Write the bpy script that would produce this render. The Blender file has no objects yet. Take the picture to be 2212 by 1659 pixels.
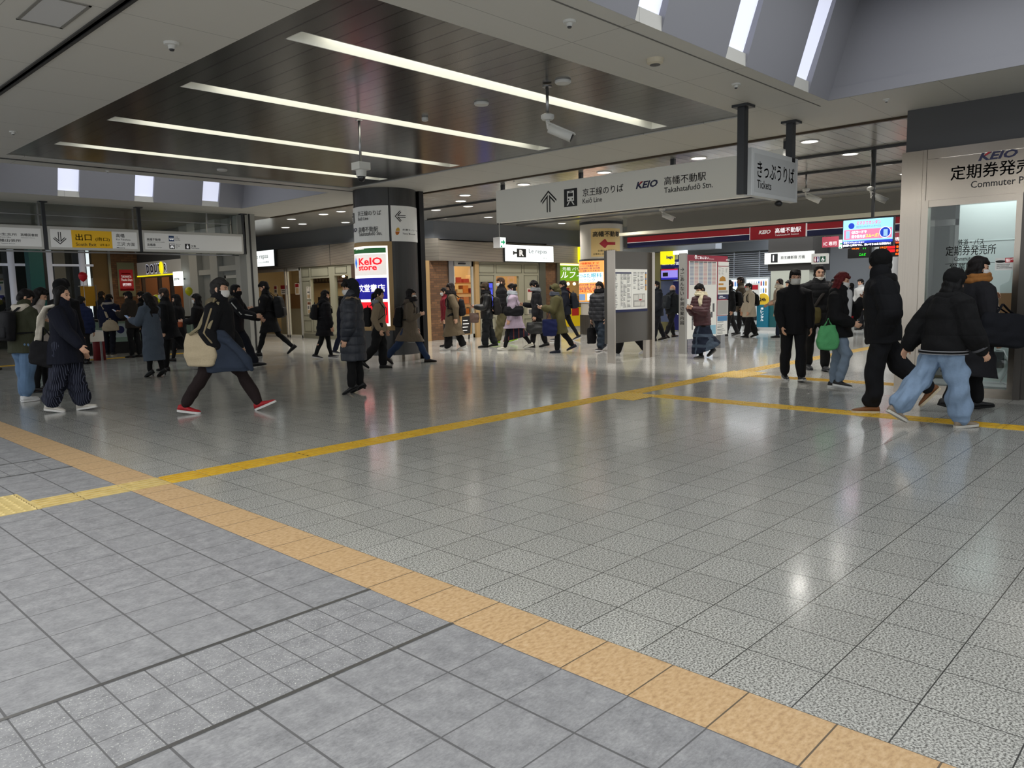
import bpy, bmesh, math, random
import numpy as np
from mathutils import Vector, Matrix

SC = bpy.context.scene
COL = SC.collection
rad, sin, cos, pi = math.radians, math.sin, math.cos, math.pi

# ------------------------------------------------------------------ camera
FOC, PITCH, ROLL, YAW, EYE = 1668.578, rad(6.77133), rad(-1.20958), rad(43.53708), 1.38
FW = Vector((cos(YAW) * cos(PITCH), sin(YAW) * cos(PITCH), -sin(PITCH)))
_r = FW.cross(Vector((0, 0, 1))).normalized()
_u = _r.cross(FW)
RT = _r * cos(ROLL) + _u * sin(ROLL)
UP = _u * cos(ROLL) - _r * sin(ROLL)
cd = bpy.data.cameras.new('camera')
cam = bpy.data.objects.new('camera', cd)
COL.objects.link(cam)
cd.sensor_fit = 'HORIZONTAL'
cd.sensor_width = 36
cd.lens = FOC / 2212 * 36
cd.clip_start = 0.05
cd.clip_end = 300
m = Matrix((RT, UP, -FW)).transposed().to_4x4()
m.translation = (0, 0, EYE)
cam.matrix_world = m
SC.camera = cam

# ------------------------------------------------------------------ world, view, lights
vs = SC.view_settings
vs.view_transform = 'Standard'
vs.look = 'None'
vs.gamma = 1
vs.use_curve_mapping = False
vs.exposure = 0.72
wd = bpy.data.worlds.new('world')
SC.world = wd
wd.use_nodes = True
wd.node_tree.nodes['Background'].inputs[0].default_value = (0.93, 0.97, 1.0, 1)
wd.node_tree.nodes['Background'].inputs[1].default_value = 0.66
cy = SC.cycles
cy.max_bounces = 7
cy.diffuse_bounces = 4
cy.glossy_bounces = 4
cy.transmission_bounces = 4
cy.transparent_max_bounces = 8
cy.caustics_reflective = False
cy.caustics_refractive = False
cy.sample_clamp_indirect = 4.0


def area(loc, sx, sy, power, col=(1, 0.97, 0.92), rot=(0, 0, 0), spread=None):
    l = bpy.data.lights.new('lamp', 'AREA')
    l.shape = 'RECTANGLE'
    l.size, l.size_y, l.energy, l.color = sx, sy, power, col
    if spread:
        l.spread = spread
    o = bpy.data.objects.new('lamp', l)
    o.location = loc
    o.rotation_euler = rot
    COL.objects.link(o)
    return o



def bulb(loc, power, col=(1, 0.97, 0.92), r=0.1, spot=None):
    l = bpy.data.lights.new('lamp', 'SPOT' if spot else 'POINT')
    l.energy, l.color, l.shadow_soft_size = power, col, r
    if spot:
        l.spot_size = rad(spot)
        l.spot_blend = 0.6
    o = bpy.data.objects.new('lamp', l)
    o.location = loc
    COL.objects.link(o)
    return o


area((6.4, 1.6, 4.55), 4.5, 2.6, 55, (0.95, 0.98, 1))      # lamps in the right skylight coffer
area((6.4, 16.0, 4.55), 4.5, 2.4, 30, (0.95, 0.98, 1))       # lamps in the far skylight coffer
for y in (0.2, 3.2, 6.2):
    area((0.9, y, 3.5), 0.3, 2.2, 30)                      # unseen lamps added above the viewpoint to light the near floor
area((8.0, 23.0, 3.5), 2.5, 4.0, 22, (1, 0.85, 0.65))      # exit hall
area((23.5, 10.5, 3.45), 3.5, 6.0, 190, (0.95, 0.98, 1))       # ticket gate hall
area((10.95, 2.2, 2.9), 0.4, 1.4, 15, (0.97, 1, 1))      # commuter pass office
area((15.6, 22.6, 2.9), 1.4, 3.6, 36, (1, 0.8, 0.56))      # deli, long side
area((17.6, 18.9, 2.9), 3.4, 1.4, 45, (1, 0.8, 0.56))      # deli, short side
area((21.6, 18.9, 2.25), 1.2, 1.2, 40, (1, 0.78, 0.45))      # fried food stand
bulb((11.5, 24.4, 2.1), 9, (1, 0.62, 0.3), 0.05)           # coffee shop
bulb((11.5, 26.0, 2.1), 9, (1, 0.62, 0.3), 0.05)


# ------------------------------------------------------------------ projection helpers (pixels of the 2212x1659 frame)
def ray(x, y):
    return FW + RT * ((x - 1106) / FOC) - UP * ((y - 829.5) / FOC)


def ground(x, y, z=0.0):
    d = ray(x, y)
    t = (z - EYE) / d.z
    return Vector((d.x * t, d.y * t, z))


# ------------------------------------------------------------------ materials
def lin(c):
    return tuple(((v / 255) / 12.92 if v / 255 <= 0.04045 else ((v / 255 + 0.055) / 1.055) ** 2.4) for v in c)


MATS = {}


def mat(name, rgb, rough=0.5, metal=0.0, emit=0.0, spec=0.5, bump=None, coat=0):
    """rgb 0-255 sRGB; bump=(scale, strength)"""
    if name in MATS:
        return MATS[name]
    m = bpy.data.materials.new(name)
    m.use_nodes = True
    nt = m.node_tree
    b = nt.nodes['Principled BSDF']
    c = lin(rgb) + (1,)
    b.inputs['Base Color'].default_value = c
    b.inputs['Roughness'].default_value = rough
    b.inputs['Metallic'].default_value = metal
    b.inputs['Specular IOR Level'].default_value = spec
    if emit:
        b.inputs['Emission Color'].default_value = c
        b.inputs['Emission Strength'].default_value = emit * 0.66
    if bump:
        n = nt.nodes.new('ShaderNodeTexNoise')
        n.inputs['Scale'].default_value = bump[0]
        n.inputs['Detail'].default_value = 4
        tc = nt.nodes.new('ShaderNodeTexCoord')
        nt.links.new(tc.outputs['Object'], n.inputs['Vector'])
        bp = nt.nodes.new('ShaderNodeBump')
        bp.inputs['Strength'].default_value = bump[1]
        bp.inputs['Distance'].default_value = 0.01
        nt.links.new(n.outputs['Fac'], bp.inputs['Height'])
        nt.links.new(bp.outputs['Normal'], b.inputs['Normal'])
    MATS[name] = m
    return m


class NT:
    """tiny node-tree builder"""

    def __init__(s, name, rough=0.5, metal=0.0):
        s.m = bpy.data.materials.new(name)
        s.m.use_nodes = True
        s.t = s.m.node_tree
        s.b = s.t.nodes['Principled BSDF']
        s.b.inputs['Roughness'].default_value = rough
        s.b.inputs['Metallic'].default_value = metal
        tc = s.t.nodes.new('ShaderNodeTexCoord')
        s.pos = tc.outputs['Object']
        sp = s.t.nodes.new('ShaderNodeSeparateXYZ')
        s.t.links.new(s.pos, sp.inputs[0])
        s.x, s.y, s.z = sp.outputs
        MATS[name] = s.m

    def lk(s, a, b):
        if hasattr(a, 'links'):
            s.t.links.new(a, b)
        else:
            b.default_value = a

    def math(s, op, a, b=0.0, c=0.0):
        n = s.t.nodes.new('ShaderNodeMath')
        n.operation = op
        for v, i in ((a, 0), (b, 1), (c, 2)):
            s.lk(v, n.inputs[i])
        return n.outputs[0]

    def line(s, v, off, per, w):
        """1 inside joint lines of half width w at off + k*per"""
        f = s.math('FRACT', s.math('DIVIDE', s.math('SUBTRACT', v, off - per / 2), per))
        d = s.math('ABSOLUTE', s.math('SUBTRACT', f, 0.5))
        return s.math('LESS_THAN', d, w / per)

    def cell(s, v, off, per):
        return s.math('FLOOR', s.math('DIVIDE', s.math('SUBTRACT', v, off), per))

    def white(s, a, b):
        c = s.t.nodes.new('ShaderNodeCombineXYZ')
        s.lk(a, c.inputs[0])
        s.lk(b, c.inputs[1])
        n = s.t.nodes.new('ShaderNodeTexWhiteNoise')
        s.t.links.new(c.outputs[0], n.inputs['Vector'])
        return n.outputs['Value']

    def noise(s, scale, detail=3, vec=None, rough=0.6):
        n = s.t.nodes.new('ShaderNodeTexNoise')
        n.inputs['Scale'].default_value = scale
        n.inputs['Detail'].default_value = detail
        n.inputs['Roughness'].default_value = rough
        s.t.links.new(vec or s.pos, n.inputs['Vector'])
        return n.outputs['Fac']

    def vor(s, scale):
        n = s.t.nodes.new('ShaderNodeTexVoronoi')
        n.inputs['Scale'].default_value = scale
        s.t.links.new(s.pos, n.inputs['Vector'])
        return n.outputs['Color']

    def scale(s, sx, sy, sz):
        n = s.t.nodes.new('ShaderNodeMapping')
        n.inputs['Scale'].default_value = (sx, sy, sz)
        s.t.links.new(s.pos, n.inputs['Vector'])
        return n.outputs[0]

    def ramp(s, f, stops):
        n = s.t.nodes.new('ShaderNodeValToRGB')
        e = n.color_ramp.elements
        while len(e) < len(stops):
            e.new(0.5)
        for el, (p, c) in zip(e, stops):
            el.position = p
            el.color = lin(c) + (1,)
        s.lk(f, n.inputs[0])
        return n.outputs[0]

    def mix(s, f, a, b, mode='MIX'):
        n = s.t.nodes.new('ShaderNodeMix')
        n.data_type = 'RGBA'
        n.blend_type = mode
        s.lk(f, n.inputs['Factor'])
        for v, k in ((a, 'A'), (b, 'B')):
            i = [q for q in n.inputs if q.name == k and q.type == 'RGBA'][0]
            if isinstance(v, tuple):
                v = lin(v) + (1,)
            s.lk(v, i)
        return [q for q in n.outputs if q.type == 'RGBA'][0]

    def color(s, c):
        s.lk(c, s.b.inputs['Base Color'])
        return s

    def bump(s, h, strength, dist=0.01, inv=False):
        n = s.t.nodes.new('ShaderNodeBump')
        n.invert = inv
        n.inputs['Strength'].default_value = strength
        n.inputs['Distance'].default_value = dist
        s.lk(h, n.inputs['Height'])
        s.t.links.new(n.outputs[0], s.b.inputs['Normal'])
        return s


def glass_mat(name, tint=(247, 251, 250), rough=0.0, refl=0.12):
    m = bpy.data.materials.new(name)
    m.use_nodes = True
    nt = m.node_tree
    nt.nodes.remove(nt.nodes['Principled BSDF'])
    tr = nt.nodes.new('ShaderNodeBsdfTransparent')
    tr.inputs[0].default_value = lin(tint) + (1,)
    gl = nt.nodes.new('ShaderNodeBsdfGlossy')
    gl.inputs['Roughness'].default_value = rough
    lw = nt.nodes.new('ShaderNodeLayerWeight')
    lw.inputs[0].default_value = 0.5
    p5 = nt.nodes.new('ShaderNodeMath')
    p5.operation = 'POWER'
    p5.inputs[1].default_value = 5
    fr = nt.nodes.new('ShaderNodeMath')
    fr.operation = 'MULTIPLY_ADD'
    fr.inputs[1].default_value = 0.9
    fr.inputs[2].default_value = 0.045
    nt.links.new(lw.outputs['Facing'], p5.inputs[0])
    nt.links.new(p5.outputs[0], fr.inputs[0])
    mx = nt.nodes.new('ShaderNodeMixShader')
    nt.links.new(fr.outputs[0], mx.inputs[0])
    nt.links.new(tr.outputs[0], mx.inputs[1])
    nt.links.new(gl.outputs[0], mx.inputs[2])
    nt.links.new(mx.outputs[0], nt.nodes['Material Output'].inputs[0])
    MATS[name] = m
    return m


# ------------------------------------------------------------------ mesh builder
class MB:
    def __init__(s):
        s.v, s.f, s.mi, s.sm = [], [], [], []

    def add(s, vs, fs, mi=0, smooth=False):
        o = len(s.v)
        s.v += [tuple(p) for p in vs]
        s.f += [tuple(i + o for i in q) for q in fs]
        s.mi += [mi] * len(fs)
        s.sm += [smooth] * len(fs)
        return s

    def box(s, x0, y0, z0, x1, y1, z1, mi=0):
        x0, x1 = min(x0, x1), max(x0, x1)
        y0, y1 = min(y0, y1), max(y0, y1)
        z0, z1 = min(z0, z1), max(z0, z1)
        vs = [(x, y, z) for z in (z0, z1) for y in (y0, y1) for x in (x0, x1)]
        return s.add(vs, [(0, 2, 3, 1), (4, 5, 7, 6), (0, 1, 5, 4), (2, 6, 7, 3), (0, 4, 6, 2), (1, 3, 7, 5)], mi)

    def quad(s, a, b, c, d, mi=0):
        return s.add([a, b, c, d], [(0, 1, 2, 3)], mi)

    def prism(s, poly, z0, z1, mi=0):
        """poly: list of (x, y), counter-clockwise, extruded in z"""
        n = len(poly)
        vs = [(x, y, z0) for x, y in poly] + [(x, y, z1) for x, y in poly]
        fs = [tuple(range(n - 1, -1, -1)), tuple(range(n, 2 * n))]
        fs += [(i, (i + 1) % n, n + (i + 1) % n, n + i) for i in range(n)]
        return s.add(vs, fs, mi)

    def loft(s, rings, mi=0, caps=True, smooth=True, closed=False):
        n = len(rings[0])
        vs = [p for r in rings for p in r]
        fs = []
        for k in range(len(rings) - 1):
            for i in range(n):
                j = (i + 1) % n
                fs.append((k * n + i, k * n + j, (k + 1) * n + j, (k + 1) * n + i))
        if caps:
            fs.append(tuple(range(n - 1, -1, -1)))
            o = (len(rings) - 1) * n
            fs.append(tuple(range(o, o + n)))
        return s.add(vs, fs, mi, smooth)

    def tube(s, P, R, n=12, side=(0, 1, 0), cap=True, mi=0):
        """P points, R radii (r or (r along side, r across)); rounded ends"""
        P = [Vector(p) for p in P]
        R = [(r, r) if not isinstance(r, tuple) else r for r in R]
        if cap:
            d0 = (P[0] - P[1]).normalized()
            d1 = (P[-1] - P[-2]).normalized()
            a, b = R[0], R[-1]
            ma, mb = min(a), min(b)
            P = [P[0] + d0 * ma * 0.95, P[0] + d0 * ma * 0.65] + P + [P[-1] + d1 * mb * 0.65, P[-1] + d1 * mb * 0.95]
            R = [(a[0] * 0.3, a[1] * 0.3), (a[0] * 0.76, a[1] * 0.76)] + R + [(b[0] * 0.76, b[1] * 0.76), (b[0] * 0.3, b[1] * 0.3)]
        rings = []
        for i, p in enumerate(P):
            t = (P[min(i + 1, len(P) - 1)] - P[max(i - 1, 0)])
            t = t.normalized() if t.length > 1e-9 else Vector((0, 0, 1))
            sd = Vector(side)
            sd = sd - t * sd.dot(t)
            if sd.length < 0.15:
                sd = Vector((1, 0, 0)) - t * t.x
            sd.normalize()
            ot = t.cross(sd)
            rings.append([p + sd * (cos(2 * pi * k / n) * R[i][0]) + ot * (sin(2 * pi * k / n) * R[i][1]) for k in range(n)])
        return s.loft(rings, mi)

    def ell(s, c, r, M=None, n=16, mi=0):
        c = Vector(c)
        rings = []
        h = max(6, n // 2)
        for i in range(h + 1):
            th = pi * (i + 0.02) / (h + 0.04)
            ring = []
            for k in range(n):
                p = Vector((r[0] * sin(th) * cos(2 * pi * k / n), r[1] * sin(th) * sin(2 * pi * k / n), -r[2] * cos(th)))
                if M is not None:
                    p = M @ p
                ring.append(c + p)
            rings.append(ring)
        return s.loft(rings, mi)

    def rbox(s, rings, n=20, e=4.0, mi=0, M=None, c=(0, 0, 0)):
        """soft box: rings of (z, cx, cy, hx, hy) with super-ellipse sections"""
        out = []
        c = Vector(c)
        for z, cx, cyy, hx, hy in rings:
            rr = []
            for k in range(n):
                a = 2 * pi * k / n
                ca, sa = cos(a), sin(a)
                p = Vector((cx + hx * math.copysign(abs(ca) ** (2 / e), ca), cyy + hy * math.copysign(abs(sa) ** (2 / e), sa), z))
                rr.append(c + (M @ p if M is not None else p))
            out.append(rr)
        return s.loft(out, mi)

    def lathe(s, prof, c=(0, 0, 0), n=24, mi=0, M=None):
        """prof: (r, z) from bottom to top"""
        c = Vector(c)
        rings = []
        for r, z in prof:
            rr = []
            for k in range(n):
                p = Vector((r * cos(2 * pi * k / n), r * sin(2 * pi * k / n), z))
                rr.append(c + (M @ p if M is not None else p))
            rings.append(rr)
        return s.loft(rings, mi, smooth=False)

    def build(s, name, mats, parent=None, bevel=0, label=None):
        me = bpy.data.meshes.new(name)
        me.from_pydata(s.v, [], s.f)
        for q in (mats if isinstance(mats, (list, tuple)) else [mats]):
            me.materials.append(q)
        me.polygons.foreach_set('material_index', s.mi)
        me.polygons.foreach_set('use_smooth', s.sm)
        me.update()
        o = bpy.data.objects.new(name, me)
        COL.objects.link(o)
        if parent:
            o.parent = parent
        if bevel:
            b = o.modifiers.new('b', 'BEVEL')
            b.width = bevel
            b.segments = 2
            b.limit_method = 'ANGLE'
        if label:
            o['label'] = label
        return o


def box(name, a, b, m, parent=None, bevel=0):
    return MB().box(*a, *b).build(name, m, parent, bevel)


def tag(o, label=None, cat=None, group=None, kind=None):
    for k, v in (('label', label), ('category', cat), ('group', group), ('kind', kind)):
        if v:
            o[k] = v
    return o


def thing(name, label, cat, loc=(0, 0, 0), M=None, group=None, kind=None):
    o = bpy.data.objects.new(name, None)
    o.empty_display_size = 0.1
    COL.objects.link(o)
    mw = (M or Matrix.Identity(3)).to_4x4()
    mw.translation = loc
    o.matrix_world = mw
    return tag(o, label, cat, group, kind)


def struct(o, label):
    return tag(o, label, 'building part', None, 'structure')


def copy_tree(o, parent=None):
    c = o.copy()
    COL.objects.link(c)
    c.parent = parent
    for ch in list(o.children):
        copy_tree(ch, c)
    return c


# ------------------------------------------------------------------ planes and lettering
class Pl:
    """a vertical sign plane facing the viewpoint: axis 'X' (faces -X) or 'Y' (faces -Y)"""

    def __init__(s, axis, c):
        s.axis, s.c = axis, c
        if axis == 'X':
            s.M = Matrix(((0, 0, -1), (-1, 0, 0), (0, 1, 0)))
        else:
            s.M = Matrix(((1, 0, 0), (0, 0, -1), (0, 1, 0)))
        s.o = Vector((0, 0, 0))

    def hit(s, x, y):
        d = ray(x, y)
        i = 0 if s.axis == 'X' else 1
        t = s.c / d[i]
        return Vector((d.x * t, d.y * t, EYE + d.z * t))

    def uv(s, x, y):
        p = s.hit(x, y) - s.o
        return (-p.y if s.axis == 'X' else p.x, p.z)

    def thing(s, name, label, cat, org, group=None, kind=None):
        s.o = Vector(org)
        return thing(name, label, cat, org, s.M, group, kind)

    def bx(s, a, b):
        """pixel top-left and bottom-right -> (u0, v0, u1, v1)"""
        u0, v1 = s.uv(*a)
        u1, v0 = s.uv(*b)
        return (u0, v0, u1, v1)


class Cyl:
    """upright cylinder; u = arc length from the front point, v = height"""

    def __init__(s, cx, cy, R):
        s.c, s.R = Vector((cx, cy, 0)), R
        s.a0 = math.atan2(-cy, -cx)
        w = Vector((cos(s.a0), sin(s.a0), 0))
        v = Vector((0, 0, 1))
        s.M = Matrix((v.cross(w), v, w)).transposed()

    def uv(s, x, y):
        d = ray(x, y)
        a = d.x ** 2 + d.y ** 2
        b = -2 * (d.x * s.c.x + d.y * s.c.y)
        c = s.c.x ** 2 + s.c.y ** 2 - s.R ** 2
        q = max(b * b - 4 * a * c, 0)
        t = (-b - math.sqrt(q)) / (2 * a)
        p = Vector((d.x * t, d.y * t, EYE + d.z * t))
        an = math.atan2(p.y - s.c.y, p.x - s.c.x) - s.a0
        an = (an + pi) % (2 * pi) - pi
        return (an * s.R, p.z)

    def bx(s, a, b):
        u0, v1 = s.uv(*a)
        u1, v0 = s.uv(*b)
        return (u0, v0, u1, v1)

    def warp(s, co):
        R = s.R
        u, v, w = co[:, 0].copy(), co[:, 1], co[:, 2].copy()
        a = u / R
        return np.stack([(R + w) * np.sin(a), v, (R + w) * np.cos(a)], 1)

    def thing(s, name, label, cat, group=None, kind=None):
        return thing(name, label, cat, s.c, s.M, group, kind)

    def patch(s, b, w0, w1, mi=0, mb=None, n=14):
        """curved slab over (u0, v0, u1, v1)"""
        mb = mb or MB()
        rings = []
        for i in range(n + 1):
            u = b[0] + (b[2] - b[0]) * i / n
            a = u / s.R
            rings.append([((s.R + w) * sin(a), v, (s.R + w) * cos(a)) for w, v in ((w0, b[1]), (w0, b[3]), (w1, b[3]), (w1, b[1]))])
        return mb.loft(rings, mi, smooth=False)


TEXTS = []


def text(body, b, m, parent, w=0.0, bold=0.008, shear=0.0, warp=None, name='lettering', keep=False, ext=0.001, spacing=1.0, line=1.0):
    """lettering fitted to the box b = (u0, v0, u1, v1) in the parent's sign plane; keep = keep its own aspect, left aligned"""
    c = bpy.data.curves.new(name, 'FONT')
    c.body = body
    cjk = any(ord(q) > 0x2E7F for q in body)
    c.offset = 0 if cjk else bold
    c.shear = shear
    c.resolution_u = 2
    c.extrude = 0.02
    c.space_character = spacing
    c.space_line = line
    o = bpy.data.objects.new('tmp_text', c)
    COL.objects.link(o)
    TEXTS.append((o, b, m, parent, w, warp, name, keep, ext, bold if cjk else 0))


def finish_texts():
    bpy.context.view_layer.update()
    dg = bpy.context.evaluated_depsgraph_get()
    res = []
    for t in TEXTS:
        res.append(bpy.data.meshes.new_from_object(t[0].evaluated_get(dg)))
    for (o, b, m, parent, w, warp, name, keep, ext, dup), me in zip(TEXTS, res):
        bpy.data.objects.remove(o)
        if dup:          # heavier strokes: the same strokes again, a touch to the right and up
            bm = bmesh.new()
            bm.from_mesh(me)
            for dx, dy in ((dup * 1.6, 0), (dup * 0.8, dup * 1.2)):
                m2 = me.copy()
                m2.transform(Matrix.Translation((dx, dy, 0)))
                bm.from_mesh(m2)
                bpy.data.meshes.remove(m2)
            bm.to_mesh(me)
            bm.free()
        n = len(me.vertices)
        if not n:
            continue
        co = np.empty(n * 3, np.float32)
        me.vertices.foreach_get('co', co)
        co = co.reshape(n, 3)
        lo, hi = co.min(0), co.max(0)
        sz = np.maximum(hi - lo, 1e-6)
        sx, sy = (b[2] - b[0]) / sz[0], (b[3] - b[1]) / sz[1]
        if keep:
            sx = sy = min(sx, sy)
        out = np.empty_like(co)
        out[:, 0] = b[0] + (co[:, 0] - lo[0]) * sx
        out[:, 1] = b[1] + (co[:, 1] - lo[1]) * sy
        out[:, 2] = w + (co[:, 2] - lo[2]) / sz[2] * ext
        if warp:
            out = warp(out)
        me.vertices.foreach_set('co', out.astype(np.float32).ravel())
        me.materials.clear()
        me.materials.append(m)
        me.name = name
        me.update()
        q = bpy.data.objects.new(name, me)
        COL.objects.link(q)
        q.parent = parent


def rect(b, w0, w1, m, parent, name, mb=None, label=None):
    o = MB().box(b[0], b[1], w0, b[2], b[3], w1).build(name, m, parent)
    if label:
        o['label'] = label
    return o


def sub(b, x0, y0, x1, y1):
    """sub-rectangle in fractions, y from the top"""
    return (b[0] + (b[2] - b[0]) * x0, b[3] - (b[3] - b[1]) * y1, b[0] + (b[2] - b[0]) * x1, b[3] - (b[3] - b[1]) * y0)

# ================================================================== MATERIALS
M_WHITE = mat('white_paint', (200, 200, 200), 0.5)
M_SIGNW = mat('sign_white', (220, 220, 216), 0.45, emit=0.08)  # weak emission added to brighten the white sign faces
M_SIGNG = mat('sign_pale_grey', (208, 207, 199), 0.45, emit=0.1)  # long overhead sign: slight glow put in to lift its brightness
M_BLACK = mat('black', (16, 16, 18), 0.5)
M_INK = mat('ink', (22, 22, 24), 0.6)
M_DARK = mat('dark_metal', (42, 44, 48), 0.45)
M_FRAME = mat('pale_frame', (196, 195, 188), 0.5)
M_LAMP = mat('lamp_glow', (255, 253, 238), 0.5, emit=1.9)
M_DL = mat('downlight_glow', (255, 250, 240), 0.5, emit=3.5)
M_GLOW = mat('window_glow', (226, 230, 250), 0.5, emit=0.62)
M_STEEL = NT('brushed_steel', 0.17, 0.97)
M_STEEL.color(M_STEEL.mix(M_STEEL.noise(1, 3, M_STEEL.scale(160, 160, 1.2)), (158, 149, 138), (176, 167, 155)))
M_STEEL.bump(M_STEEL.noise(1, 2, M_STEEL.scale(400, 400, 2)), 0.05, 0.002)
M_STEEL = M_STEEL.m
M_STEELD = mat('dark_steel', (92, 88, 84), 0.38, 0.75)
M_TRIM = mat('trim_steel', (150, 150, 150), 0.3, 0.9)
M_GUN = mat('column_cladding', (70, 70, 70), 0.42, 0.3)
M_GLASS = glass_mat('clear_glass')
M_LETW = mat('white_letters', (245, 245, 245), 0.5, emit=0.25)

g = NT('granite', 0.1)
per = 0.3
jl = g.math('MAXIMUM', g.line(g.x, 2.36, 0.295, 0.0022), g.line(g.y, 0.701, 0.303, 0.0022))
f1 = g.noise(125, 3, rough=0.6)
sp = g.ramp(f1, [(0.33, (40, 40, 39)), (0.42, (108, 108, 105)), (0.49, (156, 157, 153)), (0.58, (206, 207, 202))])
f2 = g.noise(34, 2)
sp = g.mix(g.math('MULTIPLY', f2, 0.35), sp, (165, 164, 158))
wn = g.white(g.cell(g.x, 2.36, 0.295), g.cell(g.y, 0.701, 0.303))
sp = g.mix(g.math('MULTIPLY', wn, 0.16), sp, (110, 110, 106))
g.color(g.mix(jl, sp, (62, 62, 60)))
g.lk(g.math('ADD', 0.1, g.math('MULTIPLY', g.noise(3, 2), 0.09)), g.b.inputs['Roughness'])
g.b.inputs['Specular IOR Level'].default_value = 0.42
g.bump(jl, 0.3, 0.002, True)
M_GRAN = g.m

g = NT('pale_granite', 0.1)
jl = g.math('MAXIMUM', g.line(g.x, 10.2, 0.59, 0.003), g.line(g.y, 0.701, 0.606, 0.003))
sp = g.ramp(g.noise(60, 2), [(0.32, (156, 155, 149)), (0.55, (200, 199, 193)), (0.7, (216, 215, 209))])
g.color(g.mix(jl, sp, (120, 118, 112)))
g.lk(g.math('ADD', 0.07, g.math('MULTIPLY', g.noise(2, 2), 0.08)), g.b.inputs['Roughness'])
M_GRAN2 = g.m

g = NT('grey_tile', 0.62)
zone = g.math('MAXIMUM', g.math('MULTIPLY', g.math('GREATER_THAN', g.y, 2.342), g.math('LESS_THAN', g.y, 2.921)),
              g.math('MULTIPLY', g.math('GREATER_THAN', g.y, 7.1), g.math('LESS_THAN', g.y, 7.66)))
big = g.math('MAXIMUM', g.line(g.x, 2.07, 0.2965, 0.0045), g.line(g.y, 2.04, 0.2965, 0.003))
small = g.math('MAXIMUM', g.line(g.x, 2.07, 0.14825, 0.003), g.line(g.y, 2.342, 0.193, 0.0026))
jl = g.math('ADD', g.math('MULTIPLY', big, g.math('SUBTRACT', 1.0, zone)), g.math('MULTIPLY', small, zone))
n1 = g.noise(11, 6, rough=0.75)
n2 = g.noise(1, 6, g.scale(48, 95, 1), rough=0.75)
c = g.ramp(g.math('ADD', g.math('MULTIPLY', n1, 0.55), g.math('MULTIPLY', n2, 0.5)),
           [(0.36, (106, 107, 110)), (0.5, (133, 134, 137)), (0.66, (160, 161, 163))])
spk = g.math('MULTIPLY', g.math('GREATER_THAN', g.noise(130, 1), 0.66), zone)
c = g.mix(spk, c, (196, 198, 194))
wn = g.white(g.cell(g.x, 2.07, 0.2965), g.cell(g.y, 2.04, 0.2965))
c = g.mix(g.math('MULTIPLY', wn, 0.22), c, (140, 141, 144))
g.color(g.mix(jl, c, (90, 90, 92)))
g.bump(g.math('SUBTRACT', n2, g.math('MULTIPLY', jl, 0.8)), 0.35, 0.006)
M_GTILE = g.m

g = NT('beige_tile', 0.55)
jl = g.line(g.y, 2.05, 0.299, 0.003)
n2 = g.noise(1, 5, g.scale(35, 60, 1))
c = g.ramp(n2, [(0.3, (166, 134, 96)), (0.5, (194, 162, 120)), (0.7, (208, 180, 142))])
wn = g.white(g.cell(g.y, 2.05, 0.299), 3.0)
c = g.mix(g.math('MULTIPLY', wn, 0.18), c, (186, 152, 106))
g.color(g.mix(jl, c, (96, 82, 64)))
g.bump(n2, 0.2, 0.004)
M_BTILE = g.m

g = NT('tactile_yellow', 0.33)
jl = g.math('MAXIMUM', g.line(g.x, 2.06, 0.3, 0.002), g.line(g.y, 5.5, 0.3, 0.002))
g.color(g.mix(jl, g.ramp(g.noise(12, 3), [(0.3, (204, 162, 40)), (0.7, (220, 184, 58))]), (110, 85, 20)))
M_TACT = g.m
g = NT('tactile_cream', 0.5)
jl = g.line(g.x, 2.06, 0.3, 0.002)
g.color(g.mix(jl, g.ramp(g.noise(14, 3), [(0.3, (196, 174, 112)), (0.7, (218, 196, 132))]), (120, 105, 70)))
M_TACTC = g.m

g = NT('ceiling_white', 0.6)
jl = g.math('MAXIMUM', g.line(g.x, 5.5, 1.87, 0.003), g.line(g.y, 6.29, 0.935, 0.003))
g.color(g.mix(jl, (204, 202, 195), (140, 138, 133)))
M_CEIL = g.m
g = NT('coffer_paint', 0.55)
g.color(g.mix(g.line(g.z, 3.53, 2.5, 0.002), (140, 140, 146), (120, 120, 120)))
M_COF = g.m

g = NT('dark_ceiling_metal', 0.22, 0.85)
jl = g.line(g.x, 3.38, 0.2007, 0.008)
g.color(g.mix(jl, g.mix(g.white(g.cell(g.x, 3.38, 0.2007), 1.0), (90, 89, 86), (98, 97, 93)), (24, 23, 22)))
g.bump(g.noise(1, 2, g.scale(9, 0.6, 1)), 0.05, 0.01)
M_DCEIL = g.m
g = NT('metal_ceiling', 0.22, 0.45)
jl = g.line(g.y, 0.0, 0.2, 0.005)
g.color(g.mix(jl, g.mix(g.white(g.cell(g.y, 0.0, 0.2), 1.0), (196, 194, 188), (206, 204, 198)), (110, 108, 104)))
g.bump(g.noise(1, 2, g.scale(0.6, 9, 1)), 0.1, 0.01)
M_MCEIL = g.m
g = NT('header_slats', 0.4, 0.6)
g.color(g.mix(g.line(g.z, 0, 0.034, 0.006), (158, 151, 140), (100, 95, 88)))
M_HDR = g.m
M_UPW = mat('upper_wall', (126, 131, 139), 0.5)
g = NT('brick', 0.7)
row = g.cell(g.z, 0, 0.068)
off = g.math('MULTIPLY', g.math('MODULO', row, 2.0), 0.105)
xx = g.math('ADD', g.math('ADD', g.x, g.y), off)
jl = g.math('MAXIMUM', g.line(xx, 0, 0.21, 0.006), g.line(g.z, 0, 0.068, 0.005))
g.color(g.mix(jl, g.mix(g.white(g.cell(xx, 0, 0.21), row), (92, 64, 42), (124, 88, 58)), (78, 62, 48)))
M_BRICK = g.m
M_OLIVE = mat('panel_sage', (158, 156, 136), 0.5)
M_OLIVED = mat('panel_sage_edge', (120, 118, 102), 0.55)
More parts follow.
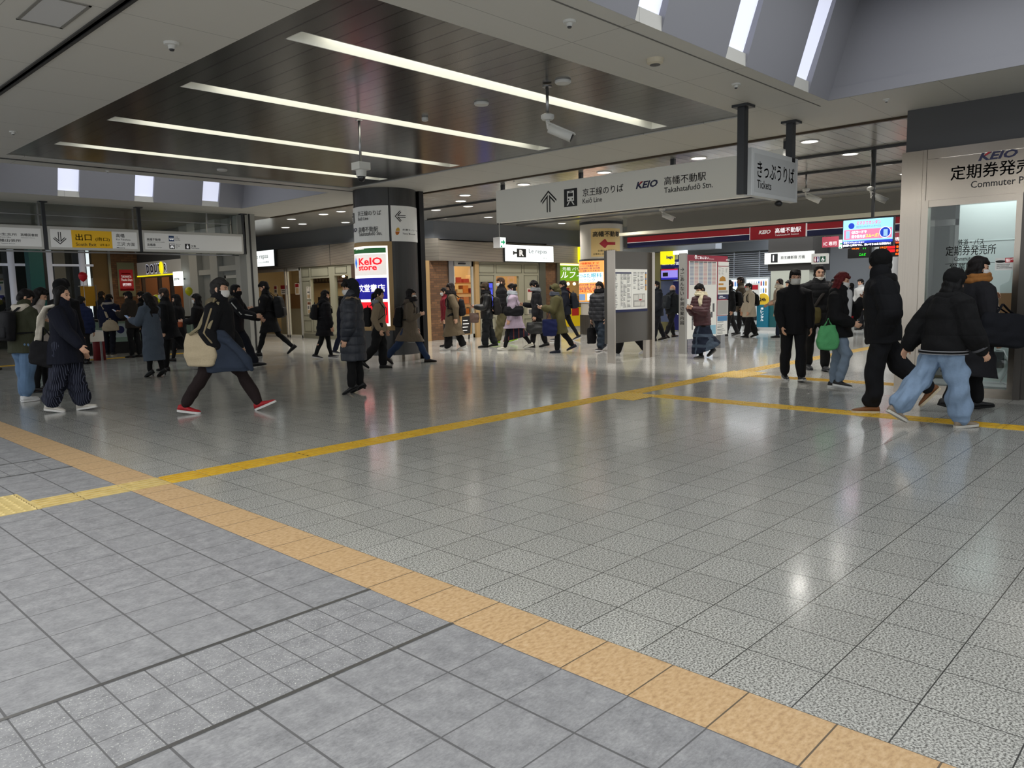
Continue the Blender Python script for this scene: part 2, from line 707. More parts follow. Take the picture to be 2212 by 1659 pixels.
M_CREAM = mat('cream', (224, 205, 168), 0.5)
M_WARM = mat('warm_wall', (228, 192, 140), 0.6)
M_WOOD = mat('wood', (176, 118, 62), 0.5, bump=(6, 0.2))
M_WOODF = mat('wood_frame', (178, 146, 98), 0.5)
M_RED = mat('sign_red', (172, 22, 42), 0.45, emit=0.05)
M_NAVY = mat('sign_navy', (16, 24, 74), 0.45, emit=0.05)

# ================================================================== FLOOR
CZ = 3.53
struct(box('floor', (2.36, -5, -0.2), (10.2, 30, 0), M_GRAN), 'grey speckled granite concourse floor')
struct(box('floor', (10.2, -5, -0.2), (40, 32, 0), M_GRAN2), 'paler polished floor in front of the shops and gates')
struct(box('floor', (-6, -5, -0.2), (2.07, 30, 0), M_GTILE), 'grey square floor tiles in the foreground')
struct(box('floor', (2.07, -5, -0.2), (2.36, 30, 0), M_BTILE), 'beige tile band crossing the floor')
for i, (ya, yb) in enumerate(((2.342, 2.921), (7.1, 7.66))):
    for k, y in enumerate((ya, yb)):
        struct(box('trim_%d' % (i * 2 + k + 1), (-4, y - 0.009, -0.05), (2.07, y + 0.009, 0.003), M_TRIM), 'thin metal expansion joint strip set in the grey tiles')


def tactile(label, m, x0, y0, x1, y1, kind, long_x=True):
    mb = MB().box(x0, y0, -0.01, x1, y1, 0.003)
    if kind == 'bar':
        n = 4
        L = (x1 - x0) if long_x else (y1 - y0)
        k = max(1, round(L / 0.3))
        for q in range(k):
            for j in range(n):
                a = 0.036 + j * 0.075 * (0.27 / 0.3)
                s0, s1 = q * L / k + 0.012, (q + 1) * L / k - 0.012
                if long_x:
                    mb.box(x0 + s0, y0 + a, 0.003, x0 + s1, y0 + a + 0.026, 0.008)
                else:
                    mb.box(x0 + a, y0 + s0, 0.003, x0 + a + 0.026, y0 + s1, 0.008)
    else:
        nx, ny = round((x1 - x0) / 0.06), round((y1 - y0) / 0.06)
        for i in range(nx):
            for j in range(ny):
                cx, cyy = x0 + (i + 0.5) * (x1 - x0) / nx, y0 + (j + 0.5) * (y1 - y0) / ny
                mb.lathe([(0.015, 0.003), (0.009, 0.008)], (cx, cyy, 0), 8)
    o = mb.build('tactile_paving', m)
    tag(o, label, 'tactile paving', 'tactile guide paving', 'thing')


tactile('cream dotted tactile block at the left edge on the grey tiles', M_TACTC, 0.88, 5.8, 1.485, 6.39, 'dot')
tactile('short cream ribbed tactile strip crossing grey and beige tiles', M_TACTC, 1.485, 5.81, 2.36, 6.08, 'bar')
tactile('long yellow ribbed tactile line from the beige band across granite', M_TACT, 2.36, 5.81, 8.0, 6.08, 'bar')
tactile('yellow dotted tactile block where the near branch turns right', M_TACT, 8.0, 5.5, 8.6, 6.1, 'dot')
tactile('yellow ribbed tactile branch running right past the jeans walker', M_TACT, 8.4, -1.0, 8.67, 5.5, 'bar', False)
tactile('yellow ribbed tactile line between the two dotted blocks', M_TACT, 8.6, 5.81, 10.95, 6.08, 'bar')
tactile('farther yellow dotted tactile block near the dark-coated pair', M_TACT, 10.95, 5.55, 11.85, 6.15, 'dot')
tactile('yellow ribbed tactile line leading on to the ticket gates', M_TACT, 11.85, 5.81, 19.5, 6.08, 'bar')
tactile('far yellow ribbed branch towards the commuter pass office', M_TACT, 11.2, 3.4, 11.47, 5.55, 'bar', False)
tactile('yellow tactile strip in front of the escalator at far left', M_TACT, 3.0, 19.6, 9.2, 19.87, 'bar')

# ================================================================== CEILING
holes = [(3.38, 4.78, 9.4, 13.35), (3.4, -1.0, 9.4, 3.72), (2.4, 14.1, 9.4, 17.8)]
xs = [0.0, 2.36, 2.4, 3.38, 3.4, 9.4, 11.0]
ys = [-2.0, -1.0, 3.72, 4.78, 13.35, 14.1, 17.8, 19.3]
mb = MB()
for i in range(len(xs) - 1):
    for j in range(len(ys) - 1):
        cx, cyy = (xs[i] + xs[i + 1]) / 2, (ys[j] + ys[j + 1]) / 2
        if any(h[0] < cx < h[2] and h[1] < cyy < h[3] for h in holes):
            continue
        if 2.36 < cx < 2.4:
            continue
        mb.box(xs[i], ys[j], CZ, xs[i + 1], ys[j + 1], CZ + 0.12)
struct(mb.build('ceiling', M_CEIL), 'white panelled ceiling around the skylights')
mb = MB().box(2.355, -2, CZ + 0.05, 2.405, 19.3, CZ + 0.12)
mb.box(2.34, -2, CZ - 0.012, 2.36, 19.3, CZ + 0.05).box(2.4, -2, CZ - 0.012, 2.425, 19.3, CZ + 0.05)
struct(mb.build('trim_5', mat('slot_dark', (48, 47, 46), 0.5)), 'dark shutter slot in the white ceiling')
# slots either side of the far skylight
struct(box('trim_6', (2.43, 13.62, CZ - 0.008), (11.0, 13.68, CZ + 0.02), M_DARK), 'dark joint between dark ceiling and far skylight')
struct(box('trim_7', (4.0, 3.885, CZ - 0.004), (9.6, 3.9, CZ + 0.02), mat('joint_grey', (104, 102, 98), 0.6)), 'fine joint beside the right skylight')
struct(box('trim_8', (10.97, -2, CZ - 0.03), (11.03, 19.3, CZ + 0.02), mat('bronze_trim', (74, 62, 48), 0.35, 0.6)), 'bronze trim where white ceiling meets metal slats')
struct(box('trim_9', (11.03, -2, CZ - 0.015), (11.1, 19.3, CZ + 0.02), M_BLACK), 'dark gap behind the bronze ceiling trim')

# dark metal panel with the slots of four lights
LY = [(5.79, 6.05), (7.84, 8.1), (9.88, 10.14), (11.87, 12.13)]
LX = (3.67, 9.23)
cut = [4.78]
for a, b in LY:
    cut += [a, b]
cut.append(13.35)
mb = MB()
z0 = CZ + 0.015
for i in range(len(cut) - 1):
    if i % 2 == 0:
        mb.box(3.38, cut[i], z0, 9.4, cut[i + 1], z0 + 0.1)
    else:
        mb.box(3.38, cut[i], z0, LX[0], cut[i + 1], z0 + 0.1)
        mb.box(LX[1], cut[i], z0, 9.4, cut[i + 1], z0 + 0.1)
struct(mb.build('ceiling', M_DCEIL), 'dark brushed metal ceiling panel of long planks')
LBL = ['largest recessed ceiling light strip, nearest the bullet camera', 'second recessed ceiling light strip from the viewer',
       'third recessed ceiling light strip, crossed by the dome camera pole', 'farthest recessed ceiling light strip behind the dome camera']
for (a, b), lb in zip(LY, LBL):
    t = thing('ceiling_light', lb, 'ceiling light', ((LX[0] + LX[1]) / 2, (a + b) / 2, z0), group='recessed light strips in the dark ceiling')
    hx, hy = (LX[1] - LX[0]) / 2, (b - a) / 2
    mb = MB()
    w = 0.012
    mb.box(-hx, -hy, 0.0, -hx + w, hy, 0.17).box(hx - w, -hy, 0.0, hx, hy, 0.17)
    mb.box(-hx, -hy, 0.0, hx, -hy + w, 0.17).box(-hx, hy - w, 0.0, hx, hy, 0.17)
    mb.build('housing', mat('lamp_housing', (232, 232, 226), 0.4), t)
    MB().box(-hx + w + 0.35, -hy + w, 0.11, hx - w - 0.25, hy - w, 0.15).build('diffuser', M_LAMP, t)
    MB().box(-hx, -hy, 0.15, hx, hy, 0.18).build('back_plate', M_WHITE, t)


def coffer(x0, x1, y0, y1, slots, k, hgt, label):
    """skylight well: walls lean inwards by k per metre; glowing slots cut into the far Y wall"""
    zt = CZ + hgt
    d = k * hgt
    mb = MB()
    e = [x0] + [v for s in slots for v in s] + [x1]
    for i in range(0, len(e), 2):
        a, b = e[i], e[i + 1]
        mb.add([(a, y1, CZ), (b, y1, CZ), (b, y1 - d, zt), (a, y1 - d, zt), (a, y1 + 0.1, CZ + 0.125), (b, y1 + 0.1, CZ + 0.125), (b, y1 + 0.1, zt), (a, y1 + 0.1, zt)],
               [(0, 1, 2, 3), (7, 6, 5, 4), (0, 3, 7, 4), (1, 5, 6, 2), (3, 2, 6, 7), (0, 4, 5, 1)])
    mb.box(x1, y0, CZ + 0.121, x1 + 0.1, y1, zt)
    mb.box(x0 - 0.1, y0, CZ + 0.121, x0, y1, zt)
    mb.box(x0, y0 - 0.1, CZ + 0.121, x1, y0, zt)
    mb.box(x0 - 0.1, y0 - 0.1, zt, x1 + 0.1, y1 + 0.1, zt + 0.08)
    mb.box(x1 - 0.012, y0, CZ, x1 + 0.0, y1, CZ + 0.13)
    struct(mb.build('ceiling', M_COF), label)


S1 = [(5.44, 5.83), (6.93, 7.33), (8.44, 8.83)]
S2 = [(5.37, 5.78), (6.88, 7.29), (8.39, 8.8)]
coffer(3.4, 9.4, -1.0, 3.72, S1, 0.31, 1.25, 'grey sloped skylight well at upper right')
coffer(2.4, 9.4, 14.1, 17.8, S2, 0.3, 1.25, 'grey skylight well over the exit signs')
n = 0
for sl, y1, k in ((S1, 3.72, 0.31), (S2, 17.8, 0.3)):
    for a, b in sl:
        n += 1
        d = k * 1.25
        o = MB().add([(a, y1 + 0.035, CZ + 0.12), (b, y1 + 0.035, CZ + 0.12), (b, y1 - d + 0.035, CZ + 1.25), (a, y1 - d + 0.035, CZ + 1.25),
                      (a, y1 + 0.09, CZ + 0.12), (b, y1 + 0.09, CZ + 0.12), (b, y1 + 0.09, CZ + 1.25), (a, y1 + 0.09, CZ + 1.25)],
                     [(0, 1, 2, 3), (7, 6, 5, 4), (0, 3, 7, 4), (1, 5, 6, 2), (3, 2, 6, 7), (0, 4, 5, 1)]).build('window_%d' % n, M_GLOW)
        struct(o, 'glowing slot window in a skylight well')

# metal slat ceiling beyond
struct(box('ceiling', (11.1, -3, CZ), (36, 29, CZ + 0.1), M_MCEIL), 'pale metal slat ceiling over the shops and gates')
for i, (x, y0, y1) in enumerate(((13.05, -1, 17.3), (14.85, -1, 17.3), (17.65, -1, 17.2), (18.5, 3, 17.2))):
    struct(MB().box(x - 0.05, y0, CZ - 0.035, x - 0.025, y1, CZ).box(x + 0.025, y0, CZ - 0.035, x + 0.05, y1, CZ).box(x - 0.025, y0, CZ - 0.008, x + 0.025, y1, CZ).build('trim_%d' % (10 + i), M_DARK if i != 3 else M_TRIM),
           'long ceiling rail in the metal slat ceiling')
struct(box('ceiling', (-2, 19.36, CZ), (11.1, 29, CZ + 0.1), mat('hall_ceiling', (120, 118, 112), 0.5)), 'ceiling of the exit hall beyond the glass')


def lamp_label(x, y):
    return 'round recessed downlight in the metal slat ceiling'


dl = None
for x, y in [(11.72, 4.9), (13.35, 4.9), (14.95, 4.85), (11.72, 6.76), (13.35, 6.8), (11.72, 8.7), (11.72, 10.7), (11.95, 12.66), (12.6, 13.5), (13.4, 15.3), (13.5, 14.2), (14.95, 16.8), (11.65, 16.97),
             (11.68, 19.4), (13.46, 19.4), (12.9, 21.8), (11.67, 17.8), (12.7, 20.5), (13.4, 8.7), (13.4, 10.6), (13.4, 12.5), (16.4, 8.0), (16.4, 11.0), (16.4, 14.0), (16.6, 5.0), (15.9, 15.9), (17.6, 15.7), (19.3, 16.0), (21.2, 16.4), (16.4, 12.5), (18.6, 13.2), (21.0, 8.0), (21.0, 11.0), (23.5, 12.5), (22.0, 6.0)]:
    if dl is None:
        dl = thing('downlight', lamp_label(x, y), 'ceiling light', (x, y, CZ), group='round downlights in the slat ceiling')
        MB().lathe([(0.14, 0), (0.14, -0.012), (0.12, -0.016), (0.115, 0.0)], n=24).build('rim', M_WHITE, dl)
        MB().lathe([(0.115, -0.011), (0.115, -0.005)], n=24).build('lens', M_DL, dl)
    else:
        copy_tree(dl).location = (x, y, CZ)
    bulb((x, y, CZ - 0.03), 62, (1, 0.96, 0.9), 0.09, 150)

# ================================================================== COLUMNS
c1 = Cyl(10.19, 13.25, 0.65)
C1 = struct(MB().lathe([(0.63, 0), (0.63, 0.12), (0.65, 0.12), (0.65, CZ)], (10.19, 13.25, 0), 64).build('column', M_GUN), 'big round dark column with signs and a lit advertisement')
struct(MB().lathe([(0.655, 0.0), (0.655, 0.14)], (10.19, 13.25, 0), 64).build('trim_14', M_STEEL), 'steel kick band at the foot of the dark column')
c2 = Cyl(20.06, 15.02, 0.67)
struct(MB().lathe([(0.67, 0), (0.67, CZ)], (20.06, 15.02, 0), 64).build('column', mat('column_pale', (206, 200, 188), 0.35)), 'round pale column with the beige arrow poster')
struct(MB().lathe([(0.69, CZ - 0.1), (0.69, CZ - 0.02)], (20.06, 15.02, 0), 48).build('trim_15', M_DARK), 'dark band at the head of the pale column')
o = c2.thing('column_cladding', 'dark panels around the foot of the pale column', 'cladding', kind='structure')
c2.patch((-1.0, 0.0, 1.0, 0.62), 0.0, 0.03).build('cladding', M_STEELD, o)
struct(box('trim_16', (10.74, 12.79, 0), (10.86, 12.91, CZ), M_BLACK), 'slim black shutter channel beside the dark column')

# ================================================================== OFFICE ON THE RIGHT
X = Pl('X', 10.56)
mb = MB().box(10.74, 3.24, 3.0, 11.0, -3, CZ).box(10.62, 3.2, 3.0, 10.76, -3, 3.02)
struct(box('wall_right', (10.7, -3, 3.0), (12.9, 3.24, CZ), mat('header_grey', (74, 74, 76), 0.5)), 'dark grey bulkhead over the commuter pass office')
mb = MB().box(10.56, 2.955, 0, 11.0, 3.24, 3.0)
mb.box(10.552, 3.0, 0.0, 10.57, 3.008, 3.0)
struct(mb.build('wall_right', M_STEEL), 'stainless pillar at the corner of the office')
struct(box('wall_right', (11.0, 3.12, 0), (13.2, 3.24, 3.0), M_STEEL), 'steel side wall of the commuter pass office')
t = X.thing('shop_sign', 'stainless fascia sign over the office with navy and red logo and black lettering', 'sign', (10.56, 1.9, 2.39))
u0, u1 = -1.05, 3.2
MB().box(-1.05, 0, -0.2, u1, 0.49, 0).box(-1.05, 0.496, -0.2, u1, 0.61, -0.002).build('panel', M_STEEL, t)
k = 252 / 1493


def p6(a, b):
    return (1960 + a * k, 280 + b * k)


bb = X.bx(p6(905, 300), p6(1415, 335))
u_a, v_b = X.uv(*p6(905, 405))
u_b, v_t = X.uv(*p6(1418, 240))
lg = (u_a, v_b + 0.0, u_b, v_t)


def keio_logo(b, parent, w, m, red, warp=None):
    """italic wordmark; a red stroke in the upper arm of its first letter"""
    text('KEIO', b, m, parent, w, bold=0.035, shear=0.28, warp=warp, name='logo')
    hw, hh = b[2] - b[0], b[3] - b[1]
    if red:
        q = [(0.215, 0.62), (0.33, 1.0), (0.245, 1.0), (0.14, 0.62)]
        MB().prism([(b[0] + hw * x, b[1] + hh * y) for x, y in reversed(q)], w + 0.0012, w + 0.003).build('logo_stroke', red, parent)


M_LOGO = mat('logo_navy', (20, 22, 66), 0.5)
M_LRED = mat('logo_red', (178, 26, 38), 0.5)
keio_logo((u_a, v_b, u_b, v_t), t, 0.001, M_LOGO, M_LRED)
a, b = X.uv(*p6(550, 668)), X.uv(*p6(1493, 585))
text('定期券発売所', (a[0], a[1] + 0.012, a[0] + 1.0, a[1] + 0.182), M_INK, t, 0.001, bold=0.012)
a = X.uv(*p6(810, 755))
text('Commuter Pass', (a[0], a[1] + 0.004, a[0] + 0.65, a[1] + 0.085), M_INK, t, 0.001, bold=0.008)
# window with frames and door
t = X.thing('office_window', 'tall steel-framed glass front of the commuter pass office', 'window', (10.56, 2.44, 0), kind='thing')
wl, wr = -2.955 + 2.44, -1.93 + 2.44
mb = MB().box(wl, 0, -0.12, wl + 0.035, 2.39, 0).box(wr - 0.062, 0, -0.12, wr, 2.39, 0).box(wl, 2.31, -0.12, wr, 2.39, -0.01).box(wl, 0, -0.12, wr, 0.115, -0.005)
mb.build('frame', M_STEEL, t)
MB().box(wl + 0.035, 0.115, -0.05, wr - 0.062, 2.31, -0.04).build('pane', M_GLASS, t)
k2 = 252 / 995


def p7(a, b):
    return (1960 + a * k2, 540 + b * k2)


def xt(body, tl, br, m, w=-0.039, pp=None, **kw):
    b = X.bx(tl, br)
    if b[3] > b[1] and b[2] > b[0]:
        text(body, b, m, pp or t, w, **kw)


a, b = X.uv(*p6(635, 1490)), X.uv(*p6(970, 1428))
text('鉄道・バス', (a[0], a[1], b[0], a[1] + 0.08), M_INK, t, -0.039)
a, b = X.uv(*p6(478, 1618)), X.uv(*p6(1125, 1505))
text('定期券発売所', (a[0], a[1], b[0], a[1] + 0.118), M_INK, t, -0.039, bold=0.006)
a, b = X.uv(*p7(390, 85)), X.uv(*p7(645, 60))
a = (a[0], X.uv(*p7(645, 84))[1])
text('Commuter Pass', (a[0], a[1], b[0], a[1] + 0.05), M_INK, t, -0.039)
a, b = X.uv(*p7(315, 122)), X.uv(*p7(738, 100))
rect((a[0], a[1], b[0], a[1] + 0.006), -0.04, -0.038, M_INK, t, 'rule')
a, b = X.uv(*p7(400, 178)), X.uv(*p7(630, 135))
text('営業時間', (a[0] - 0.06, a[1], b[0], a[1] + 0.088), M_INK, t, -0.039)
a, b = X.uv(*p7(480, 207)), X.uv(*p7(583, 190))
text('Open hours', (a[0] - 0.06, a[1], b[0], a[1] + 0.035), M_INK, t, -0.039)
b = X.bx(p7(520, 246), p7(693, 308))
b = (b[0] - 0.1, b[1], b[2], b[3])
s = rect(b, -0.04, -0.036, mat('lcd', (150, 190, 206), 0.4, emit=0.15), t, 'hours_panel')
text('OPEN 10:00   CLOSE 20:00', sub(b, 0.05, 0.3, 0.97, 0.92), M_INK, t, -0.0355, bold=0.02)
b = X.bx(p7(745, 70), p7(900, 170))
rect(b, -0.04, -0.038, mat('paper', (232, 232, 228), 0.6), t, 'notice')
rect(sub(b, 0.52, 0.0, 1, 0.38), -0.038, -0.037, mat('notice_red', (186, 24, 36), 0.5), t, 'notice_band')
text('防犯カメラ\n作動中', sub(b, 0.56, 0.06, 0.96, 0.33), M_LETW, t, -0.0368)
text('THE FACILITY IS UNDER\nVIDEO SURVEILLANCE\nALL ACTIVITY IS RECORDED', sub(b, 0.08, 0.48, 0.92, 0.86), M_INK, t, -0.0378)
MB().rbox([(0, 0, 0, 0.0, 0.0), (0.0005, 0, 0, 0.05, 0.015), (0.003, 0, 0, 0.05, 0.015)], e=2, M=Matrix.Identity(3), c=((b[0] * 0.72 + b[2] * 0.28), b[3] - 0.04, -0.038)).build('camera_mark', M_INK, t)
# office interior
struct(box('wall_right', (12.6, -3, 0), (12.75, 3.12, 3.0), mat('office_wall', (214, 222, 220), 0.5)), 'pale back wall inside the office')
struct(box('ceiling', (10.75, -3, 2.98), (12.6, 3.12, 3.02), M_WHITE), 'office ceiling')
mb = MB().box(11.3, -3, 0, 11.38, 2.75, 2.9).box(11.296, -3, 1.898, 11.31, 2.75, 1.905).box(11.28, -3, 0.42, 11.3, 2.75, 0.45)
struct(mb.build('wall_right', mat('office_partition', (212, 222, 220), 0.45)), 'white partition just behind the office glass')
t = thing('office_entrance', 'steel and glass inner door seen through the office window', 'door', (11.35, 3.0, 0), kind='thing')
MB().box(-0.03, -0.26, 0, 0.03, -0.2, 2.2).box(-0.03, 0.2, 0, 0.03, 0.26, 2.2).box(-0.03, -0.26, 2.12, 0.03, 0.26, 2.2).build('frame', M_TRIM, t)
MB().box(-0.006, -0.2, 0.02, 0.006, 0.2, 2.12).build('pane', M_GLASS, t)
for i in range(5):
    MB().box(-0.02, -0.2, 0.3 + i * 0.0, -0.012, 0.2, 0.32).build('rail', M_TRIM, t) if i == 0 else None
o = box('poster', (11.285, 2.0, 0.9), (11.292, 2.3, 1.24), mat('poster_photo', (150, 110, 74), 0.5))
tag(o, 'small photo poster on the white partition behind the office glass', 'poster')
o.data.materials.append(mat('paper', (232, 232, 228), 0.6))
t = thing('power_strip', 'white cable and grey socket box on the floor behind the office glass', 'power cable', (11.1, 2.02, 0.12))
MB().box(-0.05, 0.12, 0.2, 0.03, 0.28, 0.4).build('socket_box', mat('socket_grey', (70, 72, 74), 0.5), t)
pts = [(0, 0.2, 0.42), (-0.02, 0.12, 0.42), (-0.03, 0.07, 0.3), (-0.02, 0.05, 0.2), (-0.04, 0.1, 0.1), (-0.03, 0.14, 0.02), (-0.03, 0.05, 0.0), (-0.02, -0.06, 0.0)]
MB().tube(pts, [0.009] * len(pts), 8).build('cable', M_WHITE, t)
struct(box('trim_17', (10.75, 1.9, 0), (11.3, 2.95, 0.12), mat('office_floor', (150, 150, 148), 0.4)), 'raised sill inside the office window')
# door at the right edge
t = X.thing('office_entrance', 'dark steel door at the right edge of the office front', 'door', (10.56, 1.4, 0), kind='thing')
MB().box(-0.53, 0, -0.14, -0.46, 2.39, 0.01).box(-0.46, 0, -0.14, 0.6, 2.39, -0.06).build('leaf', M_STEELD, t)
MB().box(-0.44, 0.95, -0.06, -0.38, 1.2, -0.03).build('card_reader', M_BLACK, t)
struct(box('wall_right', (10.56, -3, 0), (10.7, 0.8, 2.39), M_STEELD), 'office front beyond the frame')


# ================================================================== HANGING SIGNS
def chevron_arrow(b, m, parent, w, ang=0, warp=None, name='arrow'):
    """double-line arrow drawn in the unit square, pointing up at ang=0"""
    cx, cyy, hx, hy = (b[0] + b[2]) / 2, (b[1] + b[3]) / 2, (b[2] - b[0]) / 2, (b[3] - b[1]) / 2
    ca, sa = cos(ang), sin(ang)
    st = 0.13
    polys = []
    for sg in (-1, 1):
        for dx in (0.1,):
            polys.append([(sg * 0.10, -1), (sg * (0.10 + st), -1), (sg * (0.10 + st), 0.42), (sg * 0.10, 0.58)])
        polys.append([(0, 1.0), (sg * 1.0, 0.12), (sg * 1.0, -0.06), (0, 0.82)])
        polys.append([(sg * 0.08, 0.60), (sg * 0.78, -0.02), (sg * 0.78, -0.2), (sg * 0.08, 0.42)])
    mb = MB()
    for q in polys:
        p = [(x * ca - y * sa, x * sa + y * ca) for x, y in q]
        p = [(cx + x * hx, cyy + y * hy) for x, y in p]
        ar = sum(p[i][0] * p[(i + 1) % 4][1] - p[(i + 1) % 4][0] * p[i][1] for i in range(4))
        if ar < 0:
            p.reverse()
        mb.prism(p, w, w + 0.0015)
    if warp:
        co = warp(np.array(mb.v))
        mb.v = [tuple(r) for r in co]
    return mb.build(name, m, parent)


def train_icon(b, parent, w, warp=None):
    mb = MB()

    def rc(x0, y0, x1, y1, mi, d):
        q = sub(b, x0, y0, x1, y1)
        mb.box(q[0], q[1], w, q[2], q[3], w + d, mi)

    rc(0, 0, 1, 1, 0, 0.002)
    rc(0.24, 0.12, 0.76, 0.7, 1, 0.003)
    rc(0.31, 0.24, 0.69, 0.44, 0, 0.004)
    rc(0.4, 0.16, 0.6, 0.2, 0, 0.004)
    rc(0.31, 0.54, 0.4, 0.62, 0, 0.004)
    rc(0.6, 0.54, 0.69, 0.62, 0, 0.004)
    for sg in (0, 1):
        p = [(0.36, 0.72), (0.44, 0.72), (0.3, 0.92), (0.2, 0.92)]
        if sg:
            p = [(1 - x, y) for x, y in p]
        p = [(b[0] + (b[2] - b[0]) * x, b[3] - (b[3] - b[1]) * y) for x, y in p]
        if sg == 0:
            p.reverse()
        mb.prism(p, w, w + 0.003, 1)
    if warp:
        mb.v = [tuple(r) for r in warp(np.array(mb.v))]
    return mb.build('train_icon', [M_BLACK, M_SIGNW], parent)


S = Pl('X', 11.4)
t = S.thing('hanging_sign', 'long white overhead sign with double arrow, train icon and station name', 'sign', (11.4, 8.0, 2.78))
L, R_ = S.uv(1071.6, 440)[0], S.uv(1642, 400)[0] + 0.35
MB().box(L, 0, -0.16, R_, 0.64, 0).build('sign_box', M_SIGNG, t, 0.006)
MB().box((L + R_) / 2 - 0.5, 0.0, 0.0005, (L + R_) / 2 - 0.496, 0.64, 0.001).build('panel_joint', M_FRAME, t)
for y in (11.05, 9.05, 7.1, 5.15):
    MB().box(8 - y - 0.035, 0.64, -0.11, 8 - y + 0.035, CZ - 2.78, -0.05).build('post', M_DARK, t)
k3 = 720 / 2212


def p8(a, b):
    return (1040 + a * k3, 220 + b * k3)


def sx(body, x0, x1, yt, yb, m=M_INK, pp=None, **kw):
    """box from left/right pixel x and the top/bottom pixel y at the left end"""
    ul, vt = S.uv(*p8(x0, yt))
    _, vb = S.uv(*p8(x0, yb))
    ur = S.uv(*p8(x1, yt))[0]
    b = (ul, vb, ur, vt)
    if body:
        text(body, b, m, pp or t, 0.001, **kw)
    return b


b = sx('', 392, 497, 592, 745)
b = (b[0], S.uv(*p8(445, 733))[1], b[2], S.uv(*p8(445, 588))[1])
chevron_arrow(b, M_INK, t, 0.001)
train_icon(sx('', 548, 635, 582, 700), t, 0.001)
sx('京王線のりば', 672, 942, 578, 630)
sx('Keiō Line', 672, 800, 642, 676)
b = sx('', 1024, 1170, 533, 580)
keio_logo(b, t, 0.001, M_LOGO, M_LRED)
sx('高幡不動駅', 1213, 1490, 499, 555)
sx('Takahatafudō Stn.', 1213, 1535, 568, 606)

S = Pl('Y', 4.46)
t = S.thing('hanging_sign', 'small grey ticket sign hung from two black posts', 'sign', (9.65, 4.46, 2.49))
MB().box(-0.66, 0, -0.1, 0.66, 0.57, 0).build('sign_box', mat('sign_grey', (196, 198, 198), 0.45, emit=0.03), t, 0.006)
MB().box(-0.6, 0.05, 0, 0.6, 0.51, 0.002).build('sign_face', mat('sign_grey2', (182, 184, 184), 0.45, emit=0.03), t)
for x in (8.83, 10.17):
    q = MB().box(x - 9.65 - 0.05, 0.0 if x < 9 else 0.5, -0.09, x - 9.65 + 0.05, CZ - 2.49, -0.0).build('post', M_DARK, t)
    MB().box(x - 9.65 - 0.1, CZ - 2.49 - 0.03, -0.14, x - 9.65 + 0.1, CZ - 2.49, 0.06).build('ceiling_plate', M_DARK, q)
text('きっぷうりば', (-0.52, 0.23, 0.54, 0.43), M_INK, t, 0.003, bold=0.008)
text('Tickets', (-0.52, 0.1, -0.13, 0.2), M_INK, t, 0.003)
MB().ell((0.2, -0.04, -0.05), (0.05, 0.04, 0.05)).build('sensor', M_BLACK, t)

# exit signs at left
S = Pl('Y', 18.9)
k4 = 300 / 2212
PF = lambda a, b: (a * k4, 480 + b * k4)
PG = lambda a, b: (250 + a * k4, 480 + b * k4)


def ysign(label, x0, x1, org):
    t = S.thing('hanging_sign', label, 'sign', org, group='row of exit signs at left')
    a, b = x0 - org[0], x1 - org[0]
    MB().box(a, 0, -0.12, b, 0.5, 0).build('sign_box', M_FRAME, t, 0.008)
    MB().box(a + 0.05, 0.055, 0, b - 0.05, 0.435, 0.003).build('sign_face', M_SIGNW, t)
    return t


def yx(body, tl, br, m=M_INK, pp=None, w=0.004, **kw):
    b = S.bx(tl, br)
    text(body, b, m, pp or t, w, **kw)
    return b


t = ysign('leftmost white exit sign with office and library directions', 2.9, 5.36, (4.2, 18.9, 2.51))
b = S.bx(PF(0, 168), PF(270, 218))
text('日野市役所七生支所', (b[0] - 0.55, b[1], b[2], b[3]), M_INK, t, 0.004)
yx('高幡図書館', PF(325, 175), PF(605, 230))
yx('Takahata Library', PF(335, 240), PF(555, 260))
b = S.bx(PF(0, 262), PF(335, 318))
text('日野警察署高幡出張所', (b[0] - 0.6, b[1], b[2], b[3]), M_INK, t, 0.004)
yx('Takahata Branch', PF(10, 328), PF(240, 346))
yx('Branch Office', PF(0, 228), PF(175, 247))
t = ysign('yellow and white South Exit sign with double down arrow', 5.44, 7.35, (6.4, 18.9, 2.51))
b = S.bx(PF(1128, 115), PF(1795, 420))
rect((b[0], 0.055, b[2], 0.435), 0.003, 0.005, mat('sign_yellow', (226, 176, 16), 0.45, emit=0.06), t, 'yellow_field')
chevron_arrow(S.bx(PF(838, 150), PF(1062, 358)), M_INK, t, 0.004, pi)
yx('出口', PF(1195, 180), PF(1460, 298), w=0.006, bold=0.01)
yx('(南口)', PF(1515, 240), PF(1748, 312), w=0.006)
yx('South Exit', PF(1205, 325), PF(1535, 385), w=0.006, bold=0.006)
yx('남쪽 출구', PF(1590, 345), PF(1748, 385), w=0.006)
yx('高幡', PF(1843, 180), PF(1985, 246))
yx('For Takahata', PF(1850, 262), PF(2078, 294))
yx('三沢 方面', PF(1860, 318), PF(2148, 384))
yx('Misawa', PF(1860, 395), PF(1990, 418))
t = ysign('white exit sign with bus, taxi and police box icons', 7.42, 9.95, (8.7, 18.9, 2.51))
yx('高幡不動尊', PG(492, 252), PG(716, 300))
yx('Takahata Fudoson Temple', PG(498, 306), PG(776, 328))
yx('高幡橋', PG(500, 335), PG(634, 385))
yx('Takahatabashi Bridge', PG(504, 394), PG(736, 414))


def icon(tl, br, m, shape):
    b = S.bx(tl, br)
    mb = MB().box(b[0], b[1], 0.003, b[2], b[3], 0.006)
    for q in shape:
        r = sub(b, *q[:4])
        mb.box(r[0], r[1], 0.006, r[2], r[3], 0.008, q[4] if len(q) > 4 else 1)
    mb.build('pictogram', [m, M_LETW], t)


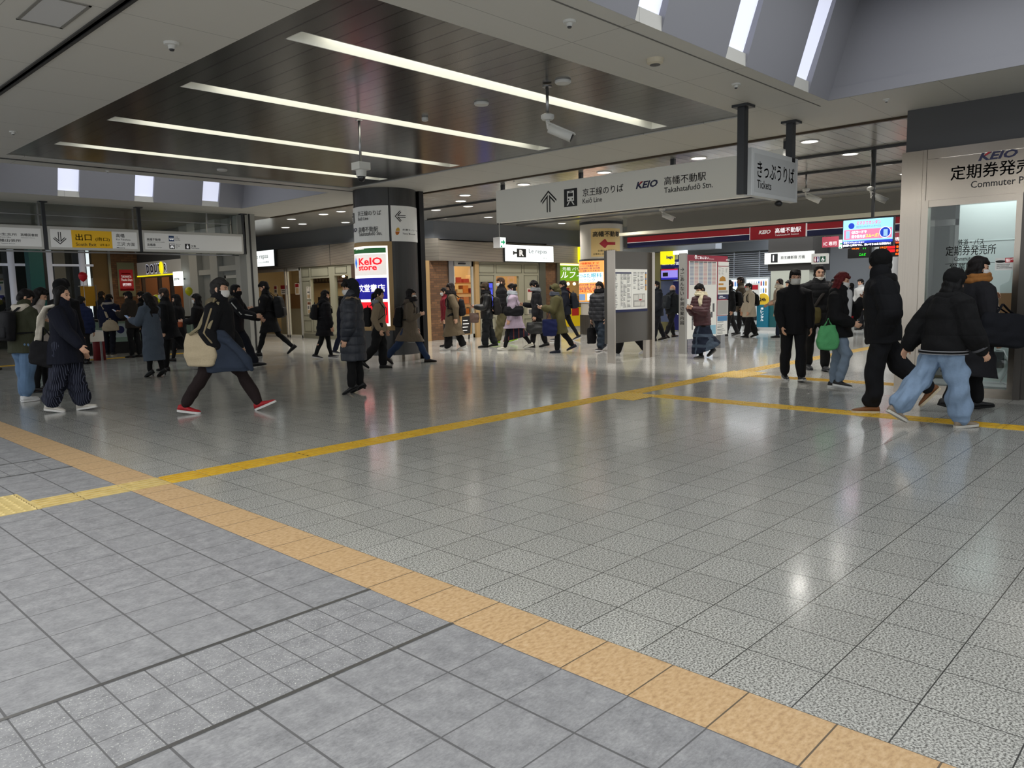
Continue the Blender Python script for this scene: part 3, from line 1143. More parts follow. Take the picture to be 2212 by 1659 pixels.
icon(PG(840, 215), PG(930, 305), mat('icon_blue', (24, 62, 112), 0.5), [(0.12, 0.38, 0.88, 0.72), (0.18, 0.44, 0.82, 0.56, 0), (0.2, 0.7, 0.34, 0.8), (0.66, 0.7, 0.8, 0.8)])
icon(PG(850, 338), PG(940, 425), M_BLACK, [(0.1, 0.08, 0.9, 0.3), (0.16, 0.13, 0.84, 0.25, 0), (0.28, 0.42, 0.72, 0.6), (0.16, 0.58, 0.84, 0.8), (0.2, 0.78, 0.36, 0.9), (0.64, 0.78, 0.8, 0.9)])
icon(PG(1100, 345), PG(1186, 430), M_BLACK, [(0.4, 0.14, 0.6, 0.34), (0.3, 0.4, 0.7, 0.86), (0.42, 0.46, 0.58, 0.56, 0)])
yx('バス\nのりば', PG(946, 225), PG(1012, 275))
yx('Bus Stop', PG(946, 280), PG(1024, 298))
yx('タクシー\nのりば', PG(952, 345), PG(1038, 392))
yx('Taxi', PG(952, 400), PG(986, 416))
yx('交番', PG(1198, 362), PG(1278, 400))
yx('Police Station', PG(1202, 406), PG(1328, 424))
LB = ['black sign post between the two leftmost exit signs', 'black sign post right of the South Exit sign', 'black sign post at the end of the exit signs']
for x, lb in zip((5.4, 7.385, 9.99), LB):
    t = thing('sign_post', lb, 'post', (x, 18.93, 2.5), group='black posts of the exit signs')
    MB().box(-0.035, -0.03, 0, 0.035, 0.03, CZ - 2.5).build('post', M_DARK, t)
    MB().box(-0.08, -0.07, CZ - 2.525, 0.08, 0.07, CZ - 2.5).build('ceiling_plate', M_DARK, t)

# station name fascia over the gates
S = Pl('X', 19.6)
t = S.thing('gate_fascia', 'long red and navy fascia over the ticket gates with a red name panel', 'sign', (19.6, 9.0, 2.6))
a = 9 - 13.7
b = 9 - 4.0
MB().box(a - 0.15, 0.02, -0.3, b, 0.42, -0.01).build('backing', mat('fascia_back', (70, 70, 72), 0.5), t)
MB().box(a, 0.19, -0.02, b, 0.345, 0.0).build('red_band', M_RED, t)
MB().box(a, 0.175, -0.02, b, 0.19, 0.002).build('white_line', M_LETW, t)
MB().box(a, 0.035, -0.02, b, 0.175, 0.0).build('navy_band', M_NAVY, t)
pb = (9 - 9.72, 0.03, 9 - 8.22, 0.36)
MB().box(pb[0], pb[1], 0, pb[2], pb[3], 0.05).build('name_panel', M_RED, t)
MB().box(pb[0] - 0.015, pb[1], 0, pb[0], pb[3], 0.055).box(pb[2], pb[1], 0, pb[2] + 0.015, pb[3], 0.055).build('panel_edge', M_LETW, t)
keio_logo(sub(pb, 0.16, 0.3, 0.38, 0.6), t, 0.051, M_LETW, None)
text('高幡不動駅', sub(pb, 0.46, 0.22, 0.92, 0.62), M_LETW, t, 0.051)
text('Takahatafudō Station', sub(pb, 0.46, 0.7, 0.88, 0.82), M_LETW, t, 0.051)
struct(box('trim_18', (19.2, 3, 2.98), (19.5, 13.72, 3.06), mat('cove', (206, 202, 180), 0.4, emit=0.12)), 'pale cove ledge above the red and navy fascia')
struct(box('wall_back', (19.66, 3.3, 3.04), (19.9, 13.75, CZ), mat('bulkhead', (150, 148, 142), 0.4)), 'grey bulkhead above the ticket gates')


# ================================================================== INFORMATION BOARDS
def rows(mb, b, n, mats_n, seed, w, cols=((0.03, 0.3), (0.36, 0.62), (0.68, 0.97)), h=0.35, skip=0.2):
    rnd = random.Random(seed)
    for i in range(n):
        y = i / n
        for c0, c1 in cols:
            if rnd.random() < skip:
                continue
            q = sub(b, c0, y, c0 + (c1 - c0) * rnd.uniform(0.5, 1), y + h / n)
            mb.box(q[0], q[1], w, q[2], q[3], w + 0.001, rnd.randrange(mats_n))
    return mb


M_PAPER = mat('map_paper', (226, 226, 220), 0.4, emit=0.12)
M_GREYT = mat('print_grey', (96, 98, 100), 0.6)
S = Pl('Y', 8.78)
t = S.thing('information_board', 'free-standing steel information board with a white address list and map', 'information board', (12.7, 8.78, 0))
MB().box(-0.8, 0, 0.0, -0.77, 2.12, 0.17).build('post', M_STEEL, t)
MB().box(0.68, 0, -0.09, 0.78, 2.12, 0.03).box(0.5, 0, -0.07, 0.68, 0.36, 0.0).build('post', M_STEEL, t)
MB().box(-0.77, 0.36, -0.09, 0.68, 2.12, -0.03).build('panel', mat('board_steel', (98, 94, 88), 0.35, 0.7), t)
MB().box(-0.6, 1.0, -0.06, 0.58, 1.78, -0.02).build('sheet', M_PAPER, t)
MB().box(-0.6, 0.95, -0.03, 0.58, 1.0, -0.015).build('blue_strip', mat('strip_navy', (26, 34, 78), 0.5), t)
bb = (-0.55, 1.03, 0.02, 1.74)
mb = MB()
q = sub(bb, 0, 0.03, 1, 0.065)
mb.box(q[0], q[1], -0.02, q[2], q[3], -0.018, 1)
rows(mb, sub(bb, 0, 0.08, 1, 1), 26, 1, 3, -0.02, ((0.05, 0.2), (0.38, 0.5), (0.53, 0.72), (0.76, 0.98)), 0.42, 0.15)
for x in (0.0, 0.34, 0.51, 0.74, 1.0):
    q = sub(bb, x, 0.03, x + 0.004, 1)
    mb.box(q[0], q[1], -0.02, q[2], q[3], -0.0185)
mb.build('address_list', [M_GREYT, mat('strip_navy', (26, 34, 78), 0.5)], t)
b2 = (0.08, 1.36, 0.55, 1.72)
mb = MB()
rows(mb, b2, 14, 1, 5, -0.02, ((0.02, 0.28), (0.34, 0.5), (0.54, 0.84)), 0.4, 0.25)
for i in range(12):
    q = sub(b2, 0.9, i / 12, 1.0, (i + 0.85) / 12)
    mb.box(q[0], q[1], -0.02, q[2], q[3], -0.018, 1 if i % 4 else 2)
mb.build('index_table', [M_GREYT, mat('tab_orange', (196, 140, 44), 0.5), mat('tab_blue', (40, 60, 120), 0.5)], t)
b2 = (0.08, 1.04, 0.5, 1.3)
mb = MB().box(b2[0], b2[1], -0.02, b2[2], b2[3], -0.0185)
for q in ((0.05, 0.1, 0.4, 0.5), (0.45, 0.05, 0.75, 0.55), (0.1, 0.6, 0.6, 0.92), (0.66, 0.66, 0.95, 0.95), (0.82, 0.08, 0.96, 0.5)):
    q = sub(b2, *q)
    mb.box(q[0], q[1], -0.0185, q[2], q[3], -0.017, 1)
q = sub(b2, 0.5, 0.42, 0.7, 0.52)
mb.box(q[0], q[1], -0.017, q[2], q[3], -0.016, 2)
mb.build('area_map', [mat('map_grey', (176, 176, 172), 0.5), mat('map_light', (222, 222, 216), 0.5), M_RED], t)

S = Pl('Y', 8.75)
t = S.thing('information_board', 'red-framed guide board with timetable, beside the maroon jacket walker', 'information board', (15.5, 8.75, 0))
MB().box(-1.07, 0, -0.02, -1.0, 2.12, 0.14).build('post', mat('post_steel', (164, 162, 156), 0.35, 0.5), t)
MB().box(0.72, 0, -0.2, 0.92, 0.5, 0.0).build('post', M_TRIM, t)
MB().box(-0.74, 0, -0.2, -0.66, 0.5, -0.05).build('post', M_DARK, t)
M_BRED = mat('board_red', (150, 26, 54), 0.4, emit=0.04)
MB().box(-0.8, 0.42, -0.16, 1.02, 2.1, 0.0).build('frame', M_BRED, t, 0.01)


def bt(x, y):
    kk = 240 / 1422
    return S.uv(1380 + x * kk, 520 + y * kk)


def bq(x0, y0, x1, y1):
    a, b = bt(x0, y0), bt(x1, y1)
    return (a[0], b[1], b[0], a[1])


mb = MB()
for q in (bq(640, 258, 995, 730), bq(618, 745, 990, 1220), bq(1015, 268, 1150, 322), bq(1012, 330, 1148, 685), bq(1005, 765, 1140, 945), bq(1000, 965, 1132, 1025), bq(998, 1035, 1130, 1118), bq(996, 1128, 1130, 1195)):
    mb.box(q[0], q[1], 0, q[2], q[3], 0.004)
mb.build('sheet', M_PAPER, t)
text('ごあんない', bq(752, 195, 892, 240), M_LETW, t, 0.002, bold=0.015)
text('Information', bq(895, 228, 960, 240), M_LETW, t, 0.002)
q = bq(715, 182, 745, 238)
MB().rbox([(0, 0, 0, (q[2] - q[0]) / 2, (q[3] - q[1]) / 2), (0.002, 0, 0, (q[2] - q[0]) / 2, (q[3] - q[1]) / 2)], e=2, c=((q[0] + q[2]) / 2, (q[1] + q[3]) / 2, 0)).build('information_mark', M_LETW, t)
text('i', sub(q, 0.35, 0.2, 0.65, 0.8), M_BRED, t, 0.0025, bold=0.04)
text('KEIO', bq(1115, 238, 1160, 256), M_LETW, t, 0.002, shear=0.25)
rr = bq(648, 262, 985, 565)
mb = MB()
for i in range(6):
    q = sub(rr, i / 6 + 0.008, 0.0, (i + 1) / 6 - 0.008, 0.05)
    mb.box(q[0], q[1], 0.004, q[2], q[3], 0.005, 2)
    for j in range(16):
        q = sub(rr, i / 6 + 0.012, 0.07 + j * 0.058, (i + 1) / 6 - 0.012, 0.07 + j * 0.058 + 0.035)
        mb.box(q[0], q[1], 0.004, q[2], q[3], 0.005, i % 2)
mb.build('timetable', [mat('tt_blue', (150, 158, 182), 0.5), mat('tt_red', (212, 170, 168), 0.5), M_GREYT], t)
mb = MB()
rm = bq(640, 770, 985, 1200)
for q in ((0.1, 0.1, 0.14, 0.8), (0.4, 0.05, 0.44, 0.6), (0.86, 0.1, 0.93, 0.34), (0.78, 0.34, 0.86, 0.5), (0.1, 0.5, 0.44, 0.53), (0.2, 0.25, 0.6, 0.28)):
    q = sub(rm, *q)
    mb.box(q[0], q[1], 0.004, q[2], q[3], 0.005)
q = sub(rm, 0.76, 0.72, 0.99, 0.98)
mb.box(q[0], q[1], 0.004, q[2], q[3], 0.005, 1)
mb.build('map_print', [M_GREYT, mat('map_blue', (150, 200, 224), 0.5)], t)
rm = bq(1012, 330, 1148, 685)
mb = rows(MB(), sub(rm, 0.06, 0.04, 0.94, 0.3), 7, 1, 8, 0.004, ((0.0, 0.25), (0.3, 0.6), (0.72, 0.98)), 0.3)
q = sub(rm, 0.12, 0.34, 0.72, 0.52)
mb.prism([(q[0], q[1]), (q[2], q[1]), (q[2] - 0.03, q[3] - 0.03), ((q[0] + q[2]) / 2, q[3]), (q[0] + 0.03, q[3] - 0.04)], 0.004, 0.005, 1)
q = sub(rm, 0.06, 0.6, 0.5, 0.66)
mb.box(q[0], q[1], 0.004, q[2], q[3], 0.005, 1)
q = sub(rm, 0.06, 0.74, 0.75, 0.84)
mb.box(q[0], q[1], 0.004, q[2], q[3], 0.005, 1)
q = sub(rm, 0.06, 0.86, 0.9, 0.94)
mb.box(q[0], q[1], 0.004, q[2], q[3], 0.005, 2)
mb.build('route_chart', [M_GREYT, mat('tab_orange', (196, 140, 44), 0.5), mat('map_grey', (176, 176, 172), 0.5)], t)
q = bq(1008, 690, 1143, 745)
rect(q, 0, 0.005, M_NAVY, t, 'navy_notice')
text('ご案内\nInformation', sub(q, 0.1, 0.25, 0.7, 0.8), M_LETW, t, 0.006)
q = bq(1005, 770, 1138, 940)
rect(q, 0.004, 0.006, mat('panel_grey', (178, 178, 176), 0.5), t, 'grey_panel')
q = bq(1005, 968, 1128, 1022)
rect(q, 0.004, 0.006, mat('notice_blue', (84, 140, 190), 0.5), t, 'blue_notice')
mb = rows(MB(), bq(1004, 1042, 1126, 1112), 5, 1, 9, 0.004, ((0.0, 0.9),), 0.35)
rows(mb, bq(1002, 1134, 1126, 1190), 4, 1, 10, 0.004, ((0.0, 0.9),), 0.35)
mb.build('small_print', [M_GREYT], t)
SPN = Pl('X', 14.43)
tp = bpy.data.objects.new('post_lettering', None)
COL.objects.link(tp)
tp.parent = t
tp.matrix_local = Matrix(((0, 0, -1, -1.07), (0, 1, 0, 0), (1, 0, 0, 0.06), (0, 0, 0, 1)))
for i, ch in enumerate('→ごあんない'):
    v = 1.78 - i * 0.1
    text(ch, (-0.045, v - 0.04, 0.045, v + 0.04), M_INK, tp, 0.0005, bold=0.012)
for i, ch in enumerate('←周辺案内図'):
    v = 1.16 - i * 0.1
    text(ch, (-0.045, v - 0.04, 0.045, v + 0.04), M_INK, tp, 0.0005, bold=0.012)

# ================================================================== SIGNS ON THE DARK COLUMN
k = 200 / 1382


def pc(a, b):
    return (740 + a * k, 400 + b * k)


def cbox(tl, br, cyl=c1):
    """box from a pixel top-left and bottom-right on a cylinder, levelled"""
    u0, v1 = cyl.uv(*tl)
    u1, v0 = cyl.uv(*br)
    return (u0, v0, u1, v1)


def ctext(body, tl, br, m, t, w=0.02, cyl=c1, **kw):
    b = cbox(tl, br, cyl)
    if b[2] > b[0] and b[3] > b[1]:
        text(body, b, m, t, w, warp=cyl.warp, **kw)
    return b


ub, _ = c1.uv(*pc(690, 600))
uR = c1.uv(*pc(1105, 600))[0]
t = c1.thing('column_sign', 'curved white railway sign with train icon high on the dark column', 'sign')
c1.patch((-1.0, 2.46, ub, 3.17), 0.0, 0.01).build('sign_face', M_SIGNW, t)
a = c1.uv(*pc(160, 470))[0]
train_icon((a - 0.02, 2.86, a + 0.2, 3.07), t, 0.02, c1.warp)
ctext('京王線のりば', pc(238, 395), pc(580, 448), M_INK, t)
ctext('Keiō Line', pc(242, 482), pc(390, 520), M_INK, t)
b = cbox(pc(168, 655), pc(228, 695))
keio_logo((b[0] - 0.06, b[1], b[2], b[3]), t, 0.02, M_LOGO, None, c1.warp)
ctext('高幡不動駅', pc(250, 632), pc(535, 690), M_INK, t)
ctext('Takahatafudō Stn.', pc(252, 706), pc(592, 746), M_INK, t)
t = c1.thing('column_sign', 'smaller curved white monorail sign with left arrow on the dark column', 'sign')
ul = c1.uv(*pc(725, 600))[0]
c1.patch((ul, 2.46, uR, 3.17), 0.0, 0.01).build('sign_face', M_SIGNW, t)
chevron_arrow(cbox(pc(770, 380), pc(932, 555)), M_INK, t, 0.026, pi / 2, c1.warp)
b = cbox(pc(778, 635), pc(858, 742))
mb = MB()
cx, cyy, hx, hy = (b[0] + b[2]) / 2, (b[1] + b[3]) / 2, (b[2] - b[0]) / 2, (b[3] - b[1]) / 2
for hi in (0, 1):
    pts = []
    for i in range(13):
        an = pi * i / 12 + (0 if hi else pi)
        x, y = cos(an), sin(an) + (0.06 if hi else -0.06)
        pts.append((cx + hx * (0.8 * x + 0.25 * y), cyy + hy * y))
    mb.prism(pts, 0.011, 0.0125, 1 - hi)
mb.v = [tuple(r) for r in c1.warp(np.array(mb.v))]
mb.build('monorail_mark', [mat('mark_yellow', (222, 176, 66), 0.5), mat('mark_orange', (204, 112, 30), 0.5)], t)
ctext('多摩モノレール', pc(885, 652), pc(1098, 700), M_INK, t)
ctext('Tama Monorail', pc(888, 712), pc(1068, 748), M_INK, t)
o = c1.thing('trim', 'vertical panel joints of the dark column', 'trim', kind='structure')
o.name = 'trim_19'
mb = MB()
for q in (ub + 0.005, ub + 0.9, ub - 0.9):
    c1.patch((q, 0.14, q + 0.02, CZ), -0.004, 0.003, 0, mb, 2)
c1.patch((-1.0, 0.93, 1.0, 0.938), -0.004, 0.003, 0, mb, 14)
mb.build('joint', M_BLACK, o)
# lit advertisement
t = c1.thing('advertising_lightbox', 'glowing shop directory lightbox in a wooden frame on the dark column', 'light box')
ur = c1.uv(*pc(665, 1000))[0]
k5 = 240 / 1373
qb = c1.uv(700 + 800 * k5, 580 + 712 * k5)
vtop = c1.uv(*pc(400, 900))[1]
AB = (-1.0, qb[1], ur + 0.01, 2.37)
c1.patch((AB[0] - 0.05, AB[1] - 0.09, AB[2] + 0.09, 2.455), 0.0, 0.014).build('frame', M_WOODF, t)
M_ADW = mat('ad_white', (250, 246, 240), 0.4, emit=0.95)
c1.patch(AB, 0.014, 0.022).build('light_panel', M_ADW, t)


def av(f):
    return AB[3] - (AB[3] - AB[1]) * f


def adp(x0, f1_, x1, f0, m, name, w=0.022):
    return c1.patch((x0, av(f1_), x1, av(f0)), w, w + 0.002).build(name, m, t)


X0, X1 = -0.97, AB[2] - 0.035
adp(X0, 0.085, X1, 0.025, mat('ad_green', (26, 92, 44), 0.4, emit=0.5), 'green_band')
ctext('Information', pc(220, 932), pc(332, 962), M_ADW, t, 0.034)
adp(X0, 0.36, X1, 0.1, mat('ad_grey', (226, 220, 214), 0.4, emit=0.75), 'shop_panel')
M_ADR = mat('ad_red', (232, 14, 34), 0.4, emit=0.85)
M_ADB = mat('ad_blue', (18, 14, 140), 0.4, emit=0.75)
adp(X0, 0.66, X1, 0.395, M_ADB, 'shop_panel')
adp(X0, 0.965, X1, 0.695, M_ADR, 'shop_panel')
ctext('KeIO', pc(262, 1090), pc(598, 1188), M_ADR, t, 0.034, bold=0.028)
ctext('store', pc(262, 1200), pc(522, 1268), M_ADR, t, 0.034, bold=0.028)
b = cbox(pc(205, 1080), pc(240, 1250))
mb = MB().prism([(b[0], (b[1] + b[3]) / 2), ((b[0] + b[2]) / 2, b[1]), (b[2], (b[1] + b[3]) / 2), ((b[0] + b[2]) / 2, b[3])], 0.025, 0.027)
mb.v = [tuple(r) for r in c1.warp(np.array(mb.v))]
mb.build('blue_diamond', mat('ad_sky', (20, 110, 220), 0.4, emit=0.7), t)
b = cbox(pc(232, 1485), pc(640, 1590))
text('啓文堂書店', (b[0] - 0.03, b[1], b[2], b[3]), M_ADW, t, 0.034, warp=c1.warp, bold=0.03)
b = (X0 + 0.1, av(0.86), X1 - 0.12, av(0.79))
text('京王ストア', b, M_ADW, t, 0.034, warp=c1.warp, bold=0.03)
text('B1F  営業中', (X0 + 0.25, av(0.93), X1 - 0.25, av(0.9)), M_ADW, t, 0.034, warp=c1.warp)

# ------------------------------------------------------------------ pale column
k = 240 / 1207


def pd(a, b):
    return (1180 + a * k, 470 + b * k)


t = c2.thing('column_poster', 'beige curved poster with a red left arrow high on the pale column', 'poster')
b = cbox(pd(486, 88), pd(798, 395), c2)
PB = (b[0], 2.42, b[2], 3.28)
c2.patch(PB, 0, 0.008).build('poster_sheet', mat('poster_beige', (222, 192, 130), 0.5, emit=0.05), t)
text('高幡不動尊', sub(PB, 0.06, 0.1, 0.94, 0.3), M_INK, t, 0.02, warp=c2.warp, bold=0.025)
r = sub(PB, 0.26, 0.38, 0.78, 0.7)
cy_, hh = (r[1] + r[3]) / 2, (r[3] - r[1]) / 2
xm = r[0] + (r[2] - r[0]) * 0.42
mb = MB()
rings = []
for q in range(25):
    f_ = q / 24
    u = r[0] + (r[2] - r[0]) * f_
    if u < xm - 0.03:
        hi_ = hh * min(1.0, (u - r[0]) / (xm - 0.06 - r[0]))
        lo_ = 0.0 if u < xm - 0.05 else 0.0
    elif u < xm + 0.03:
        hi_ = hh * (1.0 - 0.7 * (u - xm + 0.03) / 0.06)
    else:
        hi_ = hh * 0.3
    hi_ = max(hi_, 0.002)
    rings.append([(u, cy_ - hi_, 0.009), (u, cy_ + hi_, 0.009), (u, cy_ + hi_, 0.012), (u, cy_ - hi_, 0.012)])
mb.loft(rings, smooth=False)
mb.v = [tuple(q) for q in c2.warp(np.array(mb.v))]
mb.build('red_arrow', mat('arrow_red', (176, 34, 48), 0.5), t)
text('お帰りの乗車券は', sub(PB, 0.22, 0.76, 0.82, 0.83), M_INK, t, 0.02, warp=c2.warp)
text('お早めにお買い求めください', sub(PB, 0.08, 0.87, 0.94, 0.94), M_INK, t, 0.02, warp=c2.warp)
t = c2.thing('advertising_lightbox', 'orange glowing eye clinic lightbox on the pale column', 'light box')
b = cbox(pd(398, 445), pd(632, 910), c2)
OB = (-0.98, b[1], b[2], 2.3)
c2.patch((-1.02, 1.0, b[2] + 0.45, 2.36), 0.0, 0.04).build('housing', M_STEELD, t)
c2.patch(OB, 0.04, 0.05).build('light_panel', mat('ad_orange', (244, 158, 84), 0.4, emit=0.85), t)
c2.patch((-0.98, 1.02, b[2], b[1] - 0.03), 0.04, 0.05).build('lower_panel', mat('ad_pale', (196, 214, 232), 0.4, emit=0.7), t)
c2.patch((b[2] + 0.16, 1.3, b[2] + 0.3, 2.25), 0.04, 0.05).build('side_panel', mat('ad_pale', (196, 214, 232), 0.4, emit=0.7), t)
q = sub(OB, 0.0, 0.28, 0.97, 0.53)
c2.patch(q, 0.05, 0.053).build('white_field', M_ADW, t)
M_ADP = mat('ad_purple', (96, 40, 110), 0.5, emit=0.3)
M_ADO = mat('ad_dkorange', (196, 58, 20), 0.5, emit=0.4)
M_ADT = mat('ad_teal', (70, 164, 190), 0.5, emit=0.6)
text('不動駅前すぐ', sub(OB, 0.2, 0.03, 0.86, 0.085), M_ADO, t, 0.062, warp=c2.warp, bold=0.02)
for y, s_ in ((0.1, 'コンタクトレンズ各種取り扱い'), (0.16, '日帰り手術 眼科一般 白内障'), (0.22, 'レーザー治療 メガネ処方'), (0.56, '日曜午前も診療  駅前徒歩'), (0.62, '月火水木金土 9:00'), (0.665, '高幡不動駅 南口')):
    text(s_, sub(OB, 0.06, y, 0.88, y + 0.045), M_ADP, t, 0.062, warp=c2.warp)
text('たかはた眼科', sub(OB, 0.04, 0.3, 0.93, 0.41), M_ADT, t, 0.062, warp=c2.warp, bold=0.03)
text('クリニック', sub(OB, 0.1, 0.43, 0.75, 0.52), M_ADT, t, 0.062, warp=c2.warp, bold=0.02)
text('042-591', sub(OB, 0.15, 0.71, 0.85, 0.77), M_ADO, t, 0.062, warp=c2.warp)
c2.patch(sub(OB, 0.05, 0.81, 0.42, 0.97), 0.05, 0.053).build('photo_panel', mat('ad_photo', (120, 150, 190), 0.4, emit=0.6), t)
c2.patch(sub(OB, 0.5, 0.8, 0.68, 0.97), 0.05, 0.053).build('map_panel', M_ADW, t)

# ================================================================== DELI FACADES
HB, HT = 2.35, 3.0
# facade seen left of the dark column: plane X = 14.1
for nm, a, b, m_, lb in (('wall_left', (14.0, 18.6, HB), (14.25, 28.0, HT), M_HDR, 'ribbed metal header over the deli left of the dark column'),
                         ('wall_left', (14.15, 18.6, HT), (14.35, 28.0, CZ), M_UPW, 'grey wall above the deli header')):
    struct(box(nm, a, b, m_), lb)
struct(box('trim_20', (13.995, 21.1, HB), (14.0, 21.115, HT), M_DARK), 'joint in the ribbed header')
struct(MB().prism([(14.0, 18.6), (15.2, 17.3), (15.4, 17.45), (14.2, 18.75)], HB, HT).build('wall_left', M_HDR), 'angled piece of the ribbed header')
struct(MB().prism([(14.15, 18.8), (15.3, 17.6), (15.5, 17.8), (14.35, 18.95)], HT, CZ).build('wall_left', M_UPW), 'angled grey wall above the header')
struct(box('wall_back', (15.2, 17.3, HB), (24.0, 17.5, HT - 0.06), M_HDR), 'ribbed metal header over the shop fronts')
struct(box('wall_back', (15.3, 17.6, HT - 0.1), (24.0, 17.8, CZ), M_UPW), 'blue grey wall above the shop fronts')
S = Pl('X', 14.0)
k6 = 260 / 1438


def pf(a, b):
    return (540 + a * k6, 500 + b * k6)


t = S.thing('shop_sign', 'small lit white shop sign left of the dark column', 'sign', (14.0, 25.0, 2.45))
M_LIT = mat('lit_white', (246, 252, 250), 0.4, emit=1.0)
MB().box(-0.78, -0.01, -0.02, 0.68, 0.57, 0.1).build('case', M_DARK, t)
MB().box(-0.76, 0.01, 0.1, 0.66, 0.55, 0.11).build('lit_face', M_LIT, t)
M_SIGNT = mat('sign_lettering', (96, 110, 124), 0.5)
text('Le repas', (-0.66, 0.24, 0.28, 0.44), M_SIGNT, t, 0.111, bold=0.0)
text('くらしのお惣菜', (-0.4, 0.12, 0.32, 0.18), mat('sign_light', (160, 176, 182), 0.5), t, 0.111)
# shop front left: glazed doors, sage panels (u = 25 - y)
t = S.thing('shopfront', 'sage panelled deli front with glazed door left of the dark column', 'shop front', (14.05, 23.0, 0), kind='thing')
mb = MB()
for u in (-3.2, -1.0, -0.86, -0.06, 0.0):
    mb.box(u, 0, -0.06, u + 0.07, HB, 0.0)
mb.box(-3.2, 2.25, -0.06, 0.0, HB, 0.0).box(-3.2, 0, -0.06, 0.0, 0.09, 0)
mb.build('door_frame', M_FRAME, t)
MB().box(-3.13, 0.09, -0.04, -0.99, 2.25, -0.03).build('pane', M_GLASS, t)
MB().box(-0.79, 0.09, -0.04, -0.05, 2.25, -0.03).build('door_pane', M_GLASS, t)
mb = MB()
mb.box(0.07, 0, -0.1, 0.62, HB, 0.0, 0).box(1.73, 0, -0.1, 2.0, HB, 0.0, 0).box(2.75, 0, -0.1, 3.0, HB, 0, 0)
mb.box(0.62, 1.96, -0.1, 1.73, HB, 0, 0).box(0.62, 0, -0.1, 1.73, 0.85, 0, 0).box(2.0, 2.02, -0.1, 2.75, HB, 0, 0).box(2.0, 0, -0.1, 2.75, 0.7, 0, 0)
for q in ((0.13, 2.02, 0.56, 2.3), (0.68, 2.02, 1.68, 2.3), (0.14, 0.75, 0.56, 1.9), (0.14, 0.22, 0.56, 0.6), (0.68, 0.22, 1.68, 0.75), (2.06, 2.08, 2.7, 2.3)):
    for e in ((q[0], q[1], q[2], q[1] + 0.02), (q[0], q[3] - 0.02, q[2], q[3]), (q[0], q[1], q[0] + 0.02, q[3]), (q[2] - 0.02, q[1], q[2], q[3])):
        mb.box(e[0], e[1], 0.0, e[2], e[3], 0.012, 1)
mb.box(0.07, 0, 0, 3.0, 0.16, 0.015, 1)
mb.build('panelling', [M_OLIVE, M_OLIVED], t)
MB().box(0.62, 0.85, -0.07, 1.73, 1.96, -0.06).build('window_pane', M_GLASS, t)
MB().box(2.0, 0.7, -0.07, 2.75, 2.02, -0.06).build('window_pane', M_GLASS, t)
struct(box('wall_left', (14.0, 18.6, 0), (14.15, 20.0, HB), mat('brown_pier', (70, 48, 40), 0.6)), 'brown pier beside the deli window')


def poster(pl, org_pl, b, w, base, label, bands=(), txt=(), name='poster', cat='poster', group=None):
    """flat sheet in plane pl with coloured bands (fractional boxes) and lettering"""
    cx, v0 = (b[0] + b[2]) / 2, b[1]
    org = Vector((pl.c - w, -cx, v0)) if pl.axis == 'X' else Vector((cx, pl.c - w, v0))
    t = thing(name, label, cat, org, pl.M, group)
    hw, h = (b[2] - b[0]) / 2, b[3] - b[1]
    L = (-hw, 0, hw, h)
    MB().box(-hw, 0, 0, hw, h, 0.006).build('sheet', base, t)
    for q, m_ in bands:
        r = sub(L, *q)
        MB().box(r[0], r[1], 0.006, r[2], r[3], 0.008).build('printed_block', m_, t)
    for body, q, m_ in txt:
        text(body, sub(L, *q), m_, t, 0.009)
    return t


S0 = Pl('X', 14.0)
MR = mat('poster_red', (150, 30, 36), 0.5)
MP = mat('poster_paper', (222, 214, 200), 0.6)
poster(S0, 0, S0.bx(pf(262, 648), pf(303, 750)), -0.08, MP, 'narrow paper notice with red head on the deli glass', [((0.1, 0.08, 0.9, 0.4), MR), ((0.15, 0.5, 0.85, 0.8), M_GREYT)])
poster(S0, 0, S0.bx(pf(342, 645), pf(425, 750)), -0.08, MP, 'red and white poster on the deli glass beside the door', [((0.0, 0.0, 1, 0.42), MR), ((0.15, 0.55, 0.85, 0.66), M_GREYT), ((0.15, 0.74, 0.85, 0.86), M_GREYT)])
poster(S0, 0, S0.bx(pf(512, 620), pf(568, 755)), -0.08, MP, 'tall poster with dark red head on the deli door', [((0.08, 0.05, 0.92, 0.35), MR), ((0.15, 0.42, 0.85, 0.9), mat('poster_tan', (188, 160, 120), 0.6))])
poster(S0, 0, S0.bx(pf(658, 660), pf(714, 808)), -0.05, MP, 'white menu sheet on the sage panel, upper one', [((0.1, 0.08, 0.5, 0.12), M_GREYT), ((0.2, 0.4, 0.8, 0.5), M_GREYT), ((0.15, 0.65, 0.85, 0.9), mat('poster_tan', (188, 160, 120), 0.6))])
poster(S0, 0, S0.bx(pf(668, 838), pf(725, 985)), -0.05, MP, 'small illustrated sheet on the sage panel, lower one', [((0.1, 0.05, 0.9, 0.25), mat('poster_brown', (120, 70, 40), 0.6)), ((0.15, 0.35, 0.4, 0.6), M_GREYT), ((0.6, 0.35, 0.85, 0.6), M_GREYT), ((0.15, 0.7, 0.85, 0.95), mat('poster_tan', (188, 160, 120), 0.6))])
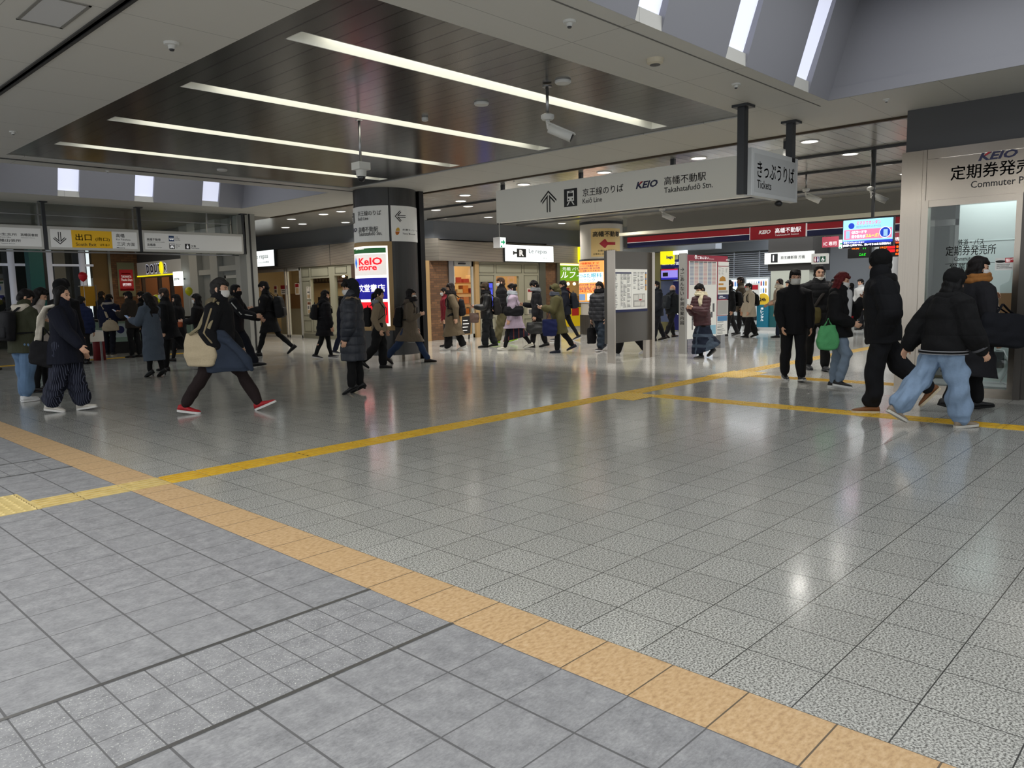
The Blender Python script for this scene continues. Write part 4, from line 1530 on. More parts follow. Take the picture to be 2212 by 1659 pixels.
# deli interior, long side
struct(box('wall_left', (16.6, 18.8, 0), (16.7, 28, HB + 0.6), M_CREAM), 'cream back wall of the deli')
struct(box('ceiling', (14.2, 18.8, 2.95), (16.7, 28, 3.0), M_CREAM), 'deli ceiling')
struct(box('wall_left', (14.2, 27.8, 0), (16.7, 28, 3.0), M_CREAM), 'end wall of the deli')
t = thing('counter', 'pale glazed deli counter with a dark oven behind the doors', 'counter', (15.7, 24.2, 0))
MB().box(-0.35, -2.2, 0, 0.35, 2.4, 0.95).build('cabinet', mat('counter_pale', (206, 200, 180), 0.5), t)
MB().box(-0.3, -0.8, 0.95, 0.3, -0.1, 1.35).build('oven', M_BLACK, t)
MB().box(-0.31, -0.75, 1.0, -0.3, -0.15, 1.08).build('lit_tray', mat('tray_glow', (255, 216, 150), 0.5, emit=1.0), t)
MB().box(-0.36, 0.2, 0.95, -0.3, 2.2, 1.5).build('display_case', mat('goods', (170, 130, 96), 0.6, bump=(18, 0.6)), t)
t = thing('wall_shelf', 'black wall shelf of small jars high in the deli', 'shelf', (16.5, 25.0, 1.88))
MB().box(-0.15, -1.2, 0, 0.1, 2.0, 0.05).build('board', M_BLACK, t)
jar = None
for i in range(14):
    if jar is None:
        jar = tag(MB().lathe([(0.06, 0), (0.06, 0.17), (0.045, 0.2), (0.045, 0.24)], n=12).build('jar', mat('jar_dark', (64, 54, 40), 0.3)), 'dark jar on the black shelf in the deli', 'jar', 'jars on the deli shelf')
        j = jar
    else:
        j = jar.copy()
        COL.objects.link(j)
    j.location = (16.48, 23.95 + i * 0.2, 1.93)
t = thing('picture_frame', 'black rectangular frame on the deli back wall', 'frame', (16.56, 23.6, 1.3))
MB().box(0, -1.1, 0, 0.03, -1.02, 0.8).box(0, 1.02, 0, 0.03, 1.1, 0.8).box(0, -1.1, 0, 0.03, 1.1, 0.08).box(0, -1.1, 0.72, 0.03, 1.1, 0.8).build('frame', M_BLACK, t)

# shop fronts facing us right of the column: plane Y = 17.45
S = Pl('Y', 17.45)
t = S.thing('shop_sign', 'long lit white shop sign with a black chopping board mark', 'sign', (19.14, 17.3, 2.36))
MB().box(-1.2, -0.01, -0.04, 1.2, 0.55, 0.05).build('case', M_DARK, t)
MB().box(-1.18, 0.01, 0.05, 1.18, 0.53, 0.06).build('lit_face', M_LIT, t)
text('Le repas', (-0.06, 0.24, 0.84, 0.43), M_SIGNT, t, 0.061)
text('くらしのお惣菜', (0.1, 0.1, 0.86, 0.16), mat('sign_light', (160, 176, 182), 0.5), t, 0.061)
q = MB().box(-0.64, 0.14, 0.06, -0.2, 0.42, 0.064).box(-0.76, 0.25, 0.06, -0.64, 0.31, 0.064).box(-0.82, 0.22, 0.06, -0.76, 0.34, 0.064).build('board_mark', M_BLACK, t)
text('R', (-0.53, 0.18, -0.31, 0.38), M_LETW, t, 0.0645, bold=0.05)
struct(box('wall_back', (14.5, 17.55, 0), (15.2, 17.75, HB), mat('sage_tile', (96, 112, 106), 0.5)), 'grey green pier at the shop corner')
struct(box('trim_21', (14.78, 17.42, 0), (14.93, 17.6, HB), M_WOODF), 'upright wooden strip at the shop corner')
struct(box('wall_back', (14.93, 17.5, 0), (15.72, 17.7, HB), M_BRICK), 'brown brick pier between the column and the deli door')
struct(box('wall_back', (15.72, 17.45, 0), (15.92, 17.65, HB), M_TRIM), 'grey metal jamb beside the deli door')
t = S.thing('glazed_door', 'brightly lit glazed deli door with red discount posters', 'door', (16.33, 17.5, 0), kind='thing')
MB().box(-0.41, 0, -0.06, -0.34, HB, 0).box(0.38, 0, -0.06, 0.45, HB, 0).box(-0.41, 2.2, -0.06, 0.45, HB, 0).box(-0.41, 0, -0.06, 0.45, 0.12, 0).build('frame', M_FRAME, t)
MB().box(-0.34, 0.12, -0.035, 0.38, 2.2, -0.028).build('pane', M_GLASS, t)
MB().box(-0.18, 2.26, 0, 0.1, 2.3, 0.04).build('door_closer', M_DARK, t)
struct(box('trim_22', (16.78, 17.42, 0), (16.95, 17.62, HB), M_WOODF), 'upright wooden strip right of the deli door')
kf = 200 / 1508
PQ = lambda a, b: (920 + a * kf, 560 + b * kf)
kh = 220 / 1659
PR = lambda a, b: (1060 + a * kh, 560 + b * kh)
poster(S, 0, S.bx(PQ(580, 330), PQ(685, 532)), -0.077, mat('poster_maroon', (116, 26, 34), 0.5), 'maroon ten percent discount poster on the lit deli door', [], [('10%', (0.12, 0.56, 0.9, 0.88), MP), ('パン\nタイムセール', (0.2, 0.08, 0.8, 0.5), MP)])
poster(S, 0, S.bx(PQ(462, 335), PQ(500, 440)), -0.077, mat('poster_maroon', (116, 26, 34), 0.5), 'small maroon poster at the left edge of the lit deli door', [((0.2, 0.2, 0.8, 0.5), MP)])
poster(S, 0, S.bx(PQ(462, 285), PQ(610, 312)), -0.077, MP, 'narrow white banner sheet high on the lit deli door', [((0.05, 0.3, 0.95, 0.7), M_GREYT)])
poster(S, 0, S.bx(PQ(688, 315), PQ(750, 520)), -0.077, MP, 'tall cream menu sheet on the lit deli door', [((0.1, 0.1, 0.9, 0.2), M_GREYT), ((0.1, 0.3, 0.9, 0.9), mat('poster_tan', (188, 160, 120), 0.6))])
t = S.thing('shopfront', 'sage green panelled deli front with a small window under the lit sign', 'shop front', (18.5, 17.5, 0), kind='thing')
mb = MB()
for q in ((-1.55, 0, -0.72, HB), (0.35, 0, 1.35, HB), (-0.72, 1.9, 0.35, HB), (-0.72, 0, 0.35, 0.8)):
    mb.box(q[0], q[1], -0.1, q[2], q[3], 0, 0)
for q in ((-1.48, 2.0, -0.8, 2.28), (-0.72, 2.0, 0.5, 2.28), (0.6, 2.0, 1.28, 2.28), (-1.48, 0.75, -0.82, 1.94), (0.6, 0.62, 1.28, 1.94), (-1.48, 0.2, -0.8, 0.6), (-0.72, 0.2, 0.5, 0.6), (0.6, 0.2, 1.28, 0.5)):
    for e in ((q[0], q[1], q[2], q[1] + 0.02), (q[0], q[3] - 0.02, q[2], q[3]), (q[0], q[1], q[0] + 0.02, q[3]), (q[2] - 0.02, q[1], q[2], q[3])):
        mb.box(e[0], e[1], 0.0, e[2], e[3], 0.012, 1)
mb.box(-1.55, 0, 0, 1.35, 0.17, 0.016, 1)
mb.build('panelling', [M_OLIVE, M_OLIVED], t)
MB().box(-0.72, 0.8, -0.06, 0.35, 1.9, -0.05).build('window_pane', M_GLASS, t)
t = S.thing('display_screen', 'upright blue display screen on the sage panel', 'screen', (17.32, 17.47, 0.8))
MB().box(-0.24, 0, -0.03, 0.26, 0.92, 0.03).build('case', M_BLACK, t)
MB().box(-0.2, 0.03, 0.03, 0.23, 0.88, 0.034).build('lit_face', mat('screen_blue', (62, 74, 200), 0.4, emit=0.7), t)
text('営業中', (0.02, 0.66, 0.2, 0.74), M_BLACK, t, 0.036)
poster(S, 0, (19.25, 1.1, 19.55, 1.5), -0.05, MP, 'white notice sheet on the right sage panel, upper', [((0.1, 0.1, 0.9, 0.3), MR)])
poster(S, 0, (19.25, 0.6, 19.5, 0.88), -0.05, MP, 'white framed sketch sheet on the right sage panel, lower', [((0.2, 0.3, 0.8, 0.8), M_GREYT)])
struct(box('wall_back', (19.85, 17.45, 0), (20.15, 17.65, HB), M_TRIM), 'grey jamb between deli and fried food stand')
struct(box('wall_back', (20.15, 17.52, 0), (20.76, 17.7, HB), M_BRICK), 'brown brick pier beside the fried food stand')
struct(box('wall_back', (20.76, 17.45, 0), (20.92, 17.65, HB), M_TRIM), 'grey jamb left of the fried food stand')
# fried food stand
t = S.thing('food_stand', 'fried food stand with lit green banner and yellow counter front', 'food stand', (21.9, 17.5, 0))
MB().box(-0.98, 1.74, -0.05, 1.4, 2.28, 0.0).build('banner', mat('banner_green', (108, 158, 30), 0.5, emit=0.5), t)
MB().box(-0.98, 2.28, -0.06, 1.4, 2.34, 0.01).build('banner_lamp', mat('lamp_warm', (255, 226, 160), 0.5, emit=2.0), t)
MB().box(0.42, 1.74, 0.0, 0.45, 2.28, 0.004).build('banner_joint', M_DARK, t)
text('ルフィーユ', (-0.9, 1.82, 1.2, 2.06), M_LETW, t, 0.002, shear=0.2, bold=0.02)
text('元祖 パリパリの', (-0.8, 2.1, 0.9, 2.22), M_LETW, t, 0.002, bold=0.01)
MB().box(-0.98, 0.12, -0.5, 1.4, 0.8, 0.0).build('counter', mat('counter_yellow', (228, 196, 20), 0.5, emit=0.12), t)
MB().box(-0.98, 0.0, -0.48, 1.4, 0.12, -0.02).build('plinth', M_FRAME, t)
MB().box(-0.98, 0.8, -0.5, 1.4, 0.92, 0.02).build('counter_top', M_STEEL, t)
MB().box(-0.3, 0.5, 0.0, 0.1, 0.78, 0.004).build('red_print', mat('print_red', (196, 40, 40), 0.5), t)
text('とり\n天', (0.3, 0.45, 0.7, 0.74), M_INK, t, 0.002, bold=0.02)
MB().box(-0.9, 0.92, -0.4, 1.3, 1.2, -0.1).build('display_case', mat('fried_food', (196, 120, 40), 0.5, bump=(14, 0.8)), t)
MB().box(-0.9, 0.92, -0.08, 1.3, 1.25, -0.07).build('display_glass', M_GLASS, t)
for i in range(5):
    MB().ell((-0.6 + i * 0.36, 1.64, -0.5), (0.06, 0.06, 0.06), n=12).build('lamp_bulb', mat('bulb', (255, 236, 190), 0.5, emit=3.0), t)
struct(box('wall_back', (20.9, 18.8, 0), (24, 18.95, 2.4), M_WARM), 'warm back wall of the fried food stand')
struct(box('ceiling', (20.9, 17.66, 2.36), (24, 18.95, 2.42), M_CREAM), 'soffit of the fried food stand')
poster(Pl('Y', 18.8), 0, (22.3, 1.2, 22.6, 1.55), 0.01, mat('poster_green', (60, 90, 50), 0.5), 'green poster on the back wall of the food stand')
poster(Pl('Y', 18.8), 0, (22.8, 1.25, 23.05, 1.5), 0.01, MR, 'red poster on the back wall of the food stand')
poster(S, 0, S.bx(PR(1178, 310), PR(1250, 480)), 0.06, MP, 'paper price sheet hung at the left of the food stand', [((0, 0.35, 1, 0.6), MR)])
t = S.thing('shop_sign', 'yellow lit projecting sign beside the pale column', 'sign', (21.82, 17.2, 2.36))
MB().box(-0.1, 0, -0.1, 0.6, 0.56, 0.05).build('lit_face', mat('lit_yellow', (246, 232, 20), 0.4, emit=0.8), t)
# deli interior, short side
struct(box('wall_back', (15.2, 20.2, 0), (20.3, 20.35, 3.0), M_WARM), 'warm back wall of the deli seen through the door')
struct(box('ceiling', (15.0, 17.6, 2.96), (20.3, 20.3, 3.0), M_CREAM), 'deli ceiling behind the door')
struct(box('wall_right', (20.3, 17.6, 0), (20.4, 20.3, 3.0), M_WARM), 'side wall of the deli')
t = thing('shelving', 'wooden deli shelving with boxed goods behind the lit door', 'shelf', (16.6, 19.0, 0))
MB().box(-0.8, 0.3, 0, 2.2, 0.7, 0.7).build('cabinet', M_WOOD, t)
MB().box(-0.8, 0.3, 1.0, 2.2, 0.7, 1.04).box(-0.8, 0.3, 1.35, 2.2, 0.7, 1.39).box(-0.8, 0.3, 1.7, 2.2, 0.7, 1.74).build('shelf_board', M_WOOD, t)
rnd = random.Random(4)
cols = [mat('box_cream', (226, 200, 150), 0.6), mat('box_red', (170, 60, 44), 0.6), mat('box_orange', (220, 130, 50), 0.6), mat('box_white', (236, 230, 214), 0.6)]
for lv, z in enumerate((0.7, 1.04, 1.39, 1.74)):
    for i in range(9):
        o = box('goods_box', (-0.12, -0.12, 0), (0.12, 0.12, rnd.uniform(0.12, 0.26)), rnd.choice(cols))
        o.location = (15.95 + i * 0.32 + rnd.uniform(-0.03, 0.03), 19.45, z)
        tag(o, 'boxed goods on the wooden shelves behind the lit deli door', 'box', 'boxed goods on the deli shelves')
t = thing('chalkboard', 'small black chalkboard sign on the floor by the lit deli door', 'sign', (15.98, 17.1, 0), Matrix.Rotation(0.1, 3, 'X'))
MB().box(-0.2, -0.02, 0.16, 0.2, 0.02, 0.72).build('board', M_BLACK, t)
MB().box(-0.22, -0.025, 0.14, -0.19, 0.025, 0.74).box(0.19, -0.025, 0.14, 0.22, 0.025, 0.74).box(-0.22, -0.025, 0.7, 0.22, 0.025, 0.74).box(-0.22, -0.025, 0.14, 0.22, 0.025, 0.17).build('frame', M_WOODF, t)
for x in (-0.16, 0.16):
    MB().box(x - 0.015, -0.02, 0.0, x + 0.015, 0.02, 0.16).build('leg', M_BLACK, t)
mb = MB()
for i in range(4):
    mb.box(-0.14, -0.024, 0.26 + i * 0.1, 0.05 + 0.03 * (i % 3), -0.021, 0.285 + i * 0.1)
mb.build('chalk_lines', M_LETW, t)

# ================================================================== EXIT HALL AT LEFT
struct(box('wall_left', (10.0, 18.9, 0), (10.3, 19.25, CZ), mat('pillar_grey', (150, 150, 144), 0.5)), 'pale grey pillar at the end of the exit signs')
struct(box('trim_23', (10.12, 18.885, 0), (10.16, 18.9, CZ), M_BLACK), 'black joint in the pale grey pillar')
M_PANW = mat('panel_white', (172, 172, 166), 0.5)
struct(box('wall_left', (10.22, 19.25, 0), (10.35, 23.3, CZ), mat('panel_grey2', (140, 142, 138), 0.5)), 'grey panelled side wall of the exit hall')
for i, (a, b) in enumerate(((20.66, 21.1), (21.9, 22.4), (19.25, 19.62))):
    struct(box('trim_%d' % (24 + i), (10.06, a, 0), (10.22, b, CZ), M_PANW), 'pale pilaster on the exit hall side wall')
struct(box('trim_27', (10.1, 19.62, 2.12), (10.22, 20.66, 2.26), M_PANW), 'pale rail on the exit hall side wall')
struct(box('trim_28', (10.1, 21.1, 2.05), (10.22, 21.9, 2.19), M_PANW), 'pale rail on the exit hall side wall')
t = thing('side_door', 'pale door frame in the exit hall side wall', 'door', (10.2, 20.1, 0), kind='thing')
MB().box(-0.03, -0.4, 0, 0.02, -0.32, 2.0).box(-0.03, 0.32, 0, 0.02, 0.4, 2.0).box(-0.03, -0.4, 1.92, 0.02, 0.4, 2.0).build('frame', M_FRAME, t)
MB().box(-0.01, -0.32, 0, 0.01, 0.32, 1.92).build('leaf', mat('door_leaf', (120, 124, 116), 0.5), t)
# glass transom over the signs
S = Pl('Y', 19.3)
for i, (a, b) in enumerate(((2.9, 5.4), (5.4, 7.4), (7.4, 9.2), (9.2, 10.0))):
    struct(MB().box(a, 19.3, 2.5, b, 19.31, CZ).build('window_%d' % (n + 1 + i), M_GLASS), 'glass transom panel above the exit signs')
mb = MB()
for x in (5.4, 7.4, 9.2, 9.85):
    mb.box(x - 0.012, 19.29, 2.5, x + 0.012, 19.33, CZ)
mb.box(2.9, 19.29, 3.27, 9.85, 19.32, 3.285).box(2.9, 19.28, 2.47, 10, 19.34, 2.5)
struct(mb.build('trim_29', M_TRIM), 'thin glazing bars of the transom')
# back wall of the hall
YB = 26.9
struct(box('wall_back', (8.93, YB, 0), (9.46, YB + 0.2, CZ), mat('wood_panel', (120, 96, 56), 0.6)), 'ochre wood panel at the back of the exit hall')
struct(box('wall_back', (9.46, YB - 0.05, 0), (10.35, YB + 0.2, CZ), M_BRICK), 'brick wall at the back of the exit hall')
struct(box('trim_30', (9.4, YB - 0.07, 0), (9.48, YB - 0.02, CZ), M_TRIM), 'steel strip beside the brick wall')
struct(box('wall_back', (2.0, YB + 0.5, -0.2), (8.93, YB + 0.6, 4.0), mat('night', (8, 9, 12), 0.6)), 'dark night outside the exit windows')
for i, (a, b) in enumerate(((2.5, 4.5), (4.5, 6.5), (6.5, 7.5), (7.5, 8.45), (8.45, 8.93))):
    struct(box('window_%d' % (n + 5 + i), (a, YB, 0), (b, YB + 0.012, CZ), M_GLASS), 'tall dark exit hall window at night')
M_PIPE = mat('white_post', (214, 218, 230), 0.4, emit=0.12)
for i, x in enumerate((6.62, 7.62, 8.55)):
    o = MB().tube([(x, YB - 0.3, 0), (x, YB - 0.3, 2.95)], [0.09, 0.09], 16, cap=False).build('window_post', M_PIPE)
    tag(o, ('first white tubular post before the dark exit windows, beside the teal pillar', 'second white tubular post before the dark exit windows', 'third white tubular post, behind the red balloon')[i], 'post', 'white posts before the exit windows')
o = box('window_rail', (2.5, YB - 0.24, 2.47), (8.9, YB - 0.16, 2.54), M_PIPE)
tag(o, 'white horizontal rail across the dark exit windows', 'rail')
struct(box('trim_31', (7.78, YB - 0.2, 0), (8.1, YB - 0.02, CZ), mat('mullion', (120, 120, 112), 0.5)), 'broad grey mullion between the exit windows')
struct(box('column', (6.85, YB - 1.2, 0), (7.22, YB - 0.8, 3.1), mat('teal_panel', (8, 84, 84), 0.5)), 'square teal pillar in the exit hall')
struct(box('trim_32', (7.22, YB - 1.21, 0), (7.3, YB - 0.8, 3.1), M_BLACK), 'black edge of the teal pillar')
PA = lambda a, b: (a * k4, 480 + b * k4)
S = Pl('Y', YB - 0.05)
b = S.bx(PA(1850, 640), PA(2165, 1180))
poster(S, 0, b, 0.02, mat('poster_sage', (120, 122, 96), 0.5), 'red event poster in a sage frame on the brick wall', [((0.1, 0.21, 0.9, 0.83), mat('poster_crimson', (186, 26, 42), 0.5, emit=0.06)), ((0.1, 0.77, 0.9, 0.83), MP), ((0.24, 0.31, 0.76, 0.345), mat('poster_gold', (196, 150, 70), 0.5))],
       [('TAKAHATA', (0.2, 0.38, 0.8, 0.45), M_LETW), ('Thanks Days', (0.18, 0.475, 0.84, 0.56), M_LETW), ('高幡不動感謝祭\nポイントアップ', (0.26, 0.61, 0.76, 0.7), M_LETW)])
# coffee shop
S = Pl('X', 10.3)
t = S.thing('shop_sign', 'silver coffee shop sign with backlit navy letters and a yellow underline', 'sign', (10.3, 25.2, 2.14))
MB().box(-1.75, 0.03, -0.12, 1.78, 0.46, 0.0).build('panel', mat('sign_silver', (186, 184, 178), 0.4, 0.2, emit=0.08), t)
MB().box(-1.75, 0.0, -0.1, 1.78, 0.035, 0.02).build('lit_line', mat('lit_yellow', (246, 232, 20), 0.4, emit=0.8), t)
text('D O U T   R', (-0.9, 0.07, 0.7, 0.39), mat('halo_white', (225, 230, 250), 0.4, emit=0.6), t, 0.002, bold=0.05)
text('D O U T   R', (-0.88, 0.09, 0.68, 0.37), mat('letter_navy', (14, 14, 58), 0.4), t, 0.006, bold=0.045)
MB().rbox([(0.006, 0, 0, 0.13, 0.19), (0.03, 0, 0, 0.13, 0.19)], e=2, c=(0.3, 0.24, 0)).build('yellow_oval', mat('lit_yellow', (246, 232, 20), 0.4, emit=0.8), t)
struct(box('wall_left', (10.32, 23.3, 2.1), (10.5, 27, CZ), mat('hall_grey', (66, 68, 70), 0.5)), 'grey wall above the coffee shop sign')
struct(box('wall_left', (12.6, 23.3, 0), (12.7, 27, 2.4), mat('coffee_wall', (120, 78, 46), 0.6)), 'brown back wall of the coffee shop')
struct(box('wall_back', (10.35, 27.0, 0), (12.7, 27.1, 2.4), mat('coffee_wall', (120, 78, 46), 0.6)), 'brown end wall of the coffee shop')
struct(box('wall_back', (10.3, 28.0, 0), (14.2, 28.2, CZ), M_UPW), 'grey end wall of the passage')
struct(box('ceiling', (10.35, 23.3, 2.36), (12.7, 27, 2.42), mat('coffee_ceiling', (120, 100, 76), 0.6)), 'coffee shop ceiling')
mb = MB()
for y in (23.35, 24.4, 25.3, 26.6):
    mb.box(10.32, y - 0.05, 0, 10.42, y + 0.05, 2.1)
struct(mb.build('trim_33', mat('brown_dark', (40, 28, 22), 0.5)), 'dark brown posts of the coffee shop front')
t = thing('counter', 'coffee shop counter with red display front', 'counter', (11.6, 24.9, 0))
MB().box(-0.25, -1.2, 0, 0.25, 1.4, 1.0).build('cabinet', mat('coffee_counter', (150, 40, 34), 0.5), t)
MB().box(-0.25, -1.2, 1.0, 0.25, 1.4, 1.04).build('worktop', M_FRAME, t)
poster(Pl('X', 12.58), 0, (-26.2, 1.35, -25.6, 1.75), 0.01, mat('poster_blue', (90, 130, 160), 0.5, emit=0.1), 'pale blue poster inside the coffee shop')
poster(Pl('X', 12.58), 0, (-25.2, 1.3, -24.5, 1.85), 0.01, mat('poster_tan2', (196, 150, 100), 0.5, emit=0.15), 'tan lit poster inside the coffee shop')
S = Pl('X', 10.3)
t = S.thing('shop_sign', 'small lit white blade sign beside the coffee shop', 'sign', (10.05, 23.1, 1.78))
MB().box(-0.3, 0, -0.05, 0.16, 0.42, 0.05).build('lit_face', M_LIT, t)
MB().box(-0.02, 0.18, -0.2, 0.02, 0.22, -0.05).build('bracket', M_DARK, t)
text('DOUTOR', (-0.24, 0.16, 0.12, 0.23), M_INK, t, 0.052, bold=0.03)
# balloons, banner, escalator
for px_, c_, lb in (((179, 597, 20.5), (206, 24, 40), 'red balloon on a stick before the third white post'), ((338, 646, 19.8), (216, 214, 20), 'yellow balloon half hidden by black long hair'), ((408, 629, 21.0), (208, 206, 24), 'yellow balloon in front of the coffee shop')):
    d = ray(px_[0], px_[1])
    tt = px_[2] / d.y
    p = Vector((d.x * tt, d.y * tt, EYE + d.z * tt))
    t = thing('balloon', lb, 'balloon', p)
    MB().lathe([(0.004, -0.14), (0.012, -0.125), (0.05, -0.1), (0.085, -0.055), (0.1, 0.0), (0.095, 0.04), (0.075, 0.08), (0.04, 0.105), (0.005, 0.115)], n=20).build('balloon_skin', mat('balloon_%d' % c_[1], c_, 0.3), t)
    MB().tube([(0, 0, -0.13), (0.005, 0, -0.6), (0, 0, -p.z + 0.02)], [0.006] * 3, 6).build('stick', M_WHITE, t)
    MB().lathe([(0.1, -p.z), (0.1, -p.z + 0.03)], n=16).build('weight', M_WHITE, t)
d = ray(190, 640)
tt = 21.2 / d.y
p = Vector((d.x * tt, 21.2, EYE + d.z * tt))
t = thing('banner', 'small yellow banner on a rod beside the red balloon', 'flag', p)
MB().box(-0.16, -0.01, -0.25, 0.16, 0.01, 0.25).build('cloth', mat('banner_yellow', (206, 150, 20), 0.6, bump=(5, 0.6)), t)
MB().tube([(-0.2, 0, 0.25), (0.2, 0, 0.28), (0.2, 0, -p.z + 0.02)], [0.01] * 3, 8).build('rod', M_TRIM, t)
t = thing('escalator', 'escalator balustrade with pale green glass and black handrail', 'escalator', (8.0, 21.5, 0))
MB().box(-1.9, -0.05, 0, 2.0, 0.25, 0.3).build('skirt', M_BLACK, t)
MB().box(-1.7, 0.0, 0.3, 1.9, 0.03, 0.84).build('glass_panel', mat('green_glass', (150, 176, 160), 0.25), t)
MB().tube([(-1.7, 0.015, 0.16), (-1.86, 0.015, 0.3), (-1.9, 0.015, 0.55), (-1.84, 0.015, 0.8), (-1.65, 0.015, 0.88), (2.0, 0.015, 0.88)], [(0.04, 0.03)] * 6, 10).build('handrail', M_BLACK, t)
MB().box(-0.5, -0.012, 0.42, -0.15, 0.0, 0.78).build('notice_sticker', mat('sticker', (190, 206, 210), 0.5), t)
MB().lathe([(0.1, 0), (0.1, 0.004)], (-0.3, -0.012, 0.62), 20, M=Matrix.Rotation(pi / 2, 3, 'X')).build('sticker_mark', M_NAVY, t)
p = ground(216, 778)
t = thing('stand', 'red cloth covered stand near the escalator', 'stand', p)
MB().rbox([(0, 0, 0, 0.12, 0.12), (0.55, 0, 0, 0.11, 0.11), (0.6, 0, 0, 0.1, 0.1)]).build('cover', mat('cloth_red', (110, 14, 22), 0.7), t)
p = ground(188, 780)
t = thing('display_table', 'white cloth table with leaflets near the escalator', 'table', p)
MB().box(-0.5, -0.3, 0.66, 0.3, 0.3, 0.7).build('table_top', M_WHITE, t)
for x, y in ((-0.45, -0.25), (-0.45, 0.25), (0.25, -0.25), (0.25, 0.25)):
    MB().box(x - 0.02, y - 0.02, 0, x + 0.02, y + 0.02, 0.66).build('leg', M_TRIM, t)
MB().box(-0.2, -0.2, 0.7, 0.1, 0.05, 0.78).build('leaflets', MP, t)
MB().box(-0.5, -0.31, 0.45, 0.3, -0.3, 0.68).build('cloth', MP, t)

# ================================================================== TICKET GATE HALL
S = Pl('X', 24.0)
struct(box('column', (24.0, 9.86, 1.88), (25.4, 11.3, CZ), mat('pier_dark', (58, 56, 54), 0.35, 0.3)), 'broad dark clad pier above the gates')
struct(box('column', (24.0, 9.95, 0), (25.3, 11.2, 1.88), mat('pier_pale', (176, 178, 166), 0.4)), 'pale lower part of the broad pier')
t = S.thing('platform_sign', 'white direction sign with a black numeral one on the dark pier', 'sign', (23.96, 10.9, 2.1))
MB().box(-0.48, 0, -0.05, 1.1, 0.36, 0.05).build('sign_box', M_SIGNW, t)
MB().box(-0.26, 0.05, 0.05, -0.04, 0.32, 0.055).build('numeral_field', M_BLACK, t)
text('1', (-0.2, 0.09, -0.08, 0.28), M_LETW, t, 0.056, bold=0.03, keep=True)
text('京王線新宿 方面', (0.06, 0.14, 0.84, 0.24), M_INK, t, 0.052)
struct(box('wall_back', (27.5, 4.0, 0), (27.7, 22, CZ), mat('gate_wall', (150, 154, 160), 0.5)), 'grey back wall of the gate hall')
struct(box('wall_back', (24.0, 17.5, 0), (24.2, 20, CZ), M_UPW), 'grey wall at the end of the shops')
mb = MB()
for i in range(12):
    mb.box(26.9, 11.0, 1.78 + i * 0.075, 26.95, 15.2, 1.80 + i * 0.075)
for y in (11.2, 12.1, 13.0, 14.0):
    mb.box(26.92, y, 1.74, 26.98, y + 0.03, 2.68)
tag(mb.build('louvre_screen', mat('louvre', (190, 196, 206), 0.4)), 'white horizontal louvre screen above the vending machines', 'screen')
struct(box('wall_back', (26.8, 11.0, 2.7), (27.0, 15.2, CZ), mat('panel_metal', (150, 156, 166), 0.3, 0.6)), 'smooth grey panel above the louvres')
VM = ['lit drinks vending machine nearest the dark pier', 'second lit drinks vending machine from the pier', 'third lit drinks vending machine from the pier', 'fourth lit vending machine beside the guide board']
for i, y in enumerate((11.75, 12.75, 13.75, 14.7)):
    t = thing('vending_machine', VM[i], 'vending machine', (26.6, y, 0), Matrix.Rotation(0, 3, 'Z'), 'drinks vending machines')
    MB().box(-0.35, -0.46, 0.04, 0.35, 0.46, 1.74).build('cabinet', mat('vend_white', (200, 206, 210), 0.4), t, 0.01)
    MB().box(-0.36, -0.4, 0.85, -0.35, 0.4, 1.66).build('lit_window', mat('vend_glow', (226, 240, 250), 0.4, emit=0.9), t)
    mb = MB()
    rnd = random.Random(i)
    for r_ in range(3):
        for c_ in range(8):
            z_ = 1.42 - r_ * 0.25
            yy = -0.34 + c_ * 0.088
            mb.lathe([(0.026, 0), (0.026, 0.14), (0.012, 0.17), (0.012, 0.19)], (-0.385, yy, z_), 8, rnd.randrange(4))
    mb.build('drink_rows', [mat('drink_a', (60, 120, 200), 0.4), mat('drink_b', (210, 160, 50), 0.4), mat('drink_c', (200, 60, 50), 0.4), mat('drink_d', (230, 230, 230), 0.4)], t)
    MB().box(-0.37, -0.3, 0.2, -0.35, 0.3, 0.36).build('delivery_flap', M_DARK, t)
p = ground(1652, 714)
t = S.thing('umbrella_rental_stand', 'teal umbrella rental stand with round yellow head sign', 'stand', p)
MB().box(-0.28, 0.1, -0.3, 0.1, 0.82, 0).build('teal_panel', mat('rental_teal', (12, 112, 140), 0.5, emit=0.05), t)
MB().box(0.1, 0.1, -0.3, 0.55, 0.82, -0.05).build('side_bin', mat('rental_teal2', (20, 90, 96), 0.5), t)
MB().box(-0.3, 0, -0.32, 0.58, 0.1, 0.02).build('base', M_WHITE, t)
MB().lathe([(0.2, 0), (0.2, 0.04)], (-0.09, 0.98, -0.05), 20).build('head_sign', mat('rental_yellow', (226, 190, 50), 0.5, emit=0.08), t)
text('傘レンタル', (-0.15, 0.38, -0.03, 0.74), M_LETW, t, 0.002) if False else None
for i, ch in enumerate('傘レンタル'):
    text(ch, (-0.15, 0.66 - i * 0.09, -0.05, 0.735 - i * 0.09), M_LETW, t, 0.002, bold=0.01)
text('24h', (-0.2, 0.93, 0.02, 1.04), M_INK, t, 0.0, bold=0.03)
p = ground(1622, 714)
t = S.thing('notice_stand', 'white notice stand with a red header near the rental stand', 'sign', p)
MB().box(-0.26, 0.85, -0.05, 0.26, 1.5, 0.0).build('board', M_SIGNW, t)
MB().box(-0.22, 1.3, 0.0, 0.22, 1.45, 0.005).build('red_header', M_RED, t)
MB().box(-0.03, 0, -0.05, 0.03, 0.85, 0).build('post', M_TRIM, t)
MB().box(-0.22, 0, -0.2, 0.22, 0.03, 0.15).build('base', M_TRIM, t)
